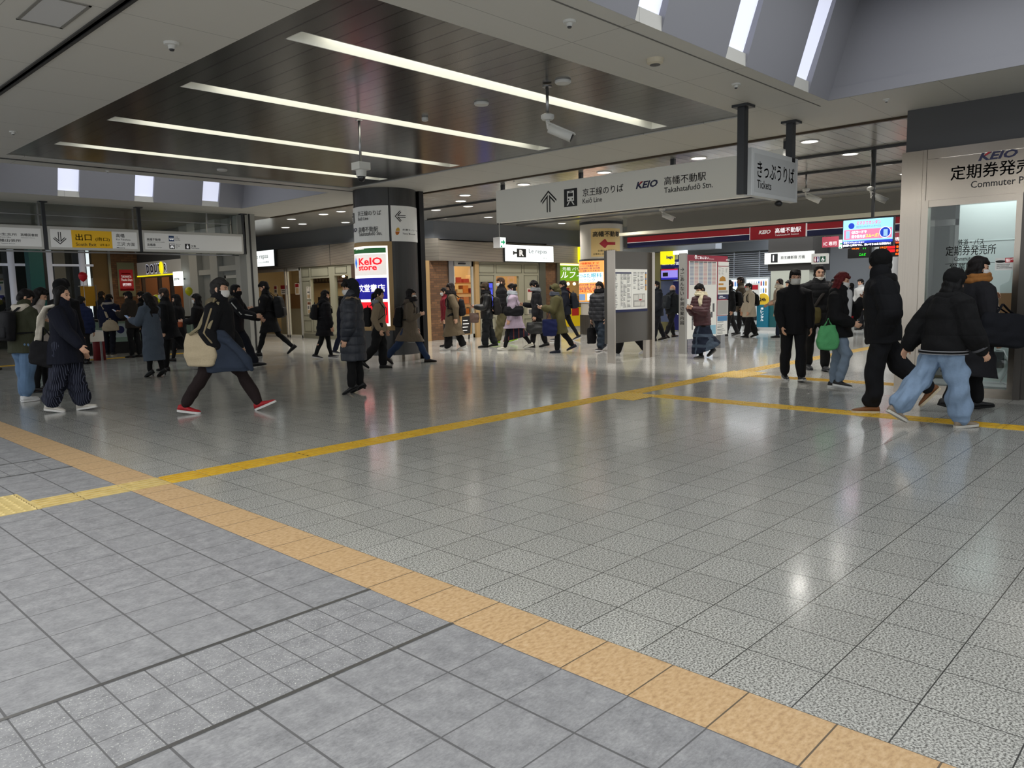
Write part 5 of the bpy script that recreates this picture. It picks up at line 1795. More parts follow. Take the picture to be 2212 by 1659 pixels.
# bank cash corner between the two boards
struct(box('wall_back', (22.6, 13.9, 0), (22.8, 17.4, 2.6), mat('atm_wall', (150, 146, 104), 0.5)), 'ochre wall behind the bank corner')
struct(box('wall_back', (22.4, 12.3, 2.62), (22.8, 17.4, CZ), M_UPW), 'grey wall above the bank corner')
S = Pl('X', 22.3)
kb = 240 / 1422
PZ = lambda x, y: (1380 + x * kb, 520 + y * kb)
t = S.thing('bank_kiosk', 'navy bank cash machine booth with a lit blue screen', 'cash machine', (22.3, 13.6, 0))
b = S.bx(PZ(285, 250), PZ(505, 345))
MB().box(b[0], b[1], -0.2, b[2] + 0.5, b[3], 0.0).build('head_panel', mat('bank_navy', (18, 28, 120), 0.5, emit=0.2), t)
text('MIZUHO', sub(b, 0.06, 0.35, 0.5, 0.62), M_LETW, t, 0.002, bold=0.03)
text('みずほ銀行', sub(b, 0.55, 0.25, 1.3, 0.68), M_LETW, t, 0.002, bold=0.03)
b = S.bx(PZ(285, 360), PZ(505, 505))
MB().box(b[0], b[1], -0.06, b[2] + 0.04, b[3], 0.04).build('screen_case', M_BLACK, t)
b = (b[0] + 0.03, b[1] + 0.03, b[2], b[3] - 0.02)
MB().box(b[0], b[1], 0.04, b[2], b[3], 0.045).build('lit_screen', mat('bank_screen', (150, 140, 235), 0.4, emit=0.7), t)
q = sub(b, 0, 0, 1, 0.12)
MB().box(q[0], q[1], 0.045, q[2], q[3], 0.047).build('screen_red', mat('screen_red', (210, 40, 80), 0.4, emit=0.6), t)
q = sub(b, 0, 0.82, 1, 1)
MB().box(q[0], q[1], 0.045, q[2], q[3], 0.047).build('screen_navy', mat('screen_navy', (40, 36, 170), 0.4, emit=0.6), t)
q = sub(b, 0.1, 0.32, 0.42, 0.7)
MB().box(q[0], q[1], 0.045, q[2], q[3], 0.048).build('card_picture', M_BLACK, t)
b = S.bx(PZ(440, 520), PZ(560, 1110))
MB().box(b[0], 0.02, -0.2, b[2] + 0.4, b[3], 0.0).build('side_panel', mat('bank_navy2', (16, 22, 96), 0.5, emit=0.06), t)
text('ATM', (b[0] + 0.05, b[1] + 0.42, b[0] + 0.45, b[1] + 0.56), M_LETW, t, 0.002, bold=0.03)
b = S.bx(PZ(270, 515), PZ(430, 690))
MB().box(b[0], b[1] - 0.9, -0.3, b[2], b[3], -0.05).build('machine', mat('atm_body', (96, 110, 150), 0.4), t)
S = Pl('X', 22.2)
b = S.bx(PZ(275, 140), PZ(500, 295))
t = S.thing('shop_sign', 'yellow and white lit sign with blue letters above the bank booth', 'sign', (22.2, -(b[0] + b[2]) / 2, b[1]))
hw = (b[2] - b[0]) / 2
MB().box(-hw, 0, -0.1, hw * 0.45, b[3] - b[1], 0).build('yellow_face', mat('lit_yellow', (246, 232, 20), 0.4, emit=0.8), t)
MB().box(hw * 0.45, 0.3, -0.1, hw + 0.3, b[3] - b[1], 0).build('white_face', M_LIT, t)
text('begu', (-hw * 0.3, (b[3] - b[1]) * 0.35, hw * 0.44, (b[3] - b[1]) * 0.68), mat('letter_blue', (20, 60, 190), 0.4), t, 0.002, bold=0.05)
# signs in the gates
S = Pl('X', 22.0)
km = 240 / 1991
PT = lambda a, b: (1740 + a * km, 440 + b * km)
for (tl, br), lb in zip(((PT(300, 600), PT(585, 772)), (PT(1565, 525), PT(1710, 690))), ('pink hanging gate sign for contactless cards left of the big screen', 'pink hanging gate sign partly behind the big screen')):
    S.o = Vector((0, 0, 0))
    b = S.bx(tl, br)
    t = S.thing('gate_sign', lb, 'sign', (22.0, -(b[0] + b[2]) / 2, b[1]), 'pink signs over the gates')
    hw, h = (b[2] - b[0]) / 2, b[3] - b[1]
    if b[2] - b[0] < 0.35:
        hw = 0.3
    MB().box(-hw, 0, -0.04, hw, h, 0).build('sign_face', mat('sign_pink', (196, 80, 100), 0.5, emit=0.1), t)
    text('IC 専用', (-hw * 0.8, h * 0.15, hw * 0.8, h * 0.55), M_LETW, t, 0.002, bold=0.02)
    for x in (-hw * 0.7, hw * 0.7):
        MB().box(x - 0.02, h, -0.03, x + 0.02, CZ - b[1], -0.01).build('hanger', M_TRIM, t)
S.o = Vector((0, 0, 0))
b = S.bx(PT(108, 900), PT(400, 1072))
t = S.thing('toilet_sign', 'white hanging sign with toilet and wheelchair pictograms', 'sign', (22.0, -(b[0] + b[2]) / 2, b[1]))
hw, h = (b[2] - b[0]) / 2, b[3] - b[1]
MB().box(-hw, 0, -0.08, hw, h, 0).build('sign_face', M_SIGNW, t)
MB().box(hw - 0.03, h, -0.06, hw + 0.02, CZ - b[1], -0.02).build('hanger', M_DARK, t)
L = (-hw, 0, hw, h)


def person_mark(bb_, m_, mi_bg):
    mb = MB().box(bb_[0], bb_[1], 0, bb_[2], bb_[3], 0.004)
    cx = (bb_[0] + bb_[2]) / 2
    hh_ = bb_[3] - bb_[1]
    mb.lathe([(hh_ * 0.1, 0), (hh_ * 0.1, 0.003)], (cx, bb_[1] + hh_ * 0.82, 0.004), 12, 1)
    mb.box(cx - hh_ * 0.12, bb_[1] + hh_ * 0.1, 0.004, cx + hh_ * 0.12, bb_[1] + hh_ * 0.68, 0.007, 1)
    return mb.build('pictogram', [m_, M_LETW], t)


person_mark(sub(L, 0.15, 0.3, 0.32, 0.82), mat('wc_red', (160, 34, 44), 0.5), 0)
person_mark(sub(L, 0.32, 0.3, 0.48, 0.82), mat('wc_blue', (34, 60, 130), 0.5), 0)
q = sub(L, 0.54, 0.28, 0.86, 0.82)
mb = MB().box(q[0], q[1], 0, q[2], q[3], 0.004)
hh_ = q[3] - q[1]
cx = (q[0] + q[2]) / 2
for i in range(16):
    a_ = 2 * pi * i / 16
    if 0.5 < a_ < 1.6:
        continue
    mb.box(cx + cos(a_) * hh_ * 0.22 - 0.008, q[1] + hh_ * 0.36 + sin(a_) * hh_ * 0.22 - 0.008, 0.004, cx + cos(a_) * hh_ * 0.22 + 0.008, q[1] + hh_ * 0.36 + sin(a_) * hh_ * 0.22 + 0.008, 0.007, 1)
mb.box(cx - 0.014, q[1] + hh_ * 0.36, 0.004, cx + 0.014, q[1] + hh_ * 0.72, 0.007, 1).box(cx, q[1] + hh_ * 0.36, 0.004, cx + hh_ * 0.25, q[1] + hh_ * 0.42, 0.007, 1)
mb.lathe([(hh_ * 0.07, 0), (hh_ * 0.07, 0.003)], (cx, q[1] + hh_ * 0.84, 0.004), 12, 1)
mb.build('pictogram', [mat('wc_green', (18, 82, 56), 0.5), M_LETW], t)
# train departure boards
for (tl, br), lb, rows_ in (((PT(735, 765), PT(1112, 950)), 'dark departure board with orange time left of the tall dark figure', [('18:30', 0.2, 0.08, 0.54, 0.3, 'o'), ('11', 0.72, 0.08, 0.84, 0.3, 'g'), ('こんど', 0.55, 0.66, 0.86, 0.88, 'g')]),
                            ((PT(1300, 690), PT(1790, 920)), 'departure board with orange and red rows behind the tall dark figure', [('18:27', 0.05, 0.3, 0.3, 0.46, 'o'), ('各停 橋本', 0.62, 0.28, 0.98, 0.46, 'o'), ('各停 橋本', 0.62, 0.54, 0.98, 0.72, 'o'), ('京王八王子', 0.6, 0.8, 0.98, 0.95, 'o'), ('高幡不動', 0.6, 0.02, 0.98, 0.14, 'o')])):
    S.o = Vector((0, 0, 0))
    b = S.bx(tl, br)
    t = S.thing('departure_board', lb, 'departure board', (22.1, -(b[0] + b[2]) / 2, b[1]), 'departure boards over the gates')
    hw, h = (b[2] - b[0]) / 2, b[3] - b[1]
    L = (-hw, 0, hw, h)
    MB().box(-hw, -0.02, -0.2, hw, h, 0).build('case', M_BLACK, t)
    MB().box(-hw * 0.6, h, -0.12, -hw * 0.5, CZ - b[1], -0.08).box(hw * 0.5, h, -0.12, hw * 0.6, CZ - b[1], -0.08).build('hanger', M_DARK, t)
    for bd, x0, y0, x1, y1, c_ in rows_:
        text(bd, sub(L, x0, y0, x1, y1), mat('led_orange', (255, 110, 20), 0.5, emit=1.6) if c_ == 'o' else mat('led_green', (40, 220, 50), 0.5, emit=1.2), t, 0.002, bold=0.02)
    if len(rows_) > 3:
        for y0 in (0.28, 0.54):
            q = sub(L, 0.3, y0, 0.58, y0 + 0.2)
            MB().box(q[0], q[1], 0, q[2], q[3], 0.003).build('red_field', mat('led_red', (240, 20, 30), 0.5, emit=1.2), t)
# big information screen
S = Pl('X', 13.0)
b = S.bx((1822, 484), (1928, 527))
b = (b[0], 1.99, b[2], 2.42)
t = S.thing('information_screen', 'bright hanging information screen with blue and pink advert', 'screen', (13.0, -(b[0] + b[2]) / 2, b[1]))
hw, h = (b[2] - b[0]) / 2, b[3] - b[1]
MB().box(-hw - 0.01, -0.015, -0.07, hw + 0.01, h + 0.01, 0).build('case', M_BLACK, t)
MB().box(hw * 0.1, h, -0.06, hw * 0.2, CZ - b[1], -0.02).build('pole', M_BLACK, t)
L = (-hw, 0, hw, h)
rect(sub(L, 0, 0, 1, 0.78), 0, 0.003, mat('tv_sky', (150, 212, 242), 0.4, emit=0.9), t, 'upper_field')
rect(sub(L, 0.02, 0.36, 0.98, 0.72), 0.003, 0.005, mat('tv_pink', (240, 120, 156), 0.4, emit=0.9), t, 'pink_field')
rect(sub(L, 0, 0.78, 1, 0.87), 0, 0.004, mat('tv_blue', (30, 60, 190), 0.4, emit=0.8), t, 'blue_ticker')
rect(sub(L, 0, 0.87, 1, 1), 0, 0.004, mat('tv_navy', (10, 14, 50), 0.4, emit=0.3), t, 'dark_ticker')
TP = mat('tv_text_pink', (222, 84, 140), 0.4, emit=0.7)
TW = mat('tv_text_white', (255, 255, 255), 0.4, emit=1.1)
text('スマホでカンタン', sub(L, 0.27, 0.06, 0.76, 0.2), TP, t, 0.004, bold=0.02)
text('京王デジタルチケットサービス', sub(L, 0.27, 0.23, 0.76, 0.31), mat('tv_text_blue', (110, 130, 190), 0.4, emit=0.6), t, 0.004)
text('QRコードで', sub(L, 0.18, 0.41, 0.48, 0.52), TW, t, 0.006, bold=0.02)
text('乗り降りが', sub(L, 0.18, 0.56, 0.46, 0.68), TW, t, 0.006, bold=0.02)
text('スムーズ！', sub(L, 0.47, 0.54, 0.72, 0.67), mat('tv_yellow', (255, 236, 30), 0.4, emit=1.0), t, 0.006, bold=0.02)
text('京王インフォメーション', sub(L, 0.02, 0.8, 0.44, 0.86), TW, t, 0.005)
text('[お願い] 京王では、思いやりのある駅構内と', sub(L, 0.01, 0.89, 0.97, 0.98), TW, t, 0.005, bold=0.01)
for cx_, cy_, r_, m_ in ((0.17, 0.22, 0.11, mat('tv_badge', (20, 60, 190), 0.4, emit=0.7)), (0.85, 0.52, 0.2, TW), (0.85, 0.52, 0.18, mat('tv_badge', (20, 60, 190), 0.4, emit=0.7))):
    q = sub(L, cx_, cy_, cx_, cy_)
    MB().lathe([(r_ * h, 0), (r_ * h, 0.001)], (q[0], q[1], 0.006 if m_ is TW or r_ < 0.15 else 0.0075), 24).build('badge', m_, t)
rect(sub(L, 0.82, 0.42, 0.9, 0.66), 0.0085, 0.0095, mat('tv_pale', (150, 190, 230), 0.4, emit=0.8), t, 'ticket_picture')
rect(sub(L, 0.06, 0.4, 0.14, 0.68), 0.006, 0.007, mat('tv_pale', (150, 190, 230), 0.4, emit=0.8), t, 'phone_picture')
# evacuation lights
for (x, y, zt, zb, lb, rot) in ((15.0, 14.6, 2.84, 2.56, 'green and white exit light with right arrow hung by a rod', 0), (21.5, 7.98, 2.6, 2.36, 'small green and white exit light beside the big screen', 0)):
    S = Pl('Y', y) if y > 10 else Pl('X', x)
    t = S.thing('exit_light', lb, 'exit sign', (x, y, zb), 'green exit lights')
    h = zt - zb
    MB().box(-h * 0.42, 0, -0.12, h * 0.42, h, 0.12).build('case', M_WHITE, t)
    MB().box(-h * 0.38, 0.01, 0.12, h * 0.38, h - 0.01, 0.125).build('lit_face', mat('lit_white2', (236, 250, 244), 0.4, emit=1.0), t)
    g_ = mat('exit_green', (0, 170, 110), 0.4, emit=0.5)
    MB().prism([(-h * 0.28, h * 0.46), (h * 0.02, h * 0.46), (h * 0.02, h * 0.26), (h * 0.3, h * 0.53), (h * 0.02, h * 0.8), (h * 0.02, h * 0.6), (-h * 0.28, h * 0.6)], 0.125, 0.128).build('green_arrow', g_, t)
    MB().box(-h * 0.32, h * 0.06, 0.125, -h * 0.12, h * 0.2, 0.128).build('running_mark', g_, t)
    MB().tube([(0, h, 0), (0, CZ - zb, 0)], [0.012, 0.012], 8).build('rod', M_WHITE, t)
    MB().ell((0, CZ - zb - 0.04, 0), (0.05, 0.05, 0.05), n=12).build('canopy_cap', M_WHITE, t)
# gates
for i, y in enumerate((9.2, 8.3, 7.4, 6.5)):
    t = thing('ticket_gate', 'low silver ticket gate machine beneath the red fascia', 'ticket gate', (22.4, y, 0), None, 'row of ticket gates')
    MB().rbox([(0, 0, 0, 0.7, 0.1), (0.9, 0, 0, 0.7, 0.1), (0.96, 0, 0, 0.66, 0.08)], e=6).build('cabinet', mat('gate_silver', (176, 178, 178), 0.35, 0.4), t)
    MB().box(-0.68, -0.07, 0.961, -0.4, 0.07, 0.975).build('reader', mat('reader_blue', (60, 120, 190), 0.4, emit=0.3), t)
struct(box('column', (25.5, 6.9, 0), (25.8, 7.2, CZ), mat('red_column', (120, 16, 26), 0.5)), 'dark red post in the gate hall')
poster(Pl('X', 25.4), 0, (-7.5, 1.5, -6.7, 1.8), -0.09, mat('yellow_notice', (226, 190, 30), 0.5, emit=0.1), 'yellow notice board in the gate hall', [((0.42, 0.2, 0.58, 0.6), M_RED)])
struct(MB().lathe([(0.45, 0), (0.45, CZ)], (26.2, 8.3, 0), 32).build('column', mat('column_white', (190, 190, 188), 0.4)), 'round white column in the gate hall')

# ================================================================== CAMERAS AND DETECTORS
M_CAM = mat('camera_white', (206, 206, 202), 0.4)


def bullet(loc, rod, yaw, s, lb):
    t = thing('security_camera', lb, 'security camera', loc, Matrix.Rotation(yaw, 3, 'Z'), 'ceiling security cameras')
    MB().tube([(0, 0, 0), (0, 0, -rod)], [0.016 * s] * 2, 10, cap=False).build('rod', M_TRIM, t)
    MB().lathe([(0.05 * s, -0.015), (0.05 * s, 0)], n=16).build('ceiling_plate', M_TRIM, t)
    MB().lathe([(0.055 * s, -rod - 0.05 * s), (0.07 * s, -rod - 0.03 * s), (0.07 * s, -rod), (0.03 * s, -rod + 0.02 * s)], n=20).build('mount', M_CAM, t)
    MB().tube([(0, 0, -rod - 0.05 * s), (0.01, 0, -rod - 0.13 * s), (0.06 * s, 0, -rod - 0.16 * s)], [0.022 * s] * 3, 10).build('bracket', M_CAM, t)
    a = Vector((0.02 * s, 0, -rod - 0.13 * s))
    d = Vector((0.9, 0, -0.42)).normalized()
    MB().tube([a, a + d * 0.26 * s], [0.055 * s, 0.055 * s], 16, cap=False).build('body', M_CAM, t)
    MB().tube([a + d * 0.255 * s, a + d * 0.265 * s], [0.05 * s, 0.05 * s], 16, cap=False).build('lens', M_BLACK, t)
    MB().tube([a + d * -0.03 * s + Vector((0, 0, 0.045 * s)), a + d * 0.29 * s + Vector((0, 0, 0.045 * s))], [(0.06 * s, 0.012 * s)] * 2, 12).build('sun_shield', M_CAM, t)
    return t


def at_ceiling(px_, py_):
    return ground(px_, py_, CZ)


bullet((6.42, 5.5, CZ), 0.3, YAW - 1.75, 1.0, 'bullet security camera under the dark ceiling near the largest light strip')
t = thing('security_camera', 'dome security camera on a pole under the dark ceiling', 'security camera', (5.9, 8.12, CZ), None, 'ceiling security cameras')
MB().tube([(0, 0, 0.0), (0, 0, -0.52)], [0.016] * 2, 10, cap=False).build('pole', M_TRIM, t)
MB().lathe([(0.045, -0.01), (0.045, 0)], n=16).build('ceiling_plate', M_TRIM, t)
MB().box(-0.085, -0.085, -0.6, 0.085, 0.085, -0.51).build('box', M_CAM, t, 0.004)
MB().lathe([(0.06, -0.68), (0.065, -0.62), (0.065, -0.6)], n=20).build('collar', M_CAM, t)
MB().ell((0, 0, -0.69), (0.05, 0.05, 0.055), n=16).build('dome', mat('dome_glass', (30, 30, 34), 0.1), t)
bullet((15.0, 9.55, CZ), 0.38, YAW - 1.8, 1.0, 'white security camera below the long overhead sign')
bullet((14.9, 6.28, CZ), 0.3, YAW - 1.7, 1.0, 'white security camera left of the big information screen')
bullet((13.05, 4.45, CZ), 0.62, YAW - 1.75, 0.9, 'white security camera just above the big information screen')
for p_, r_, lb in (((370, 92), 0.06, 'small smoke detector on the white ceiling left of the dark panel'), ((1230, 45), 0.05, 'small detector beside the right skylight'), ((1590, 181), 0.045, 'small detector near the corner of the right skylight'), ((1915, 214), 0.035, 'small detector above the dark bulkhead'), ((28, 284), 0.04, 'small detector at the far left ceiling'), ((1110, 391), 0.02, 'tiny sprinkler near the slat ceiling'), ((232, 369), 0.03, 'tiny sprinkler by the far skylight')):
    p = at_ceiling(*p_)
    t = thing('ceiling_detector', lb, 'detector', p)
    MB().lathe([(r_ * 0.45, -r_ * 0.9), (r_ * 0.5, -r_ * 0.4), (r_, -r_ * 0.35), (r_ * 1.05, 0)], n=20).build('housing', M_CAM, t)
    MB().lathe([(r_ * 0.3, -r_ * 1.1), (r_ * 0.4, -r_ * 0.85)], n=16).build('sensor', M_DARK, t)
p = at_ceiling(1415, 127)
t = thing('ceiling_detector', 'round smoke detector between the dark panel and the right skylight', 'detector', p)
MB().lathe([(0.05, -0.055), (0.075, -0.04), (0.08, 0)], n=24).build('housing', mat('detector_cream', (200, 190, 168), 0.5), t)
MB().lathe([(0.05, -0.057), (0.05, -0.05)], n=20).build('sensor', M_DARK, t)
for p_, lb in (((1216, 178), 'round white speaker disc beside the largest light strip'), ((1040, 225), 'round white speaker disc between the first two light strips'), ((480, 368), 'round white disc near the far edge of the dark ceiling')):
    p = at_ceiling(*p_)
    o = MB().lathe([(0.075, -0.012), (0.085, 0.0), (0.085, 0.015)], (0, 0, 0), 28).build('ceiling_disc', M_CAM)
    o.location = p
    tag(o, lb, 'ceiling speaker')
p = at_ceiling(918, 257)
o = MB().lathe([(0.02, -0.03), (0.04, -0.02), (0.04, 0.015)], (0, 0, 0), 16).build('sprinkler', M_CAM)
o.location = p
tag(o, 'tiny sprinkler head in the dark ceiling by the second light strip', 'sprinkler')
t = thing('ceiling_hatch', 'square access hatch in the white ceiling at top left', 'hatch', (2.08, 6.63, CZ))
for q in ((-0.16, -0.33, 0.16, -0.31), (-0.16, 0.31, 0.16, 0.33), (-0.16, -0.33, -0.14, 0.33), (0.14, -0.33, 0.16, 0.33)):
    pass
MB().box(-0.16, -0.33, -0.006, 0.16, -0.31, 0).box(-0.16, 0.31, -0.006, 0.16, 0.33, 0).box(-0.16, -0.33, -0.006, -0.14, 0.33, 0).box(0.14, -0.33, -0.006, 0.16, 0.33, 0).build('frame', mat('hatch_frame', (128, 126, 120), 0.5), t)
MB().box(-0.135, -0.305, -0.003, 0.135, 0.305, 0).build('panel', M_WHITE, t)

# ================================================================== PEOPLE
REMESH = []
SIZES = []


def soup(mb, name, m, parent, vox, smooth=4, post=None, label=None):
    o = mb.build(name, m, parent, label=label)
    r = o.modifiers.new('r', 'REMESH')
    r.mode = 'VOXEL'
    r.voxel_size = vox
    r.use_smooth_shade = True
    s = o.modifiers.new('s', 'SMOOTH')
    s.factor = 0.5
    s.iterations = smooth
    REMESH.append((o, post))
    return o


def finish_remesh():
    bpy.context.view_layer.update()
    dg = bpy.context.evaluated_depsgraph_get()
    new = [bpy.data.meshes.new_from_object(o.evaluated_get(dg)) for o, p in REMESH]
    for (o, post), me in zip(REMESH, new):
        o.modifiers.clear()
        old = o.data
        o.data = me
        bpy.data.meshes.remove(old)
        if post:
            n = len(me.vertices)
            co = np.empty(n * 3, np.float32)
            no = np.empty(n * 3, np.float32)
            me.vertices.foreach_get('co', co)
            me.vertices.foreach_get('normal', no)
            co, no = co.reshape(n, 3).astype(np.float64), no.reshape(n, 3).astype(np.float64)
            co = co + no * post(co)[:, None]
            me.vertices.foreach_set('co', co.astype(np.float32).ravel())
        me.polygons.foreach_set('use_smooth', [True] * len(me.polygons))
        me.update()


def folds(amp, seed, freq=1.0, puff=None, rib=0):
    rnd = np.random.RandomState(seed)
    K = rnd.normal(0, 9 * freq, (5, 3))
    K[:, 2] *= 1.3
    ph = rnd.uniform(0, 6.28, 5)
    Q = rnd.normal(0, 5 * freq, (5, 3))

    def f(co):
        d = np.zeros(len(co))
        for i in range(5):
            d += np.sin(co @ K[i] + ph[i] + 1.5 * np.sin(co @ Q[i] + ph[i] * 2))
        d *= amp / 2.2
        if puff:
            d += puff[1] * (np.sqrt(np.abs(np.sin(np.pi * co[:, 2] / puff[0]))) - 0.6)
        return d
    return f


FAB = {}


def cloth(c, rough=0.85, tex=None):
    key = (tuple(c), rough, tex)
    if key in FAB:
        return FAB[key]
    nm = 'cloth_%d' % len(FAB)
    g = NT(nm, rough)
    g.b.inputs['Specular IOR Level'].default_value = 0.25 if rough > 0.6 else 0.5
    n = g.noise(55, 3)
    base = g.mix(g.math('MULTIPLY', n, 0.45), tuple(c), tuple(max(0, v * 0.72) for v in c))
    if tex == 'pinstripe':
        base = g.mix(g.line(g.x, 0, 0.021, 0.0022), base, (84, 88, 106))
    elif tex == 'plaid':
        l1 = g.math('MAXIMUM', g.line(g.z, 0.3, 0.24, 0.035), g.line(g.y, 0.05, 0.2, 0.022))
        base = g.mix(g.math('MULTIPLY', l1, 0.6), base, (78, 92, 108))
    elif tex == 'redstripe':
        base = g.mix(g.math('MULTIPLY', g.line(g.x, 0.02, 0.13, 0.012), 0.8), base, (110, 52, 44))
    elif tex == 'denim':
        base = g.mix(g.math('MULTIPLY', g.noise(7, 4), 0.55), base, tuple(min(255, v * 1.35) for v in c))
    elif tex == 'wool':
        base = g.mix(g.math('MULTIPLY', g.noise(90, 4), 0.6), base, tuple(min(255, v * 1.25) for v in c))
    g.color(base)
    g.bump(g.noise(1, 4, g.scale(26, 26, 15)), 0.5, 0.012)
    FAB[key] = g.m
    return g.m


def hair_mat(c):
    key = ('hair',) + tuple(c)
    if key not in FAB:
        g = NT('hair_%d' % len(FAB), 0.62)
        g.b.inputs['Specular IOR Level'].default_value = 0.2
        n = g.noise(1, 4, g.scale(95, 95, 7))
        g.color(g.mix(n, tuple(v * 0.6 for v in c), tuple(min(255, v * 1.5 + 3) for v in c)))
        g.bump(n, 0.6, 0.01)
        FAB[key] = g.m
    return FAB[key]


def skin_mat(c):
    key = ('skin',) + tuple(c)
    if key not in FAB:
        m_ = mat('skin_%d' % len(FAB), c, 0.5, bump=(60, 0.06))
        m_.node_tree.nodes['Principled BSDF'].inputs['Subsurface Weight'].default_value = 0.0
        FAB[key] = m_
    return FAB[key]


M_EYE = mat('eye_dark', (24, 18, 16), 0.25)
M_LIP = mat('lip', (150, 84, 78), 0.5)
BLK = (14, 14, 16)
NVY = (18, 22, 36)
HAIRB = (15, 13, 13)
SKIN = (206, 160, 132)


def hand(mb, wr, d, n, sd, curl, spread=1.0, mitten=False):
    """palm, five fingers and thumb; wr wrist, d along the hand, n palm normal, thumb towards t"""
    d = d.normalized()
    n = (n - d * n.dot(d)).normalized()
    t = d.cross(n) * sd
    mb.tube([wr - d * 0.02, wr + d * 0.015, wr + d * 0.055, wr + d * 0.088], [(0.024, 0.018), (0.03, 0.017), (0.04, 0.016), (0.039, 0.013)], 10, side=t)
    for i, (off, ln, r) in enumerate(((0.030, 0.07, 0.0088), (0.010, 0.078, 0.009), (-0.010, 0.072, 0.0087), (-0.029, 0.057, 0.0078))):
        a = wr + d * (0.086 - abs(off) * 0.12) + t * off
        c1_, c2_, c3_ = curl * (0.55 + 0.08 * i), curl * (1.15 + 0.1 * i), curl * (1.6 + 0.12 * i)
        p1 = a + (d * cos(c1_) + n * sin(c1_)) * ln * 0.42 + t * off * 0.12
        p2 = p1 + (d * cos(c2_) + n * sin(c2_)) * ln * 0.33
        p3 = p2 + (d * cos(c3_) + n * sin(c3_)) * ln * 0.25
        mb.tube([a - d * 0.015, a, p1, p2, p3], [r, r, r * 0.98, r * 0.92, r * 0.8], 8, side=t)
    a = wr + d * 0.025 + t * 0.024
    q = a + d * 0.025 + t * 0.026 + n * 0.008
    e = q + d * 0.026 + t * 0.006 + n * 0.012 * (1 + curl)
    mb.tube([a, q, e], [0.013, 0.0105, 0.009], 8, side=n)


class P:
    pass


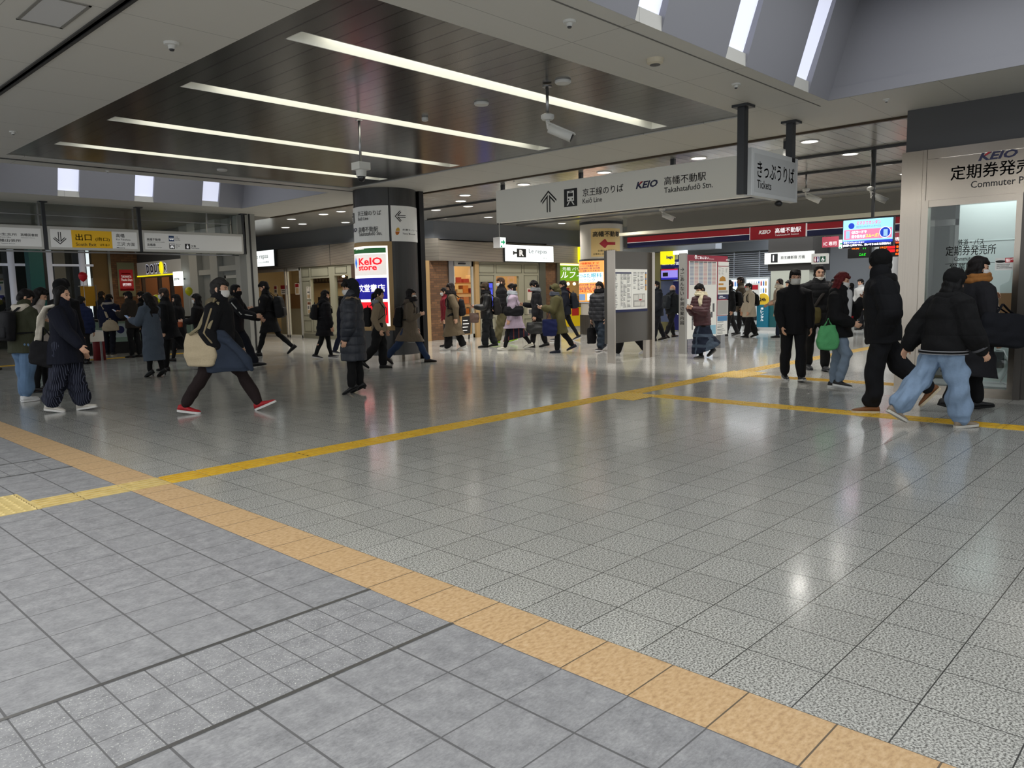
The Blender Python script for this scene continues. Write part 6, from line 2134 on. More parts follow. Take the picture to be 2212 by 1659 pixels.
def person(px_, py_, h, phi, label, L=(4, 3, 0), R=(-4, 5, 0), lean=3, w=1.0, head=(0, 0), aL=(-4, 8, 12, 0), aR=(4, 8, 12, 0), curl=0.5, skin=SKIN,
           hair=('short', HAIRB), top=None, pants=None, skirt=None, shoes=(BLK, BLK), heel=0, mask=None, hood=None, scarf=None, hat=None, eyes=True,
           vox=0.0095, seed=1, fur=None, palm=None, tee=None, dz=0.0, mz=0.0, stripe=None):
    """phi: heading in the picture plane, 0 = right, 90 = away, 180 = left, 270 = towards the viewpoint.
    L, R: thigh pitch, knee bend, foot pitch; aL, aR: arm pitch, abduction, elbow, inward; angles in degrees."""
    pos = ground(px_, py_)
    pos.z = 0
    ang = rad(phi) + YAW - pi / 2
    root = thing('person', label, 'person', pos, Matrix.Rotation(ang, 3, 'Z'))
    o = P()
    o.root = root
    # ---- legs
    legs = {}
    zmin = 9
    hh = heel
    for sd, (a, k, fp) in ((1, L), (-1, R)):
        a, k, fp = rad(a), rad(k), rad(fp)
        hip = Vector((0, 0.092 * sd * (0.5 + w * 0.5), 0))
        kn = hip + Vector((sin(a), 0.004 * sd, -cos(a))) * 0.43
        an = kn + Vector((sin(a - k), -0.012 * sd, -cos(a - k))) * 0.405
        fp2 = fp - (rad(24) if hh else 0)
        f = Vector((cos(fp2), 0, sin(fp2)))
        n = Vector((-sin(fp2), 0, cos(fp2)))
        lo = min((an - f * 0.06 - n * 0.078).z - hh, (an + f * 0.16 - n * 0.078).z)
        legs[sd] = [hip, kn, an, f, n]
        zmin = min(zmin, lo)
    pz = -zmin + dz
    for v in legs.values():
        for i in range(3):
            v[i] = v[i] + Vector((0, 0, pz))
    Pv = Vector((0, 0, pz))
    l = rad(lean)
    sp, fd = Vector((sin(l), 0, cos(l))), Vector((cos(l), 0, -sin(l)))
    N = Pv + sp * 0.535
    Sc = Pv + sp * 0.465
    o.P, o.N, o.Sc, o.sp, o.fd, o.legs = Pv, N, Sc, sp, fd, legs
    hy, hp = rad(head[0]), rad(head[1])
    HM = Matrix.Rotation(hy, 3, 'Z') @ Matrix.Rotation(hp + l * 0.3, 3, 'Y')
    Hc = N + Vector((sin(l * 0.6 + hp * 0.35) * 0.14 + 0.012, 0, cos(l * 0.6 + hp * 0.35) * 0.14 + 0.012))
    o.Hc, o.HM = Hc, HM
    # h: picture row of the top of the head, so that the size follows from where the feet stand
    dr = ray(px_, h)
    s = (EYE + dr.z * math.hypot(pos.x, pos.y) / math.hypot(dr.x, dr.y)) / (Hc.z + 0.128 + (0.02 if hat or hood else 0))
    o.s = s
    o.mw = Matrix.Translation(pos) @ Matrix.Rotation(ang, 4, 'Z') @ Matrix.Scale(s, 4)
    root.matrix_world = o.mw
    SIZES.append((label, round(s * 1.7, 2)))
    H = lambda x, y, z: Hc + HM @ Vector((x, y, z))
    # ---- arms
    arms = {}
    for sd, (p, ab, e, iw) in ((1, aL), (-1, aR)):
        p, ab, e, iw = rad(p), rad(ab), rad(e), rad(iw)
        S_ = Sc + Vector((0, 0.165 * w * sd, -0.02))
        d1 = Vector((sin(p) * cos(ab), sd * sin(ab), -cos(p) * cos(ab)))
        E_ = S_ + d1 * 0.285
        d2 = Vector((sin(p + e) * cos(iw), sd * sin(ab) * 0.4 - sd * sin(iw), -cos(p + e) * cos(iw))).normalized()
        W_ = E_ + d2 * 0.245
        arms[sd] = (S_, E_, W_, d2)
    o.arms = arms
    o.hand = {sd: arms[sd][2] + arms[sd][3] * 0.085 for sd in arms}
    # ---- body: one continuous skin
    mb = MB()
    mb.tube([Pv - sp * 0.06, Pv + sp * 0.05, Pv + sp * 0.2, Pv + sp * 0.36, Pv + sp * 0.46, Pv + sp * 0.51],
            [(0.13 * w, 0.085), (0.14 * w, 0.09), (0.115 * w, 0.08), (0.135 * w, 0.095), (0.145 * w, 0.08), (0.07, 0.06)])
    mb.tube([N - sp * 0.05, N + (Hc - N) * 0.3, Hc + HM @ Vector((-0.02, 0, -0.03))], [0.06, 0.052, 0.054])
    mb.ell(H(-0.008, 0, 0.022), (0.096, 0.076, 0.094), HM, 20)
    mb.ell(H(0.018, 0, -0.028), (0.073, 0.064, 0.083), HM, 20)
    mb.ell(H(0.046, 0, -0.082), (0.034, 0.036, 0.03), HM)
    mb.tube([H(0.086, 0, 0.012), H(0.102, 0, -0.022), H(0.098, 0, -0.03)], [0.008, 0.0125, 0.012], 8)
    mb.tube([H(0.082, -0.036, 0.026), H(0.091, 0, 0.024), H(0.082, 0.036, 0.026)], [0.008, 0.01, 0.008], 8)
    mb.ell(H(0.083, 0, -0.06), (0.011, 0.022, 0.009), HM, 10)
    for sd in (1, -1):
        mb.ell(H(-0.012, 0.076 * sd, -0.008), (0.018, 0.01, 0.03), HM, 10)
        hip, kn, an, f, n = legs[sd]
        mb.tube([hip + Vector((0, 0, 0.03)), (hip + kn) / 2, kn, kn * 0.65 + an * 0.35 + Vector((-0.012, 0, 0)), an], [0.08, 0.068, 0.05, 0.052, 0.034])
        mb.tube([an - n * 0.03 - f * 0.04, an - n * 0.045 + f * 0.06, an - n * 0.055 + f * 0.14], [0.03, 0.028, 0.02])
        S_, E_, W_, d2 = arms[sd]
        mb.tube([Sc + Vector((0, 0.08 * sd * w, 0)), S_, (S_ + E_) / 2, E_], [0.05, 0.048, 0.042, 0.036], side=(1, 0, 0))
        mb.tube([E_, E_ * 0.7 + W_ * 0.3, W_, W_ + d2 * 0.012], [0.037, 0.038, 0.025, 0.024], side=(1, 0, 0))
        pn = Vector((0, -sd, 0)) if palm is None else Vector(palm)
        hand(mb, W_ + d2 * 0.01, d2, pn, -sd, curl)
    soup(mb, 'body', skin_mat(skin), root, min(vox, 0.008), 2)
    if eyes:
        for sd in (1, -1):
            MB().ell(H(0.0835, 0.031 * sd, 0.006), (0.006, 0.0135, 0.0055), HM, 10).build('eye', M_EYE, root)
            MB().tube([H(0.089, 0.018 * sd, 0.024), H(0.087, 0.034 * sd, 0.03), H(0.077, 0.05 * sd, 0.024)], [(0.004, 0.003)] * 3, 6).build('eyebrow', hair_mat(HAIRB), root)
        if not mask:
            MB().ell(H(0.0885, 0, -0.061), (0.008, 0.02, 0.0055), HM, 10).build('mouth', M_LIP, root)
    # ---- hair
    hs, hc = hair
    mb = MB()
    if hs != 'bald':
        mb.ell(H(-0.02, 0, 0.042), (0.099, 0.084, 0.091), HM, 20)
        mb.ell(H(-0.045, 0, -0.02), (0.072, 0.078, 0.08), HM, 20)
        if hs in ('short', 'bob', 'long', 'pony', 'bun'):
            mb.ell(H(0.05, 0, 0.078), (0.048, 0.07, 0.034), HM)
            mb.ell(H(0.0, 0, 0.1), (0.085, 0.07, 0.045), HM)
            for q in range(5):
                y = -0.05 + q * 0.025
                mb.tube([H(0.05, y, 0.1), H(0.088, y * 1.05, 0.07), H(0.094, y * 1.1, 0.045)], [0.02, 0.016, 0.006], 8)
        if hs == 'part':
            mb.ell(H(-0.005, 0, 0.085), (0.085, 0.078, 0.05), HM)
        for sd in (1, -1):
            mb.tube([H(0.02, 0.072 * sd, 0.05), H(0.008, 0.077 * sd, 0.0), H(0.0, 0.074 * sd, -0.03)], [0.018, 0.013, 0.007], 8)
        ln = {'bob': 0.15, 'long': 0.36, 'longer': 0.46}.get(hs, 0)
        if ln:
            mb.tube([H(-0.03, 0, 0.04), H(-0.06, 0, -0.06), H(-0.075, 0, -0.06 - ln * 0.5) + Vector((0, 0, 0)), Hc + Vector((-0.085, 0, -0.06 - ln))], [(0.085, 0.06), (0.095, 0.055), (0.098, 0.05), (0.07, 0.03)], 16)
            for sd in (1, -1):
                mb.tube([H(0.01, 0.064 * sd, 0.07), H(-0.004, 0.082 * sd, 0.0), H(-0.018, 0.088 * sd, -0.1), Hc + HM @ Vector((-0.03, 0.092 * sd, -0.1 - ln * 0.7))], [0.026, 0.026, 0.027, 0.016], 10)
        if hs == 'pony':
            mb.tube([H(-0.1, 0, 0.04), H(-0.14, 0, 0.0), Hc + Vector((-0.15, 0, -0.14)), Hc + Vector((-0.14, 0, -0.3))], [0.03, 0.036, 0.034, 0.012], 10)
        if hs == 'bun':
            mb.ell(H(-0.1, 0, 0.07), (0.05, 0.05, 0.05), HM)
        soup(mb, 'hair', hair_mat(hc), root, 0.0075, 2, folds(0.0055, seed, 3.5))
    elif hs == 'bald':
        mb.ell(H(-0.045, 0, -0.02), (0.066, 0.08, 0.045), HM, 20)
        soup(mb, 'hair', hair_mat(hc), root, 0.0075, 2)
    # ---- hats and hoods
    if hat:
        kind, c = hat
        mb = MB()
        if kind == 'beanie':
            mb.ell(H(-0.012, 0, 0.066), (0.116, 0.1, 0.09), HM, 20)
            mb.tube([H(-0.01, 0, 0.035), H(-0.01, 0, 0.07)], [(0.102, 0.116), (0.102, 0.116)], 20, side=HM @ Vector((0, 1, 0)))
        elif kind == 'fur':
            mb.ell(H(-0.015, 0, 0.07), (0.125, 0.112, 0.082), HM, 20)
            mb.ell(H(0.085, 0, 0.07), (0.04, 0.085, 0.04), HM)
            for sd in (1, -1):
                mb.ell(H(-0.03, 0.1 * sd, 0.0), (0.05, 0.03, 0.085), HM)
        elif kind == 'cap':
            mb.ell(H(-0.012, 0, 0.066), (0.112, 0.096, 0.08), HM, 20)
            mb.tube([H(0.08, 0, 0.06), H(0.16, 0, 0.045)], [(0.07, 0.01), (0.05, 0.006)], 14)
        soup(mb, 'hat', cloth(c, 0.9, 'wool'), root, 0.009, 3, folds(0.005 if kind == 'fur' else 0.002, seed + 3, 3))
    if hood:
        kind, c = hood
        mb = MB()
        if kind == 'up':
            mb.ell(H(-0.055, 0, 0.045), (0.112, 0.11, 0.116), HM, 20)
            mb.ell(H(-0.075, 0, -0.045), (0.09, 0.104, 0.11), HM, 20)
            for a in range(-5, 6):
                an_ = a * 0.3
                mb.ell(H(0.045 - 0.03 * abs(sin(an_ / 2)), 0.096 * sin(an_), 0.04 + 0.11 * cos(an_)), (0.028, 0.02, 0.02), HM, 8)
            mb.tube([N + sp * 0.0 + Vector((-0.03, 0, 0)), H(-0.06, 0, -0.1)], [(0.12, 0.1), (0.1, 0.1)], 16)
        else:
            for a in range(-6, 7):
                an_ = a * 0.28
                mb.ell(N + Vector((-0.075 * cos(an_) - 0.035, 0.115 * sin(an_) * (0.6 + 0.4 * w), 0.005 - 0.03 * cos(an_))), (0.05, 0.045, 0.055 + 0.025 * cos(an_)), None, 12)
        soup(mb, 'hood', cloth(c, 0.85), root, 0.01, 3, folds(0.004, seed + 5, 2))
    # ---- mask
    if mask:
        mb = MB()
        rows_ = [(-0.1, -0.012, 0.9), (-0.082, 0.004, 1.0), (-0.055, 0.016, 1.02), (-0.028, 0.018, 1.03), (-0.008, 0.008, 1.02)]
        rings = []
        for z, bl, wd in rows_:
            rr = []
            for q in range(15):
                th = (-1 + 2 * q / 14) * 1.28
                rr.append(H(0.012 + mz * 0.3 + (0.083 + bl * max(0, cos(th)) ** 2) * cos(th) * (1 if z > -0.09 else 0.94), 0.071 * wd * sin(th), z + mz))
            rings.append(rr)
        n_ = 15
        vs_ = [p for r in rings for p in r]
        fs_ = [(k * n_ + i, k * n_ + i + 1, (k + 1) * n_ + i + 1, (k + 1) * n_ + i) for k in range(len(rings) - 1) for i in range(n_ - 1)]
        mo = MB().add(vs_, fs_, 0, True).build('face_mask', cloth(mask, 0.9), root)
        so = mo.modifiers.new('s', 'SOLIDIFY')
        so.thickness = 0.004
        so.offset = 1
        for sd in (1, -1):
            MB().tube([H(0.035, 0.07 * sd, -0.012), H(-0.005, 0.083 * sd, 0.012), H(-0.02, 0.084 * sd, -0.01), H(0.03, 0.07 * sd, -0.085)], [0.0022] * 4, 6).build('ear_loop', cloth(mask, 0.9), mo)
    # ---- trousers
    if pants:
        kind, c, tex = (tuple(pants) + (None,))[:3]
        b = {'slim': 0.0, 'mid': 0.014, 'wide': 0.034, 'huge': 0.055}[kind]
        mb = MB()
        mb.tube([Pv + sp * 0.1, Pv + sp * 0.02, Pv - Vector((0, 0, 0.07))], [(0.15 * w + 0.01, 0.108), (0.165 * w + b * 0.4, 0.122 + b * 0.3), (0.16 * w + b * 0.5, 0.115 + b * 0.4)], 18)
        for sd in (1, -1):
            hip, kn, an, f, n = legs[sd]
            dn = (an - kn).normalized()
            hem = an + dn * (-0.02 if b < 0.01 else -0.035 if b < 0.03 else -0.055 if b < 0.05 else -0.075)
            mb.tube([hip + Vector((0, 0, 0.02)), hip * 0.55 + kn * 0.45, kn, kn * 0.55 + an * 0.45 + Vector((-0.008, 0, 0)), hem],
                    [0.096 + b * 0.5, 0.084 + b * 0.8, 0.064 + b, 0.06 + b * 1.15, 0.048 + b * 1.25], 14)
        soup(mb, 'trousers', cloth(c, 0.85, tex), root, vox, 3, folds(0.0055 + b * 0.17, seed + 11, 1.7))
    # ---- skirt
    if skirt:
        z0_, fl, c, tex = skirt      # hem height, flare, colour, pattern
        mb = MB()
        rings, R_ = [], []
        for q in range(7):
            f_ = q / 6
            z = pz + 0.08 - f_ * (pz + 0.08 - z0_)
            xs_ = []
            for sd in (1, -1):
                hip, kn, an, f, n = legs[sd]
                if z > kn.z:
                    t_ = (hip.z - z) / max(hip.z - kn.z, 0.01)
                    xs_.append((hip + (kn - hip) * min(max(t_, 0), 1)).x)
                else:
                    t_ = (kn.z - z) / max(kn.z - an.z, 0.01)
                    xs_.append((kn + (an - kn) * min(max(t_, 0), 1)).x)
            rings.append(Vector((sum(xs_) / 2 * min(1, f_ * 1.5), 0, z)))
            R_.append((0.155 * w + fl * f_, max(0.115, abs(xs_[0] - xs_[1]) / 2 + 0.08) + fl * f_ * 0.8))
        mb.tube(rings, R_, 24, cap=False)
        soup(mb, 'skirt', cloth(c, 0.85, tex), root, vox, 2, folds(0.008, seed + 7, 1.6))
    # ---- shoes
    sc_, so_ = shoes[0], shoes[1]
    for sd in (1, -1):
        hip, kn, an, f, n = legs[sd]
        y_ = Vector((0, 1, 0))
        g0 = an - n * 0.078
        up = [(-0.082, 0.016, 0.05), (-0.07, 0.032, 0.085), (-0.03, 0.039, 0.098), (0.02, 0.041, 0.09), (0.07, 0.045, 0.07), (0.12, 0.047, 0.056), (0.16, 0.042, 0.048), (0.185, 0.03, 0.04), (0.2, 0.012, 0.028)]
        rings = []
        for x, hw, ht in up:
            lift = 0.0
            if heel:
                lift = -0.0
            rr = []
            for q in range(14):
                a_ = 2 * pi * q / 14
                yy = hw * cos(a_)
                zz = 0.018 + (ht - 0.018) * (0.5 + 0.5 * sin(a_)) if True else 0
                if sin(a_) < 0:
                    zz = 0.018 + (ht - 0.018) * 0.5 * (1 + sin(a_)) * 0.8
                rr.append(g0 + f * x + y_ * yy + n * zz)
            rings.append(rr)
        sh = MB().loft(rings).build('shoe', cloth(sc_, 0.6), root)
        rings = []
        tw = 0.026 if so_ != BLK else 0.02
        for x, hw, ht in up:
            hw2 = hw + 0.004
            rings.append([g0 + f * x + y_ * hw2 - n * 0.0, g0 + f * x + y_ * hw2 + n * tw, g0 + f * x - y_ * hw2 + n * tw, g0 + f * x - y_ * hw2 - n * 0.0])
        MB().loft(rings, smooth=False).build('sole', cloth(so_, 0.7), sh)
        if heel:
            hb = g0 - f * 0.055
            MB().tube([hb + n * 0.02, hb + n * 0.02 - Vector((-0.004, 0, hh + 0.012))], [0.018, 0.008 if heel > 0.05 else 0.02], 10, cap=False).build('heel', cloth(so_, 0.5), sh)
    # ---- top garment
    if top:
        T = dict(kind='jacket', len=0.14, c=BLK, t=0.02, fl=0.0, puff=None, rough=0.85, tex=None, collar=0.07, cuff=None, name='jacket')
        T.update(top)
        t_, fl = T['t'], T['fl']
        mb = MB()
        pts = [N + sp * 0.03, N - sp * 0.025, Sc - sp * 0.02, Pv + sp * 0.32, Pv + sp * 0.16, Pv + sp * 0.02]
        rr = [(0.066 + t_ * 0.6, 0.066 + t_ * 0.6), (0.105 * w + t_, 0.085 + t_), (0.168 * w + t_, 0.108 + t_), (0.162 * w + t_, 0.125 + t_), (0.158 * w + t_, 0.122 + t_), (0.17 * w + t_ + fl * 0.3, 0.13 + t_ + fl * 0.3)]
        nseg = max(1, round(T['len'] / 0.12))
        for q in range(1, nseg + 1):
            dpt = T['len'] * q / nseg
            z = pz - dpt
            xs_ = []
            for sd in (1, -1):
                hip, kn, an, f, n = legs[sd]
                if z > kn.z:
                    k_ = min(max((hip.z - z) / max(hip.z - kn.z, 0.01), 0), 1)
                    xs_.append((hip + (kn - hip) * k_).x)
                else:
                    k_ = min(max((kn.z - z) / max(kn.z - an.z, 0.01), 0), 1)
                    xs_.append((kn + (an - kn) * k_).x)
            f_ = q / nseg
            pts.append(Vector((Pv.x + sum(xs_) / 2 * 0.8, 0, z)))
            rr.append((0.172 * w + t_ + fl * (0.3 + 0.7 * f_), max(0.13, abs(xs_[0] - xs_[1]) / 2 * 0.9 + 0.085) + t_ + fl * (0.3 + 0.7 * f_)))
        mb.tube(pts, rr, 24, cap=False)
        if T['collar']:
            mb.tube([N - sp * 0.03, N + (Hc - N).normalized() * T['collar']], [(0.085 + t_ * 0.5, 0.085 + t_ * 0.5), (0.072 + t_ * 0.5, 0.075 + t_ * 0.5)], 18)
        for sd in (1, -1):
            S_, E_, W_, d2 = arms[sd]
            hd = (E_ - S_).normalized()
            mb.tube([Sc + Vector((0, 0.09 * sd * w, -0.005)), S_ + Vector((0, 0.0, -0.005)), (S_ + E_) / 2, E_], [0.07 + t_ * 0.8, 0.068 + t_, 0.06 + t_, 0.055 + t_], 14, side=(1, 0, 0))
            mb.tube([E_, (E_ + W_) / 2, W_ - d2 * 0.015], [0.056 + t_, 0.05 + t_, 0.04 + t_ * 0.7], 14, side=(1, 0, 0))
            mb.ell(E_, (0.057 + t_,) * 3, None, 14)
        soup(mb, T['name'], cloth(T['c'], T['rough'], T['tex']), root, vox, 3, folds(0.0078, seed, 1.5, T['puff']))
        if stripe:
            for sd in (1, -1):
                S_, E_, W_, d2 = arms[sd]
                of = Vector((0, sd, 0))
                MB().tube([Sc + Vector((0, 0.12 * sd * w, 0.075 + t_)), S_ + of * (0.066 + t_), (S_ + E_) / 2 + of * (0.06 + t_), E_ + of * (0.056 + t_), (E_ + W_) / 2 + of * (0.05 + t_), W_ - d2 * 0.03 + of * (0.04 + t_ * 0.7)], [(0.012, 0.006)] * 6, 8, side=(1, 0, 0)).build('sleeve_stripe', cloth(stripe, 0.85), root)
        if T['cuff']:
            for sd in (1, -1):
                S_, E_, W_, d2 = arms[sd]
                MB().tube([W_ - d2 * 0.045, W_ - d2 * 0.02], [0.043 + t_ * 0.7] * 2, 16, side=(1, 0, 0), cap=False).build('cuff', cloth(T['cuff'], 0.9), root)
    # ---- scarf and fur trim
    if scarf:
        c, tail, tex = (tuple(scarf) + (None, None))[:3]
        mb = MB()
        pts = []
        for q in range(13):
            a_ = 2 * pi * q / 12
            pts.append(N + sp * (0.03 + 0.012 * cos(a_)) + Vector((0.105 * cos(a_) + 0.008, 0.112 * sin(a_), 0.0)))
        mb.tube(pts, [(0.036, 0.042)] * 13, 10, side=(0, 0, 1), cap=False)
        mb.tube([p + Vector((0, 0, 0.045)) for p in pts], [(0.03, 0.03)] * 13, 10, side=(0, 0, 1), cap=False)
        if tail:
            sx_, sy_, ln = tail
            a_ = N + Vector((sx_ * 0.1, sy_ * 0.09, 0.0))
            mb.tube([a_, a_ + Vector((sx_ * 0.06, 0, -0.06)), a_ + Vector((sx_ * 0.07, 0.01 * sy_, -ln * 0.55)), a_ + Vector((sx_ * 0.07, 0.02 * sy_, -ln))], [(0.05, 0.03), (0.065, 0.026), (0.07, 0.024), (0.075, 0.022)], 12)
        soup(mb, 'scarf', cloth(c, 0.95, 'wool'), root, 0.009, 3, folds(0.006, seed + 2, 2.5))
    if fur:
        mb = MB()
        for a in range(-7, 8):
            an_ = a * 0.25
            mb.ell(N + Vector((-0.11 * cos(an_) - 0.0, 0.14 * sin(an_), -0.0 - 0.02 * cos(an_))), (0.04, 0.04, 0.035), None, 10)
        soup(mb, 'fur_trim', cloth(fur, 0.95, 'wool'), root, 0.009, 2, folds(0.008, seed + 4, 5))
    if tee:
        z0_ = 0.1
        mb = MB()
        mb.tube([N - sp * 0.02, Sc - sp * 0.03, Pv + sp * 0.3, Pv + sp * 0.12, Pv + sp * 0.0], [(0.05, 0.05), (0.06, 0.06), (0.07, 0.06), (0.07, 0.06), (0.07, 0.06)], 14)
        mb.v = [tuple(Vector(v) + Vector((tee[1], 0, 0))) for v in mb.v]
        soup(mb, 'shirt', cloth(tee[0], 0.85), root, 0.01, 3, folds(0.004, seed + 9, 2))
    return o


def world_of(o, p):
    return o.mw @ Vector(p)


def item_root(o, name, label, cat, base, group=None):
    """Empty for something carried: same axes and scale as the carrier, at the local point base"""
    t = thing(name, label, cat, (0, 0, 0), None, group)
    t.matrix_world = o.mw @ Matrix.Translation(Vector(base))
    return t


def backpack(o, label, c=BLK, size=(0.17, 0.3, 0.44), front=False, t=0.05, dz=0.0, rough=0.7, tail=False):
    sgn = 1 if front else -1
    dd, ww, hh = size
    top_ = o.Sc + o.fd * sgn * (0.13 + t + dd / 2) + o.sp * (0.0 + dz)
    base = top_ - o.sp * hh
    r = item_root(o, 'backpack', label, 'backpack', base)
    M = Matrix((o.fd, Vector((0, 1, 0)), o.sp)).transposed()
    mb = MB().rbox([(0.0, 0, 0, dd * 0.3, ww * 0.42), (0.02, 0, 0, dd * 0.46, ww * 0.48), (hh * 0.3, sgn * 0.012, 0, dd * 0.54, ww * 0.5), (hh * 0.75, 0, 0, dd * 0.5, ww * 0.48), (hh * 0.93, 0, 0, dd * 0.4, ww * 0.42), (hh, -sgn * 0.02, 0, dd * 0.2, ww * 0.28)], 24, 3.6, M=M)
    soup(mb, 'bag_body', cloth(c, rough), r, 0.01, 2, folds(0.005, 5, 1.6))
    mb = MB().rbox([(0.04, 0, 0, dd * 0.1, ww * 0.34), (0.06, 0, 0, dd * 0.16, ww * 0.38), (hh * 0.42, 0, 0, dd * 0.16, ww * 0.38), (hh * 0.48, 0, 0, dd * 0.06, ww * 0.34)], 20, 4, M=M, c=o.fd * sgn * dd * 0.5)
    mb.build('front_pocket', cloth(tuple(min(255, v + 4) for v in c), rough), r)
    P0 = lambda x, y, z: (o.Sc + o.fd * x * -sgn + Vector((0, y, 0)) + o.sp * z) - base
    for sd in (1, -1):
        q = [P0(-0.16 - t, 0.085 * sd, -0.02), P0(-0.08, 0.095 * sd, 0.055 + t), P0(0.04, 0.1 * sd, 0.05 + t), P0(0.125 + t, 0.105 * sd, -0.06), P0(0.13 + t, 0.125 * sd, -0.2), P0(0.04, 0.185 * sd + t * sd, -0.3), P0(-0.13 - t, 0.13 * sd, -0.34)]
        MB().tube(q, [(0.028, 0.007)] * len(q), 10, side=(0, 1, 0.3)).build('shoulder_strap', cloth(c, rough), r)
    MB().tube([top_ - base + Vector((0, -0.04, 0)) - o.sp * 0.02, top_ - base + o.sp * 0.04, top_ - base + Vector((0, 0.04, 0)) - o.sp * 0.02], [0.009] * 3, 8, side=(1, 0, 0)).build('grab_handle', cloth(c, rough), r)
    return r


def tote(o, at, label, c, size=(0.36, 0.12, 0.34), drop=0.12, name='tote_bag', yaw=0.0, tex=None, rough=0.85, swing=0.0, cat='bag', group=None, sag=0.0, strap_to=None, tilt=0.0):
    """bag hung from the local point at: size (length along heading, thickness, height), drop of the handles"""
    at = Vector(at)
    ll, tt_, hh = size
    base = at - Vector((0, 0, drop + hh))
    r = item_root(o, name, label, cat, base, group)
    M = Matrix.Rotation(yaw, 3, 'Z') @ Matrix.Rotation(tilt, 3, 'Y')
    mb = MB().rbox([(0, 0, 0, ll * 0.40, tt_ * 0.35), (0.02, 0, 0, ll * 0.46, tt_ * 0.48), (hh * 0.35, 0, 0, ll * (0.5 + sag), tt_ * 0.5), (hh * 0.75, 0, 0, ll * (0.49 - sag * 0.6), tt_ * 0.36), (hh, 0, 0, ll * (0.46 - sag), tt_ * 0.18)], 26, 3.2, M=M)
    soup(mb, 'bag_body', cloth(c, rough, tex), r, 0.009, 2, folds(0.006, 8, 1.6))
    top_ = M @ Vector((0, 0, hh))
    hp = Vector((0, 0, hh + drop))
    for sd in (1, -1):
        off = M @ Vector((0, tt_ * 0.12 * sd, 0))
        a = top_ + (M @ Vector((-ll * 0.22, 0, -0.02))) + off
        b = top_ + (M @ Vector((ll * 0.22, 0, -0.02))) + off
        pts = [a, a * 0.45 + hp * 0.55 + Vector((0, 0, -0.01)), hp + Vector((0, 0.012 * sd, 0)), b * 0.45 + hp * 0.55 + Vector((0, 0, -0.01)), b]
        MB().tube(pts, [(0.011, 0.005)] * 5, 8).build('handle', cloth(c, rough), r)
    return r


def phone(o, sd, label, c=(20, 20, 24), up=0.0):
    hpos = o.hand[sd] + Vector((0.0, 0, 0.025))
    r = item_root(o, 'phone', label, 'phone', hpos)
    d = o.arms[sd][3]
    n = Vector((-0.55, 0, 0.83)).normalized()
    d = Vector((0.83, 0, 0.55))
    y = n.cross(d)
    M = Matrix((d, y, n)).transposed()
    MB().rbox([(-0.004, 0, 0, 0.074, 0.036), (0.004, 0, 0, 0.074, 0.036)], 20, 8, M=M, c=d * 0.03).build('case', mat('phone_%d' % c[0], c, 0.3), r)
    MB().rbox([(0.0041, 0, 0, 0.07, 0.032), (0.005, 0, 0, 0.07, 0.032)], 20, 8, M=M, c=d * 0.03).build('display', mat('phone_display', (90, 110, 140), 0.2, emit=0.4), r)
    return r


# walking poses: (L, R)
WK = dict(L=(26, 4, 12), R=(-20, 22, -32))       # left leg forward
WR = dict(L=(-20, 22, -32), R=(26, 4, 12))       # right leg forward
WS = dict(L=(16, 3, 6), R=(-13, 16, -18))
WT = dict(L=(-13, 16, -18), R=(16, 3, 6))
ST = dict(L=(3, 3, 0), R=(-4, 4, 0))
SWL = dict(aL=(-24, 8, 16, 0), aR=(22, 8, 30, 6))
SWR = dict(aL=(22, 8, 30, 6), aR=(-24, 8, 16, 0))
HOLD = dict(aL=(18, 8, 92, 28), aR=(16, 10, 96, 30))

# ------------------------------------------------------------------ left group
p = person(62, 866, 622, 66, 'person in olive jacket with white hood and jeans, seen from behind at far left', **ST, lean=6, head=(-25, 30), aL=(20, 8, 92, 25), aR=(14, 10, 98, 25), w=1.08,
           top=dict(c=(62, 64, 48), len=0.16, t=0.04, fl=0.02), hood=('down', (216, 206, 190)), pants=('wide', (88, 112, 140), 'denim'), shoes=((222, 222, 222), (226, 226, 226)), vox=0.008, seed=11)
backpack(p, 'black backpack on the olive jacket with white hood', (20, 20, 24), (0.17, 0.33, 0.46), t=0.05)
phone(p, -1, 'phone held by the person in the olive jacket', (200, 190, 180))
person(-14, 800, 634, 60, 'person in brown jacket and jeans cut by the left edge', **ST, head=(0, 10), top=dict(c=(66, 58, 42), len=0.2, t=0.03), pants=('mid', (56, 72, 96), 'denim'), seed=12)
person(96, 846, 622, 20, 'person with long black hair and pale sleeve beside the olive jacket', **ST, head=(0, 22), hair=('long', HAIRB), aL=(16, 8, 80, 20), aR=(20, 8, 88, 20), top=dict(c=(196, 186, 178), len=0.2, t=0.02), pants=('slim', BLK), seed=13, w=0.9)
p = person(150, 888, 618, 2, 'person in navy coat and pinstripe wide trousers walking right at left', L=(12, 6, 8), R=(-8, 12, -8), lean=3, head=(-8, 2), hair=('longer', HAIRB), mask=None, aL=(8, 8, 16, 4), aR=(30, 10, 12, -4), w=0.95,
           top=dict(c=(19, 22, 36), len=0.24, t=0.04, fl=0.05, name='coat'), pants=('huge', (20, 23, 38), 'pinstripe'), shoes=((214, 208, 198), (226, 224, 220)), vox=0.008, seed=14)
b = item_root(p, 'scarf_end', 'long white scarf end hanging down the back of the navy coat', 'scarf', p.N + Vector((-0.26, -0.06, -0.52)))
soup(MB().tube([(0.2, -0.03, 0.54), (0.1, -0.02, 0.52), (0.01, -0.02, 0.38), (-0.05, -0.03, 0.1), (-0.07, -0.03, 0)], [(0.05, 0.022), (0.055, 0.022), (0.06, 0.02), (0.06, 0.02), (0.06, 0.018)], 12, side=(0.5, 1, 0)), 'cloth', cloth((206, 198, 184), 0.95, 'wool'), b, 0.008, 2, folds(0.006, 6, 2))
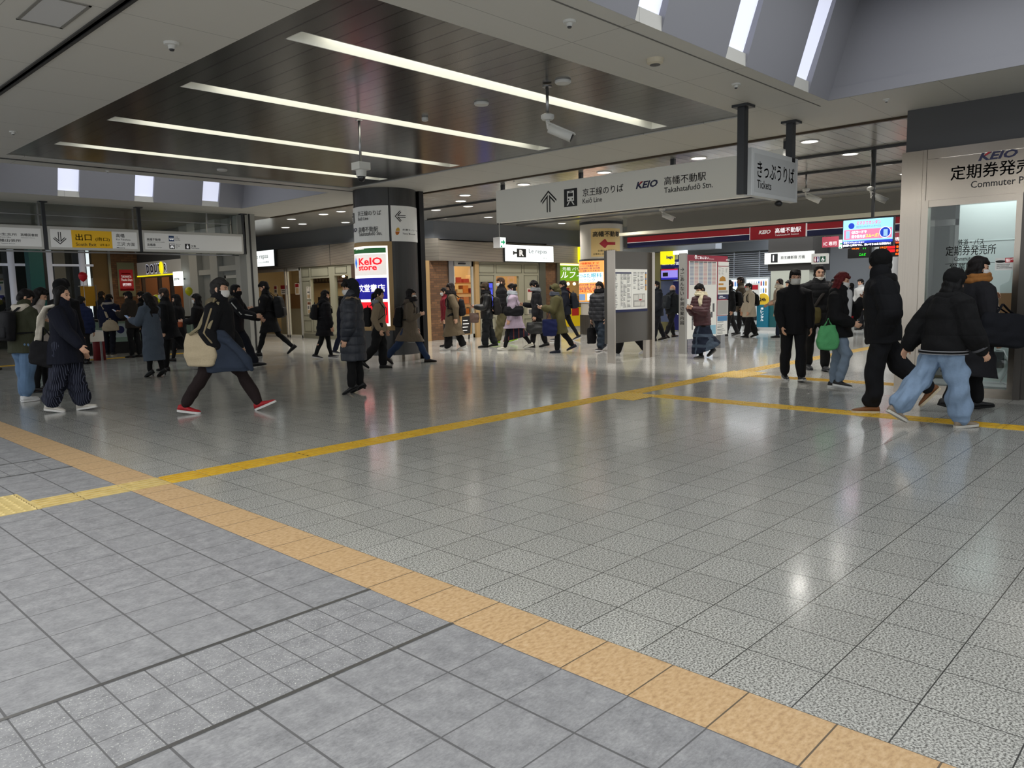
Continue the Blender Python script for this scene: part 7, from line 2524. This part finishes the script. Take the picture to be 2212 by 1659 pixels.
tote(p, p.Sc + Vector((-0.22, -0.1, -0.2)), 'large black shoulder bag behind the navy coat and pinstripe trousers', (22, 22, 25), (0.5, 0.16, 0.34), 0.2, 'shoulder_bag', 0.15, tilt=0.25)
person(150, 838, 603, 85, 'person in dark hood seen over the head of the pinstripe trousers walker', **ST, hood=('up', (18, 18, 20)), top=dict(c=BLK, len=0.2, t=0.03), pants=('mid', BLK), seed=15)
person(184, 786, 640, 95, 'person in bright navy jacket behind the pinstripe trousers walker, back turned', **ST, head=(0, 14), top=dict(c=(20, 30, 62), len=0.14, t=0.04, puff=(0.11, 0.01)), pants=('mid', BLK), seed=16)
p = person(240, 768, 634, 92, 'person in navy puffer seen from behind with a cream sling bag', L=(2, 3, 0), R=(-3, 5, 0), lean=10, head=(0, 28), w=1.1, aL=(16, 14, 60, 20), aR=(16, 14, 60, 20),
           top=dict(c=(20, 26, 52), len=0.12, t=0.055, puff=(0.12, 0.012)), pants=('mid', (18, 20, 32)), shoes=((30, 30, 34), (190, 180, 160)), hood=('down', (160, 156, 150)), seed=17)
r = tote(p, p.P + Vector((-0.24, -0.16, 0.14)), 'cream fabric sling bag on the back of the navy puffer', (178, 164, 140), (0.2, 0.44, 0.3), 0.05, 'sling_bag', 0.1)
q = [p.Sc + Vector((-0.13, 0.12, 0.06)), p.Sc + Vector((-0.19, 0.02, -0.1)), p.P + Vector((-0.24, -0.1, 0.16))]
MB().tube([v - (p.P + Vector((-0.24, -0.16, -0.21))) for v in q], [(0.03, 0.008)] * 3, 10, side=(0, 1, 0.5)).build('strap', cloth((178, 164, 140)), r)
person(226, 748, 630, 80, 'person in dark jacket just behind the cream sling bag carrier', **ST, top=dict(c=(16, 18, 26), len=0.12, t=0.03), pants=('mid', BLK), seed=18)
p = person(292, 772, 628, 172, 'person in dark brown jacket looking left beside the blue grey coat', **ST, lean=4, head=(0, 12), **HOLD, top=dict(c=(42, 36, 30), len=0.14, t=0.035), hood=('down', (44, 38, 32)), pants=('mid', BLK), seed=19)
phone(p, 1, 'phone held by the person in the dark brown jacket', (210, 200, 190))
person(318, 764, 630, 178, 'person with dark hair behind the blue grey coat', **ST, top=dict(c=BLK, len=0.3, t=0.02), pants=('mid', BLK), seed=20)
p = person(336, 814, 631, 158, 'person in long blue grey coat with long black hair and black heels', L=(5, 4, 0), R=(-5, 6, -4), lean=3, head=(0, 22), aL=(24, 12, 78, 15), aR=(20, 12, 84, 15), w=0.98, hair=('longer', HAIRB),
           top=dict(c=(74, 83, 95), len=0.62, t=0.035, fl=0.03, tex='wool', name='coat', cuff=(80, 94, 112)), pants=('slim', (14, 14, 15)), shoes=((14, 14, 15), (12, 12, 12)), heel=0.075, vox=0.0085, seed=21)
phone(p, 1, 'phone held by the person in the blue grey coat', (180, 190, 205))
person(394, 780, 636, 180, 'person with long black hair in black behind the striding black coat', L=(15, 3, 5), R=(-12, 12, -10), hair=('long', HAIRB), top=dict(c=(17, 17, 19), len=0.3, t=0.025), pants=('slim', BLK), aL=(6, 6, 20, 5), seed=22, w=0.92)
person(372, 800, 622, 182, 'masked person in black coat striding left before the coffee shop', L=(8, 4, 2), R=(-32, 12, -45), lean=5, head=(0, 4), mask=(212, 210, 206), hair=('part', (44, 36, 32)), aL=(-8, 6, 14, 0), aR=(10, 6, 30, 0),
       top=dict(c=(19, 20, 23), len=0.24, t=0.03, fl=0.02, name='coat'), pants=('mid', (15, 15, 17)), seed=23)
person(345, 778, 640, 235, 'person in pale pink clothes behind the yellow balloon', **ST, top=dict(c=(190, 150, 142), len=0.2, t=0.025), pants=('mid', (150, 120, 110)), mask=(214, 210, 206), hair=('bob', (46, 36, 32)), seed=24, w=0.9)
# ------------------------------------------------------------------ red shoe walker and companions
p = person(482, 890, 599, 2, 'person in red running shoes and black jacket striding right', L=(33, 6, 22), R=(-27, 8, -8), lean=4, head=(0, 0), hair=('short', (34, 33, 33)), mask=(222, 220, 216), aL=(2, 8, 34, 14), aR=(-16, 16, 46, 20), w=1.08,
           top=dict(c=(17, 18, 22), len=0.12, t=0.045, fl=0.0), hood=('down', (112, 102, 82)), stripe=(150, 136, 106), pants=('mid', (38, 28, 28)), shoes=((172, 18, 30), (224, 222, 220)), vox=0.0075, seed=25)
r = tote(p, p.P + Vector((-0.14, -0.24, 0.2)), 'cream canvas tote bag on the black jacket of the red shoe walker', (196, 180, 150), (0.38, 0.12, 0.4), 0.02, 'tote_bag', -0.1, sag=0.03)
q0 = p.P + Vector((-0.14, -0.24, -0.22))
for dx in (-0.1, 0.1):
    MB().tube([p.P + Vector((-0.14 + dx, -0.27, 0.16)) - q0, p.arms[-1][1] + Vector((dx * 0.6, -0.09, 0.06)) - q0, p.Sc + Vector((dx * 0.5, -0.17, 0.07)) - q0], [(0.02, 0.007)] * 3, 10, side=(1, 0, 0)).build('shoulder_strap', cloth((150, 140, 112)), r)
r = item_root(p, 'folded_jacket', 'dark blue denim jacket carried over the arm of the red shoe walker', 'jacket', p.P + Vector((0.12, -0.2, -0.3)))
soup(MB().rbox([(0, 0.05, 0, 0.26, 0.045), (0.06, 0.03, 0, 0.27, 0.06), (0.25, 0.0, 0, 0.2, 0.06), (0.42, -0.03, 0, 0.13, 0.07), (0.5, -0.05, 0.0, 0.08, 0.04)], 24, 3).tube([(-0.06, -0.03, 0.42), (0.1, -0.06, 0.36), (0.28, -0.05, 0.16), (0.33, -0.04, 0.03)], [(0.05, 0.05), (0.06, 0.05), (0.055, 0.045), (0.05, 0.04)], 12), 'cloth', cloth((44, 52, 66), 0.9, 'denim'), r, 0.009, 2, folds(0.01, 4, 1.6))
person(514, 796, 612, 4, 'person in black mask and sports jacket with white sleeve lines', L=(26, 4, 8), R=(-18, 20, -25), lean=4, mask=(22, 22, 24), hair=('part', HAIRB), aL=(34, 8, 34, 0), aR=(40, 12, 40, 0), w=1.0, curl=0.9,
       top=dict(c=(20, 21, 25), len=0.12, t=0.035, collar=0.09), hood=('down', (90, 84, 70)), stripe=(196, 196, 192), pants=('mid', (20, 24, 34)), shoes=((20, 20, 22), (16, 16, 17)), seed=26)
p = person(438, 786, 635, 182, 'masked person facing left, mostly behind the red shoe walker', L=(12, 3, 5), R=(-10, 12, -10), mask=(212, 210, 208), hair=('bob', HAIRB), aL=(10, 6, 80, 5), top=dict(c=(22, 21, 22), len=0.22, t=0.03), pants=('slim', BLK), seed=27, w=0.92)
tote(p, p.hand[1] + Vector((0.03, 0, -0.02)), 'orange brown pouch held by the masked person behind the red shoe walker', (150, 72, 40), (0.16, 0.08, 0.12), 0.0, 'pouch')
p = person(586, 768, 608, 180, 'person in black coat with backpack looking at phone, walking left', L=(18, 0, 0), R=(-24, 22, -38), lean=4, head=(0, 22), aL=(14, 8, 74, 5), aR=(20, 8, 76, 15), w=1.0,
           top=dict(c=(16, 16, 18), len=0.34, t=0.028, fl=0.03, name='coat'), pants=('slim', (15, 15, 17)), shoes=((17, 17, 18), (15, 15, 15)), seed=28)
backpack(p, 'black backpack on the black coat of the phone reader walking left', (18, 18, 20), (0.2, 0.32, 0.5), t=0.03)
phone(p, 1, 'phone held by the person in the black coat walking left')
p = person(704, 774, 626, 25, 'person in dark hooded coat with backpack before the deli window', L=(13, 4, 2), R=(-14, 10, -12), lean=4, head=(-10, 4), hair=('bob', HAIRB), w=1.0, top=dict(c=(19, 19, 23), len=0.32, t=0.045, fl=0.03, puff=(0.12, 0.01), name='coat'),
           hood=('down', (19, 19, 23)), pants=('slim', (17, 20, 20)), shoes=((20, 20, 22), (200, 200, 200)), seed=29)
backpack(p, 'dark backpack on the hooded coat before the deli window', (20, 20, 22), (0.16, 0.28, 0.4), t=0.04)
p = person(742, 764, 640, 5, 'person in navy coat mostly hidden behind the long down coat', L=(12, 3, 3), R=(-12, 10, -10), hair=('bob', HAIRB), top=dict(c=(24, 28, 48), len=0.34, t=0.03, name='coat'), pants=('mid', (26, 32, 52)), shoes=((30, 30, 34), (190, 190, 190)), seed=30)
tote(p, p.Sc + Vector((0.12, -0.26, -0.2)), 'navy tote bag half hidden by the long down coat', (22, 26, 48), (0.36, 0.14, 0.34), 0.14)
p = person(768, 850, 603, 184, 'person in long dark down coat with fur hood and mask in the middle', L=(4, 3, 0), R=(-3, 3, 0), lean=1, head=(28, 6), mask=(220, 218, 214), aL=(2, 9, 14, 2), aR=(2, 9, 14, 2), w=1.05,
           top=dict(c=(27, 32, 44), len=0.44, t=0.055, fl=0.02, puff=(0.13, 0.013), rough=0.5, name='coat'), hood=('up', (28, 30, 36)), fur=(126, 108, 86), pants=('mid', (15, 15, 17)), shoes=((18, 18, 19), (14, 14, 14)), heel=0.035, vox=0.008, seed=31)
p = person(822, 796, 622, 0, 'person in light brown jacket and wide black trousers walking right', L=(7, 8, 0), R=(-12, 30, -35), lean=2, head=(0, 0), hair=('pony', HAIRB), aL=(2, 6, 20, 2), aR=(-16, 8, 40, 5), w=0.88,
           top=dict(c=(138, 122, 100), len=0.1, t=0.022), hood=('down', (128, 132, 138)), pants=('wide', (16, 16, 18)), shoes=((16, 16, 17), (14, 14, 14)), seed=32)
backpack(p, 'black backpack on the light brown jacket before the red advert', (17, 17, 19), (0.18, 0.28, 0.42), t=0.02, dz=-0.05)
p = person(888, 784, 622, 0, 'person in grey brown coat and jeans striding right by the column', L=(26, 0, 2), R=(-32, 10, -40), lean=4, head=(0, 0), hair=('bob', HAIRB), mask=(214, 212, 208), aL=(-4, 6, 30, 10), aR=(-2, 10, 112, 32), w=0.9,
           top=dict(c=(92, 82, 70), len=0.34, t=0.025, fl=0.06, tex='wool', name='coat'), hood=('down', (90, 80, 70)), pants=('mid', (36, 50, 76), 'denim'), shoes=((38, 28, 24), (24, 20, 18)), scarf=((30, 28, 30),), seed=33)
backpack(p, 'black backpack on the grey brown coat by the column', (18, 18, 20), (0.18, 0.3, 0.46), t=0.025, dz=-0.05)
tote(p, p.P + Vector((0.0, 0.16, 0.02)), 'white plastic bag hanging behind the grey brown coat', (196, 196, 194), (0.2, 0.1, 0.3), 0.1, 'plastic_bag')
# ------------------------------------------------------------------ queue walking left before the deli
p = person(980, 757, 612, 180, 'person in long taupe coat with plaid scarf walking left', L=(12, 3, 4), R=(-12, 12, -12), lean=2, head=(0, 2), hair=('bob', (32, 25, 24)), aL=(-26, 14, 26, -8), aR=(0, 8, 24, 4), w=0.98,
           top=dict(c=(98, 86, 68), len=0.52, t=0.03, fl=0.07, tex='wool', name='coat'), pants=('wide', (20, 20, 22)), shoes=((210, 208, 202), (220, 220, 216)), scarf=((34, 30, 30), (0.5, 1.2, 0.36), 'plaid'), seed=34)
backpack(p, 'black bag carried at the back of the taupe coat', (20, 20, 24), (0.16, 0.28, 0.44), t=0.03, dz=-0.06)
person(966, 748, 622, 186, 'masked person in red top behind the taupe coat', **ST, hair=('short', HAIRB), mask=(206, 208, 208), top=dict(c=(110, 22, 34), len=0.14, t=0.03), pants=('mid', (44, 44, 48)), seed=35)
p = person(1054, 750, 610, 184, 'person in black leather jacket and fur hat reading a phone', L=(8, 6, 0), R=(-8, 12, -6), lean=1, head=(0, 18), aL=(12, 8, 82, 10), aR=(14, 8, 80, 18), w=1.05, top=dict(c=(20, 21, 22), len=0.14, t=0.035, rough=0.38), hat=('fur', (58, 48, 36)), hair=('short', BLK),
           pants=('wide', (24, 27, 30)), shoes=((18, 18, 18), (16, 16, 16)), scarf=((20, 20, 22),), seed=36)
backpack(p, 'dark grey backpack on the black leather jacket', (32, 30, 30), (0.2, 0.32, 0.48), t=0.035, dz=-0.03)
phone(p, 1, 'phone held by the person in the fur hat')
tote(p, p.hand[1] + Vector((-0.04, 0.0, -0.02)), 'brown paper bag hung from the arm of the fur hat wearer', (96, 74, 64), (0.26, 0.1, 0.26), 0.14, 'paper_bag', rough=0.6)
person(1088, 742, 600, 186, 'masked person in black puffer with olive trousers, taller, behind the lavender coat', L=(14, 4, 4), R=(-14, 14, -16), lean=3, mask=(206, 212, 216), hair=('short', (62, 48, 38)), aL=(6, 10, 40, 0), aR=(6, 8, 40, 0), top=dict(c=(22, 22, 25), len=0.1, t=0.05, puff=(0.1, 0.012)),
       pants=('wide', (98, 92, 66)), shoes=((150, 200, 20), (214, 220, 210)), seed=37)
p = person(1112, 756, 613, 180, 'person in lavender coat with grey scarf and white sneakers', L=(19, 3, 6), R=(-21, 16, -14), lean=3, head=(0, 4), hair=('bun', HAIRB), aL=(4, 10, 14, 0), aR=(0, 8, 24, 4), w=0.95,
           top=dict(c=(176, 160, 178), len=0.32, t=0.04, fl=0.06, name='coat'), skirt=(0.3, 0.05, (24, 26, 40), 'redstripe'), pants=('slim', (16, 16, 18)), shoes=((220, 216, 200), (228, 226, 216)), scarf=((150, 158, 164), (0.8, 0.4, 0.2)), seed=38)
r = tote(p, p.Sc + Vector((-0.02, 0.25, -0.16)), 'black quilted shoulder bag on the lavender coat', (20, 20, 24), (0.52, 0.14, 0.24), 0.06, 'shoulder_bag')
MB().tube([Vector((0.12, 0, 0.24)), Vector((0.08, -0.06, 0.42)), Vector((0.0, -0.1, 0.5)), Vector((-0.06, -0.06, 0.42)), Vector((-0.12, 0, 0.24))], [(0.014, 0.005)] * 5, 8).build('strap', cloth((20, 20, 24)), r)
p = person(1162, 750, 606, 186, 'person in dark suit jacket with grey scarf reading a phone', L=(14, 6, 4), R=(-12, 8, -8), lean=3, head=(0, 26), aL=(2, 8, 10, 2), aR=(14, 6, 84, 15), w=1.0, top=dict(c=(25, 26, 30), len=0.16, t=0.018), pants=('mid', (19, 19, 22)),
           shoes=((18, 18, 18), (14, 14, 14)), scarf=((112, 116, 120),), seed=39)
phone(p, -1, 'phone held by the person in the dark suit jacket', (90, 30, 30))
tote(p, p.hand[1] + Vector((0, 0.0, -0.02)), 'black briefcase held by the person in the dark suit jacket', (24, 26, 26), (0.44, 0.12, 0.3), 0.06, 'briefcase', rough=0.45)
p = person(1206, 762, 614, 180, 'person in olive hooded parka looking at a phone', L=(4, 4, 0), R=(-18, 20, -22), lean=5, head=(0, 20), aL=(20, 12, 84, 10), aR=(18, 8, 86, 18), w=1.08, top=dict(c=(84, 80, 50), len=0.42, t=0.05, fl=0.02, name='parka'), hood=('up', (82, 78, 48)), pants=('mid', (19, 19, 21)),
           shoes=((22, 26, 48), (40, 44, 60)), scarf=((70, 74, 84),), seed=40)
phone(p, 1, 'phone held by the person in the olive parka', (210, 210, 206))
tote(p, p.arms[1][1] + Vector((0.09, 0.06, -0.02)), 'navy blue tote bag hung from the arm of the olive parka', (24, 32, 76), (0.38, 0.14, 0.42), 0.2, yaw=0.1)
p = person(1222, 736, 606, 184, 'person in navy jacket with backpack behind the olive parka', L=(20, 4, 4), R=(-22, 8, -20), lean=4, head=(0, 6), top=dict(c=(24, 28, 40), len=0.14, t=0.03), pants=('slim', (20, 22, 28)), shoes=((20, 20, 22), (206, 206, 206)), aL=(8, 8, 20, 0), seed=41)
backpack(p, 'dark backpack on the navy jacket behind the olive parka', (26, 32, 42), (0.2, 0.3, 0.46), t=0.03)
p = person(1298, 758, 609, 232, 'person in black puffer with black tote left of the steel board', L=(15, 5, 6), R=(-15, 14, -16), lean=2, head=(0, 6), hair=('bob', HAIRB), aL=(4, 8, 14, 0), aR=(-2, 10, 10, 0), w=1.0, top=dict(c=(23, 25, 33), len=0.14, t=0.055, puff=(0.1, 0.012), rough=0.55), scarf=((20, 20, 24),),
           pants=('wide', (40, 50, 62)), shoes=((44, 44, 48), (214, 214, 214)), seed=42)
tote(p, p.hand[-1] + Vector((0, 0, -0.01)), 'black tote bag in the hand left of the steel board', (20, 20, 23), (0.34, 0.14, 0.4), 0.14)
person(1357, 768, 612, 180, 'person hidden behind the steel board, only black trouser legs showing', L=(22, 4, 2), R=(-24, 14, -20), top=dict(c=BLK, len=0.14, t=0.03), pants=('wide', (18, 18, 20)), shoes=((200, 200, 200), (210, 210, 210)), seed=43)
# ------------------------------------------------------------------ between the boards
person(1420, 736, 606, 196, 'masked person in dark jacket right of the steel board', L=(12, 4, 4), R=(-12, 12, -10), mask=(214, 214, 212), hair=('short', HAIRB), aL=(6, 8, 30, 6), top=dict(c=(26, 30, 38), len=0.18, t=0.04), hood=('down', (26, 28, 34)), pants=('mid', (20, 20, 26)), shoes=((34, 24, 22), (24, 20, 18)), seed=44)
p = person(1450, 729, 615, 35, 'bald person with dark backpack walking away between the boards', L=(16, 4, 4), R=(-18, 12, -22), lean=5, hair=('bald', (150, 140, 132)), skin=(196, 146, 118), top=dict(c=(28, 32, 36), len=0.14, t=0.035), pants=('mid', (18, 18, 21)), shoes=((60, 40, 30), (40, 30, 26)), seed=45)
backpack(p, 'dark backpack on the bald person between the boards', (30, 36, 42), (0.18, 0.3, 0.44), t=0.035)
p = person(1516, 774, 613, 206, 'person in maroon puffer with cream fringed scarf and plaid skirt', L=(10, 6, 2), R=(-16, 24, -30), lean=3, head=(0, 26), hair=('short', HAIRB), **HOLD, w=1.0, top=dict(c=(64, 24, 32), len=0.14, t=0.05, puff=(0.075, 0.011), rough=0.5),
           skirt=(0.24, 0.12, (24, 32, 50), 'plaid'), pants=('slim', BLK), shoes=((24, 26, 32), (120, 116, 110)), scarf=((206, 196, 168), (0.7, 1.15, 0.26)), vox=0.0085, seed=46)
phone(p, 1, 'phone held by the person in the maroon puffer', (210, 200, 190))
mb = MB()
for q in range(9):
    y = 0.06 + q * 0.013
    mb.tube([p.N + Vector((0.115, y, -0.24)), p.N + Vector((0.118 + 0.004 * (q % 2), y, -0.33 - 0.01 * (q % 3))) ], [0.006, 0.004], 6)
mb.build('fringe', cloth((206, 196, 168), 0.95, 'wool'), p.root)
p = person(1577, 727, 606, 186, 'person in dark jacket half hidden by the red guide board', L=(14, 4, 4), R=(-14, 10, -12), top=dict(c=(20, 21, 25), len=0.14, t=0.03), pants=('mid', (40, 40, 42)), shoes=((20, 20, 22), (180, 180, 180)), seed=47)
backpack(p, 'black backpack half hidden by the red guide board', (18, 18, 20), (0.2, 0.3, 0.46), t=0.03)
person(1601, 722, 598, 176, 'person in brown coat behind the cream jacket', L=(10, 4, 2), R=(-12, 12, -10), hair=('short', (26, 20, 19)), skin=(150, 108, 84), top=dict(c=(72, 62, 50), len=0.24, t=0.03, name='coat'), pants=('mid', (20, 20, 22)), seed=48)
p = person(1618, 729, 612, 192, 'masked person in cream jacket and black trousers right of the guide board', L=(12, 4, 4), R=(-14, 12, -14), lean=2, mask=(214, 212, 208), hair=('short', HAIRB), aL=(4, 8, 20, 0), aR=(4, 8, 16, 0), w=1.02, top=dict(c=(190, 178, 158), len=0.24, t=0.035, fl=0.04), pants=('wide', (19, 19, 21)), seed=49)
backpack(p, 'small black backpack on the cream jacket', (20, 20, 22), (0.14, 0.26, 0.38), t=0.03)
p = person(1684, 729, 602, 188, 'masked person with long hair and cream scarf by the rental stand', L=(10, 4, 2), R=(-12, 14, -12), mask=(214, 212, 210), hair=('longer', (30, 24, 24)), scarf=((206, 196, 178), (0.6, 0.8, 0.2)), top=dict(c=(168, 150, 132), len=0.28, t=0.03, fl=0.03, name='coat'), aL=(4, 8, 76, 4), aR=(6, 6, 60, 0), pants=('mid', (26, 32, 48)), seed=50, w=0.9)
tote(p, p.arms[1][1] + Vector((0.08, 0.05, -0.05)), 'black shoulder bag on the long hair person by the rental stand', (20, 20, 23), (0.3, 0.12, 0.26), 0.1, 'shoulder_bag')
# ------------------------------------------------------------------ group facing us at right
person(1712, 822, 583, 262, 'masked person in black jacket walking towards us left of the smiling one', L=(12, 4, 8), R=(-8, 8, -4), lean=1, mask=(214, 212, 206), hair=('short', HAIRB), aL=(4, 10, 20, 4), aR=(4, 10, 26, 8), w=1.05, top=dict(c=(19, 19, 22), len=0.18, t=0.03, collar=0.05), pants=('mid', (20, 20, 23)),
       shoes=((24, 24, 27), (206, 204, 200)), vox=0.008, seed=51)
p = person(1764, 800, 573, 264, 'smiling person in black jacket with crossbody bag, just behind', L=(10, 4, 6), R=(-8, 8, -4), lean=1, hair=('part', HAIRB), aL=(6, 12, 40, 10), aR=(4, 10, 20, 4), w=1.18, top=dict(c=(25, 26, 29), len=0.14, t=0.05, puff=(0.12, 0.01), collar=0.05), pants=('mid', (19, 19, 20)),
           shoes=((52, 54, 58), (70, 72, 76)), mask=(210, 206, 196), mz=-0.055, vox=0.008, seed=52)
r = tote(p, p.P + Vector((0.16, -0.12, 0.16)), 'olive crossbody bag of the smiling person', (92, 84, 48), (0.24, 0.16, 0.26), 0.02, 'crossbody_bag', pi / 2)
q0 = p.P + Vector((0.16, -0.12, -0.12))
MB().tube([p.P + Vector((0.16, -0.12, 0.12)) - q0, p.P + Vector((0.2, -0.02, 0.3)) - q0, p.Sc + Vector((0.12, 0.14, 0.03)) - q0, p.Sc + Vector((0.0, 0.16, 0.09)) - q0, p.Sc + Vector((-0.1, 0.15, 0.0)) - q0], [(0.022, 0.006)] * 5, 10, side=(0, 1, -0.4)).build('strap', cloth((70, 66, 64)), r)
p = person(1806, 838, 586, 318, 'person with dark red hair, mask and light jeans holding a phone', L=(-4, 2, 0), R=(23, 37, -6), lean=2, head=(10, 10), hair=('bob', (74, 22, 24)), mask=(218, 216, 212), aL=(26, 8, 122, 10), aR=(4, 14, 62, 25), w=0.98, curl=0.8,
           top=dict(c=(17, 17, 19), len=0.16, t=0.045, fl=0.02), tee=((196, 196, 196), 0.125), hood=('down', (18, 18, 20)), pants=('mid', (108, 122, 138), 'denim'), shoes=((26, 26, 28), (224, 224, 222)), vox=0.008, seed=53)
phone(p, 1, 'phone held up by the person with dark red hair', (120, 80, 70))
MB().rbox([(0, 0, 0, 0.004, 0.03), (0.07, 0, 0, 0.004, 0.034)], 16, 4, c=p.P + Vector((0.2, 0.02, 0.1))).build('red_print', cloth((190, 24, 36)), p.root)
tote(p, p.arms[-1][1] + Vector((-0.06, -0.1, -0.02)), 'bright green fabric bag hung from the arm beside the light jeans', (92, 172, 112), (0.3, 0.16, 0.36), 0.1, 'fabric_bag', 0.8, sag=0.08)
# ------------------------------------------------------------------ nearest figures at right
p = person(1900, 890, 541, 160, 'tall person all in black with mid-stride tan shoes, seen from behind', L=(10, 8, 0), R=(-24, 26, -48), lean=3, head=(-6, 4), hair=('short', (12, 12, 13)), aL=(-16, 16, 34, 26), aR=(-16, 18, 34, 28), w=1.15, hat=('beanie', (13, 13, 14)),
           top=dict(c=(16, 17, 21), len=0.14, t=0.06, fl=-0.01, puff=(0.16, 0.008), collar=0.1), hood=('down', (15, 15, 17)), pants=('wide', (19, 20, 24)), shoes=((126, 78, 38), (214, 200, 172)), vox=0.0075, seed=54, eyes=True)
p = person(2030, 922, 582, 8, 'person in black hooded bomber jacket and wide blue jeans walking right', L=(-28, 14, -30), R=(16, 6, 2), lean=7, head=(-4, 8), hair=('bob', (12, 12, 13)), hat=('beanie', (14, 14, 15)), aL=(-34, 20, 12, -6), aR=(12, 12, 24, 0), w=1.05,
           top=dict(c=(15, 15, 17), len=0.08, t=0.07, fl=0.0, puff=(0.17, 0.008), cuff=(90, 90, 94)), hood=('down', (15, 15, 17)), pants=('huge', (118, 138, 162), 'denim'), shoes=((150, 134, 116), (208, 204, 194)), vox=0.0075, seed=55)
for z, c_ in ((-0.045, (150, 150, 154)), (-0.06, (20, 20, 22)), (-0.075, (150, 150, 154))):
    q = p.P + Vector((0.0, 0, z))
    MB().tube([q - Vector((0, 0, 0.004)), q + Vector((0, 0, 0.004))], [(0.264, 0.232)] * 2, 32, cap=False).build('hem_stripe', cloth(c_), p.root)
p = person(2092, 886, 556, 4, 'masked person in dark coat and mustard scarf before the office window', L=(14, 6, 4), R=(-16, 14, -16), lean=2, head=(-24, 2), hair=('bob', (20, 17, 17)), mask=(216, 212, 208), aL=(12, 8, 118, 20), aR=(2, 12, 20, 0), w=1.0, curl=0.9,
           top=dict(c=(27, 27, 31), len=0.5, t=0.04, fl=0.05, tex='wool', name='coat'), pants=('mid', (17, 17, 19)), shoes=((22, 22, 24), (20, 20, 20)), scarf=((138, 92, 48), (1.0, 0.2, 0.3)), vox=0.008, seed=56)
r = tote(p, p.P + Vector((0.12, -0.3, 0.3)), 'large black shoulder bag of the mustard scarf wearer', (17, 19, 26), (0.56, 0.2, 0.36), 0.1, 'shoulder_bag', 0.0, sag=0.04, tilt=0.12)
MB().tube([Vector((-0.12, 0.02, 0.34)), Vector((-0.14, 0.08, 0.52)), Vector((-0.12, 0.16, 0.6)), Vector((-0.1, 0.1, 0.5)), Vector((0.1, 0.02, 0.34))], [(0.018, 0.006)] * 5, 8).build('strap', cloth((17, 19, 26)), r)
# ------------------------------------------------------------------ crowd in the gates
for px_, py_, ty, ph, c_, lb, hr in ((1797, 706, 604, 250, (20, 20, 23), 'dark-clad person at the gates left of the red hair', 'short'), (1858, 712, 603, 200, (186, 184, 180), 'person in pale jacket at the gates beside the tall dark figure', 'short'),
                                     (1878, 700, 600, 240, (60, 58, 58), 'masked person at the gates close behind the pale jacket', 'bob'), (1838, 704, 612, 90, (24, 24, 30), 'person in dark jacket walking through the gates', 'short'), (1752, 716, 606, 200, (30, 30, 34), 'person glimpsed between the masked and smiling ones', 'short'),
                                     (1704, 716, 606, 190, (196, 190, 182), 'person with pale collar behind the masked black jacket', 'bob')):
    person(px_, py_, ty, ph, lb, L=(10, 4, 3), R=(-10, 10, -8), hair=(hr, HAIRB), mask=(206, 206, 204) if 'masked person at' in lb else None, top=dict(c=c_, len=0.18, t=0.03), pants=('mid', (22, 22, 26)), vox=0.012, seed=px_)

finish_remesh()
finish_texts()
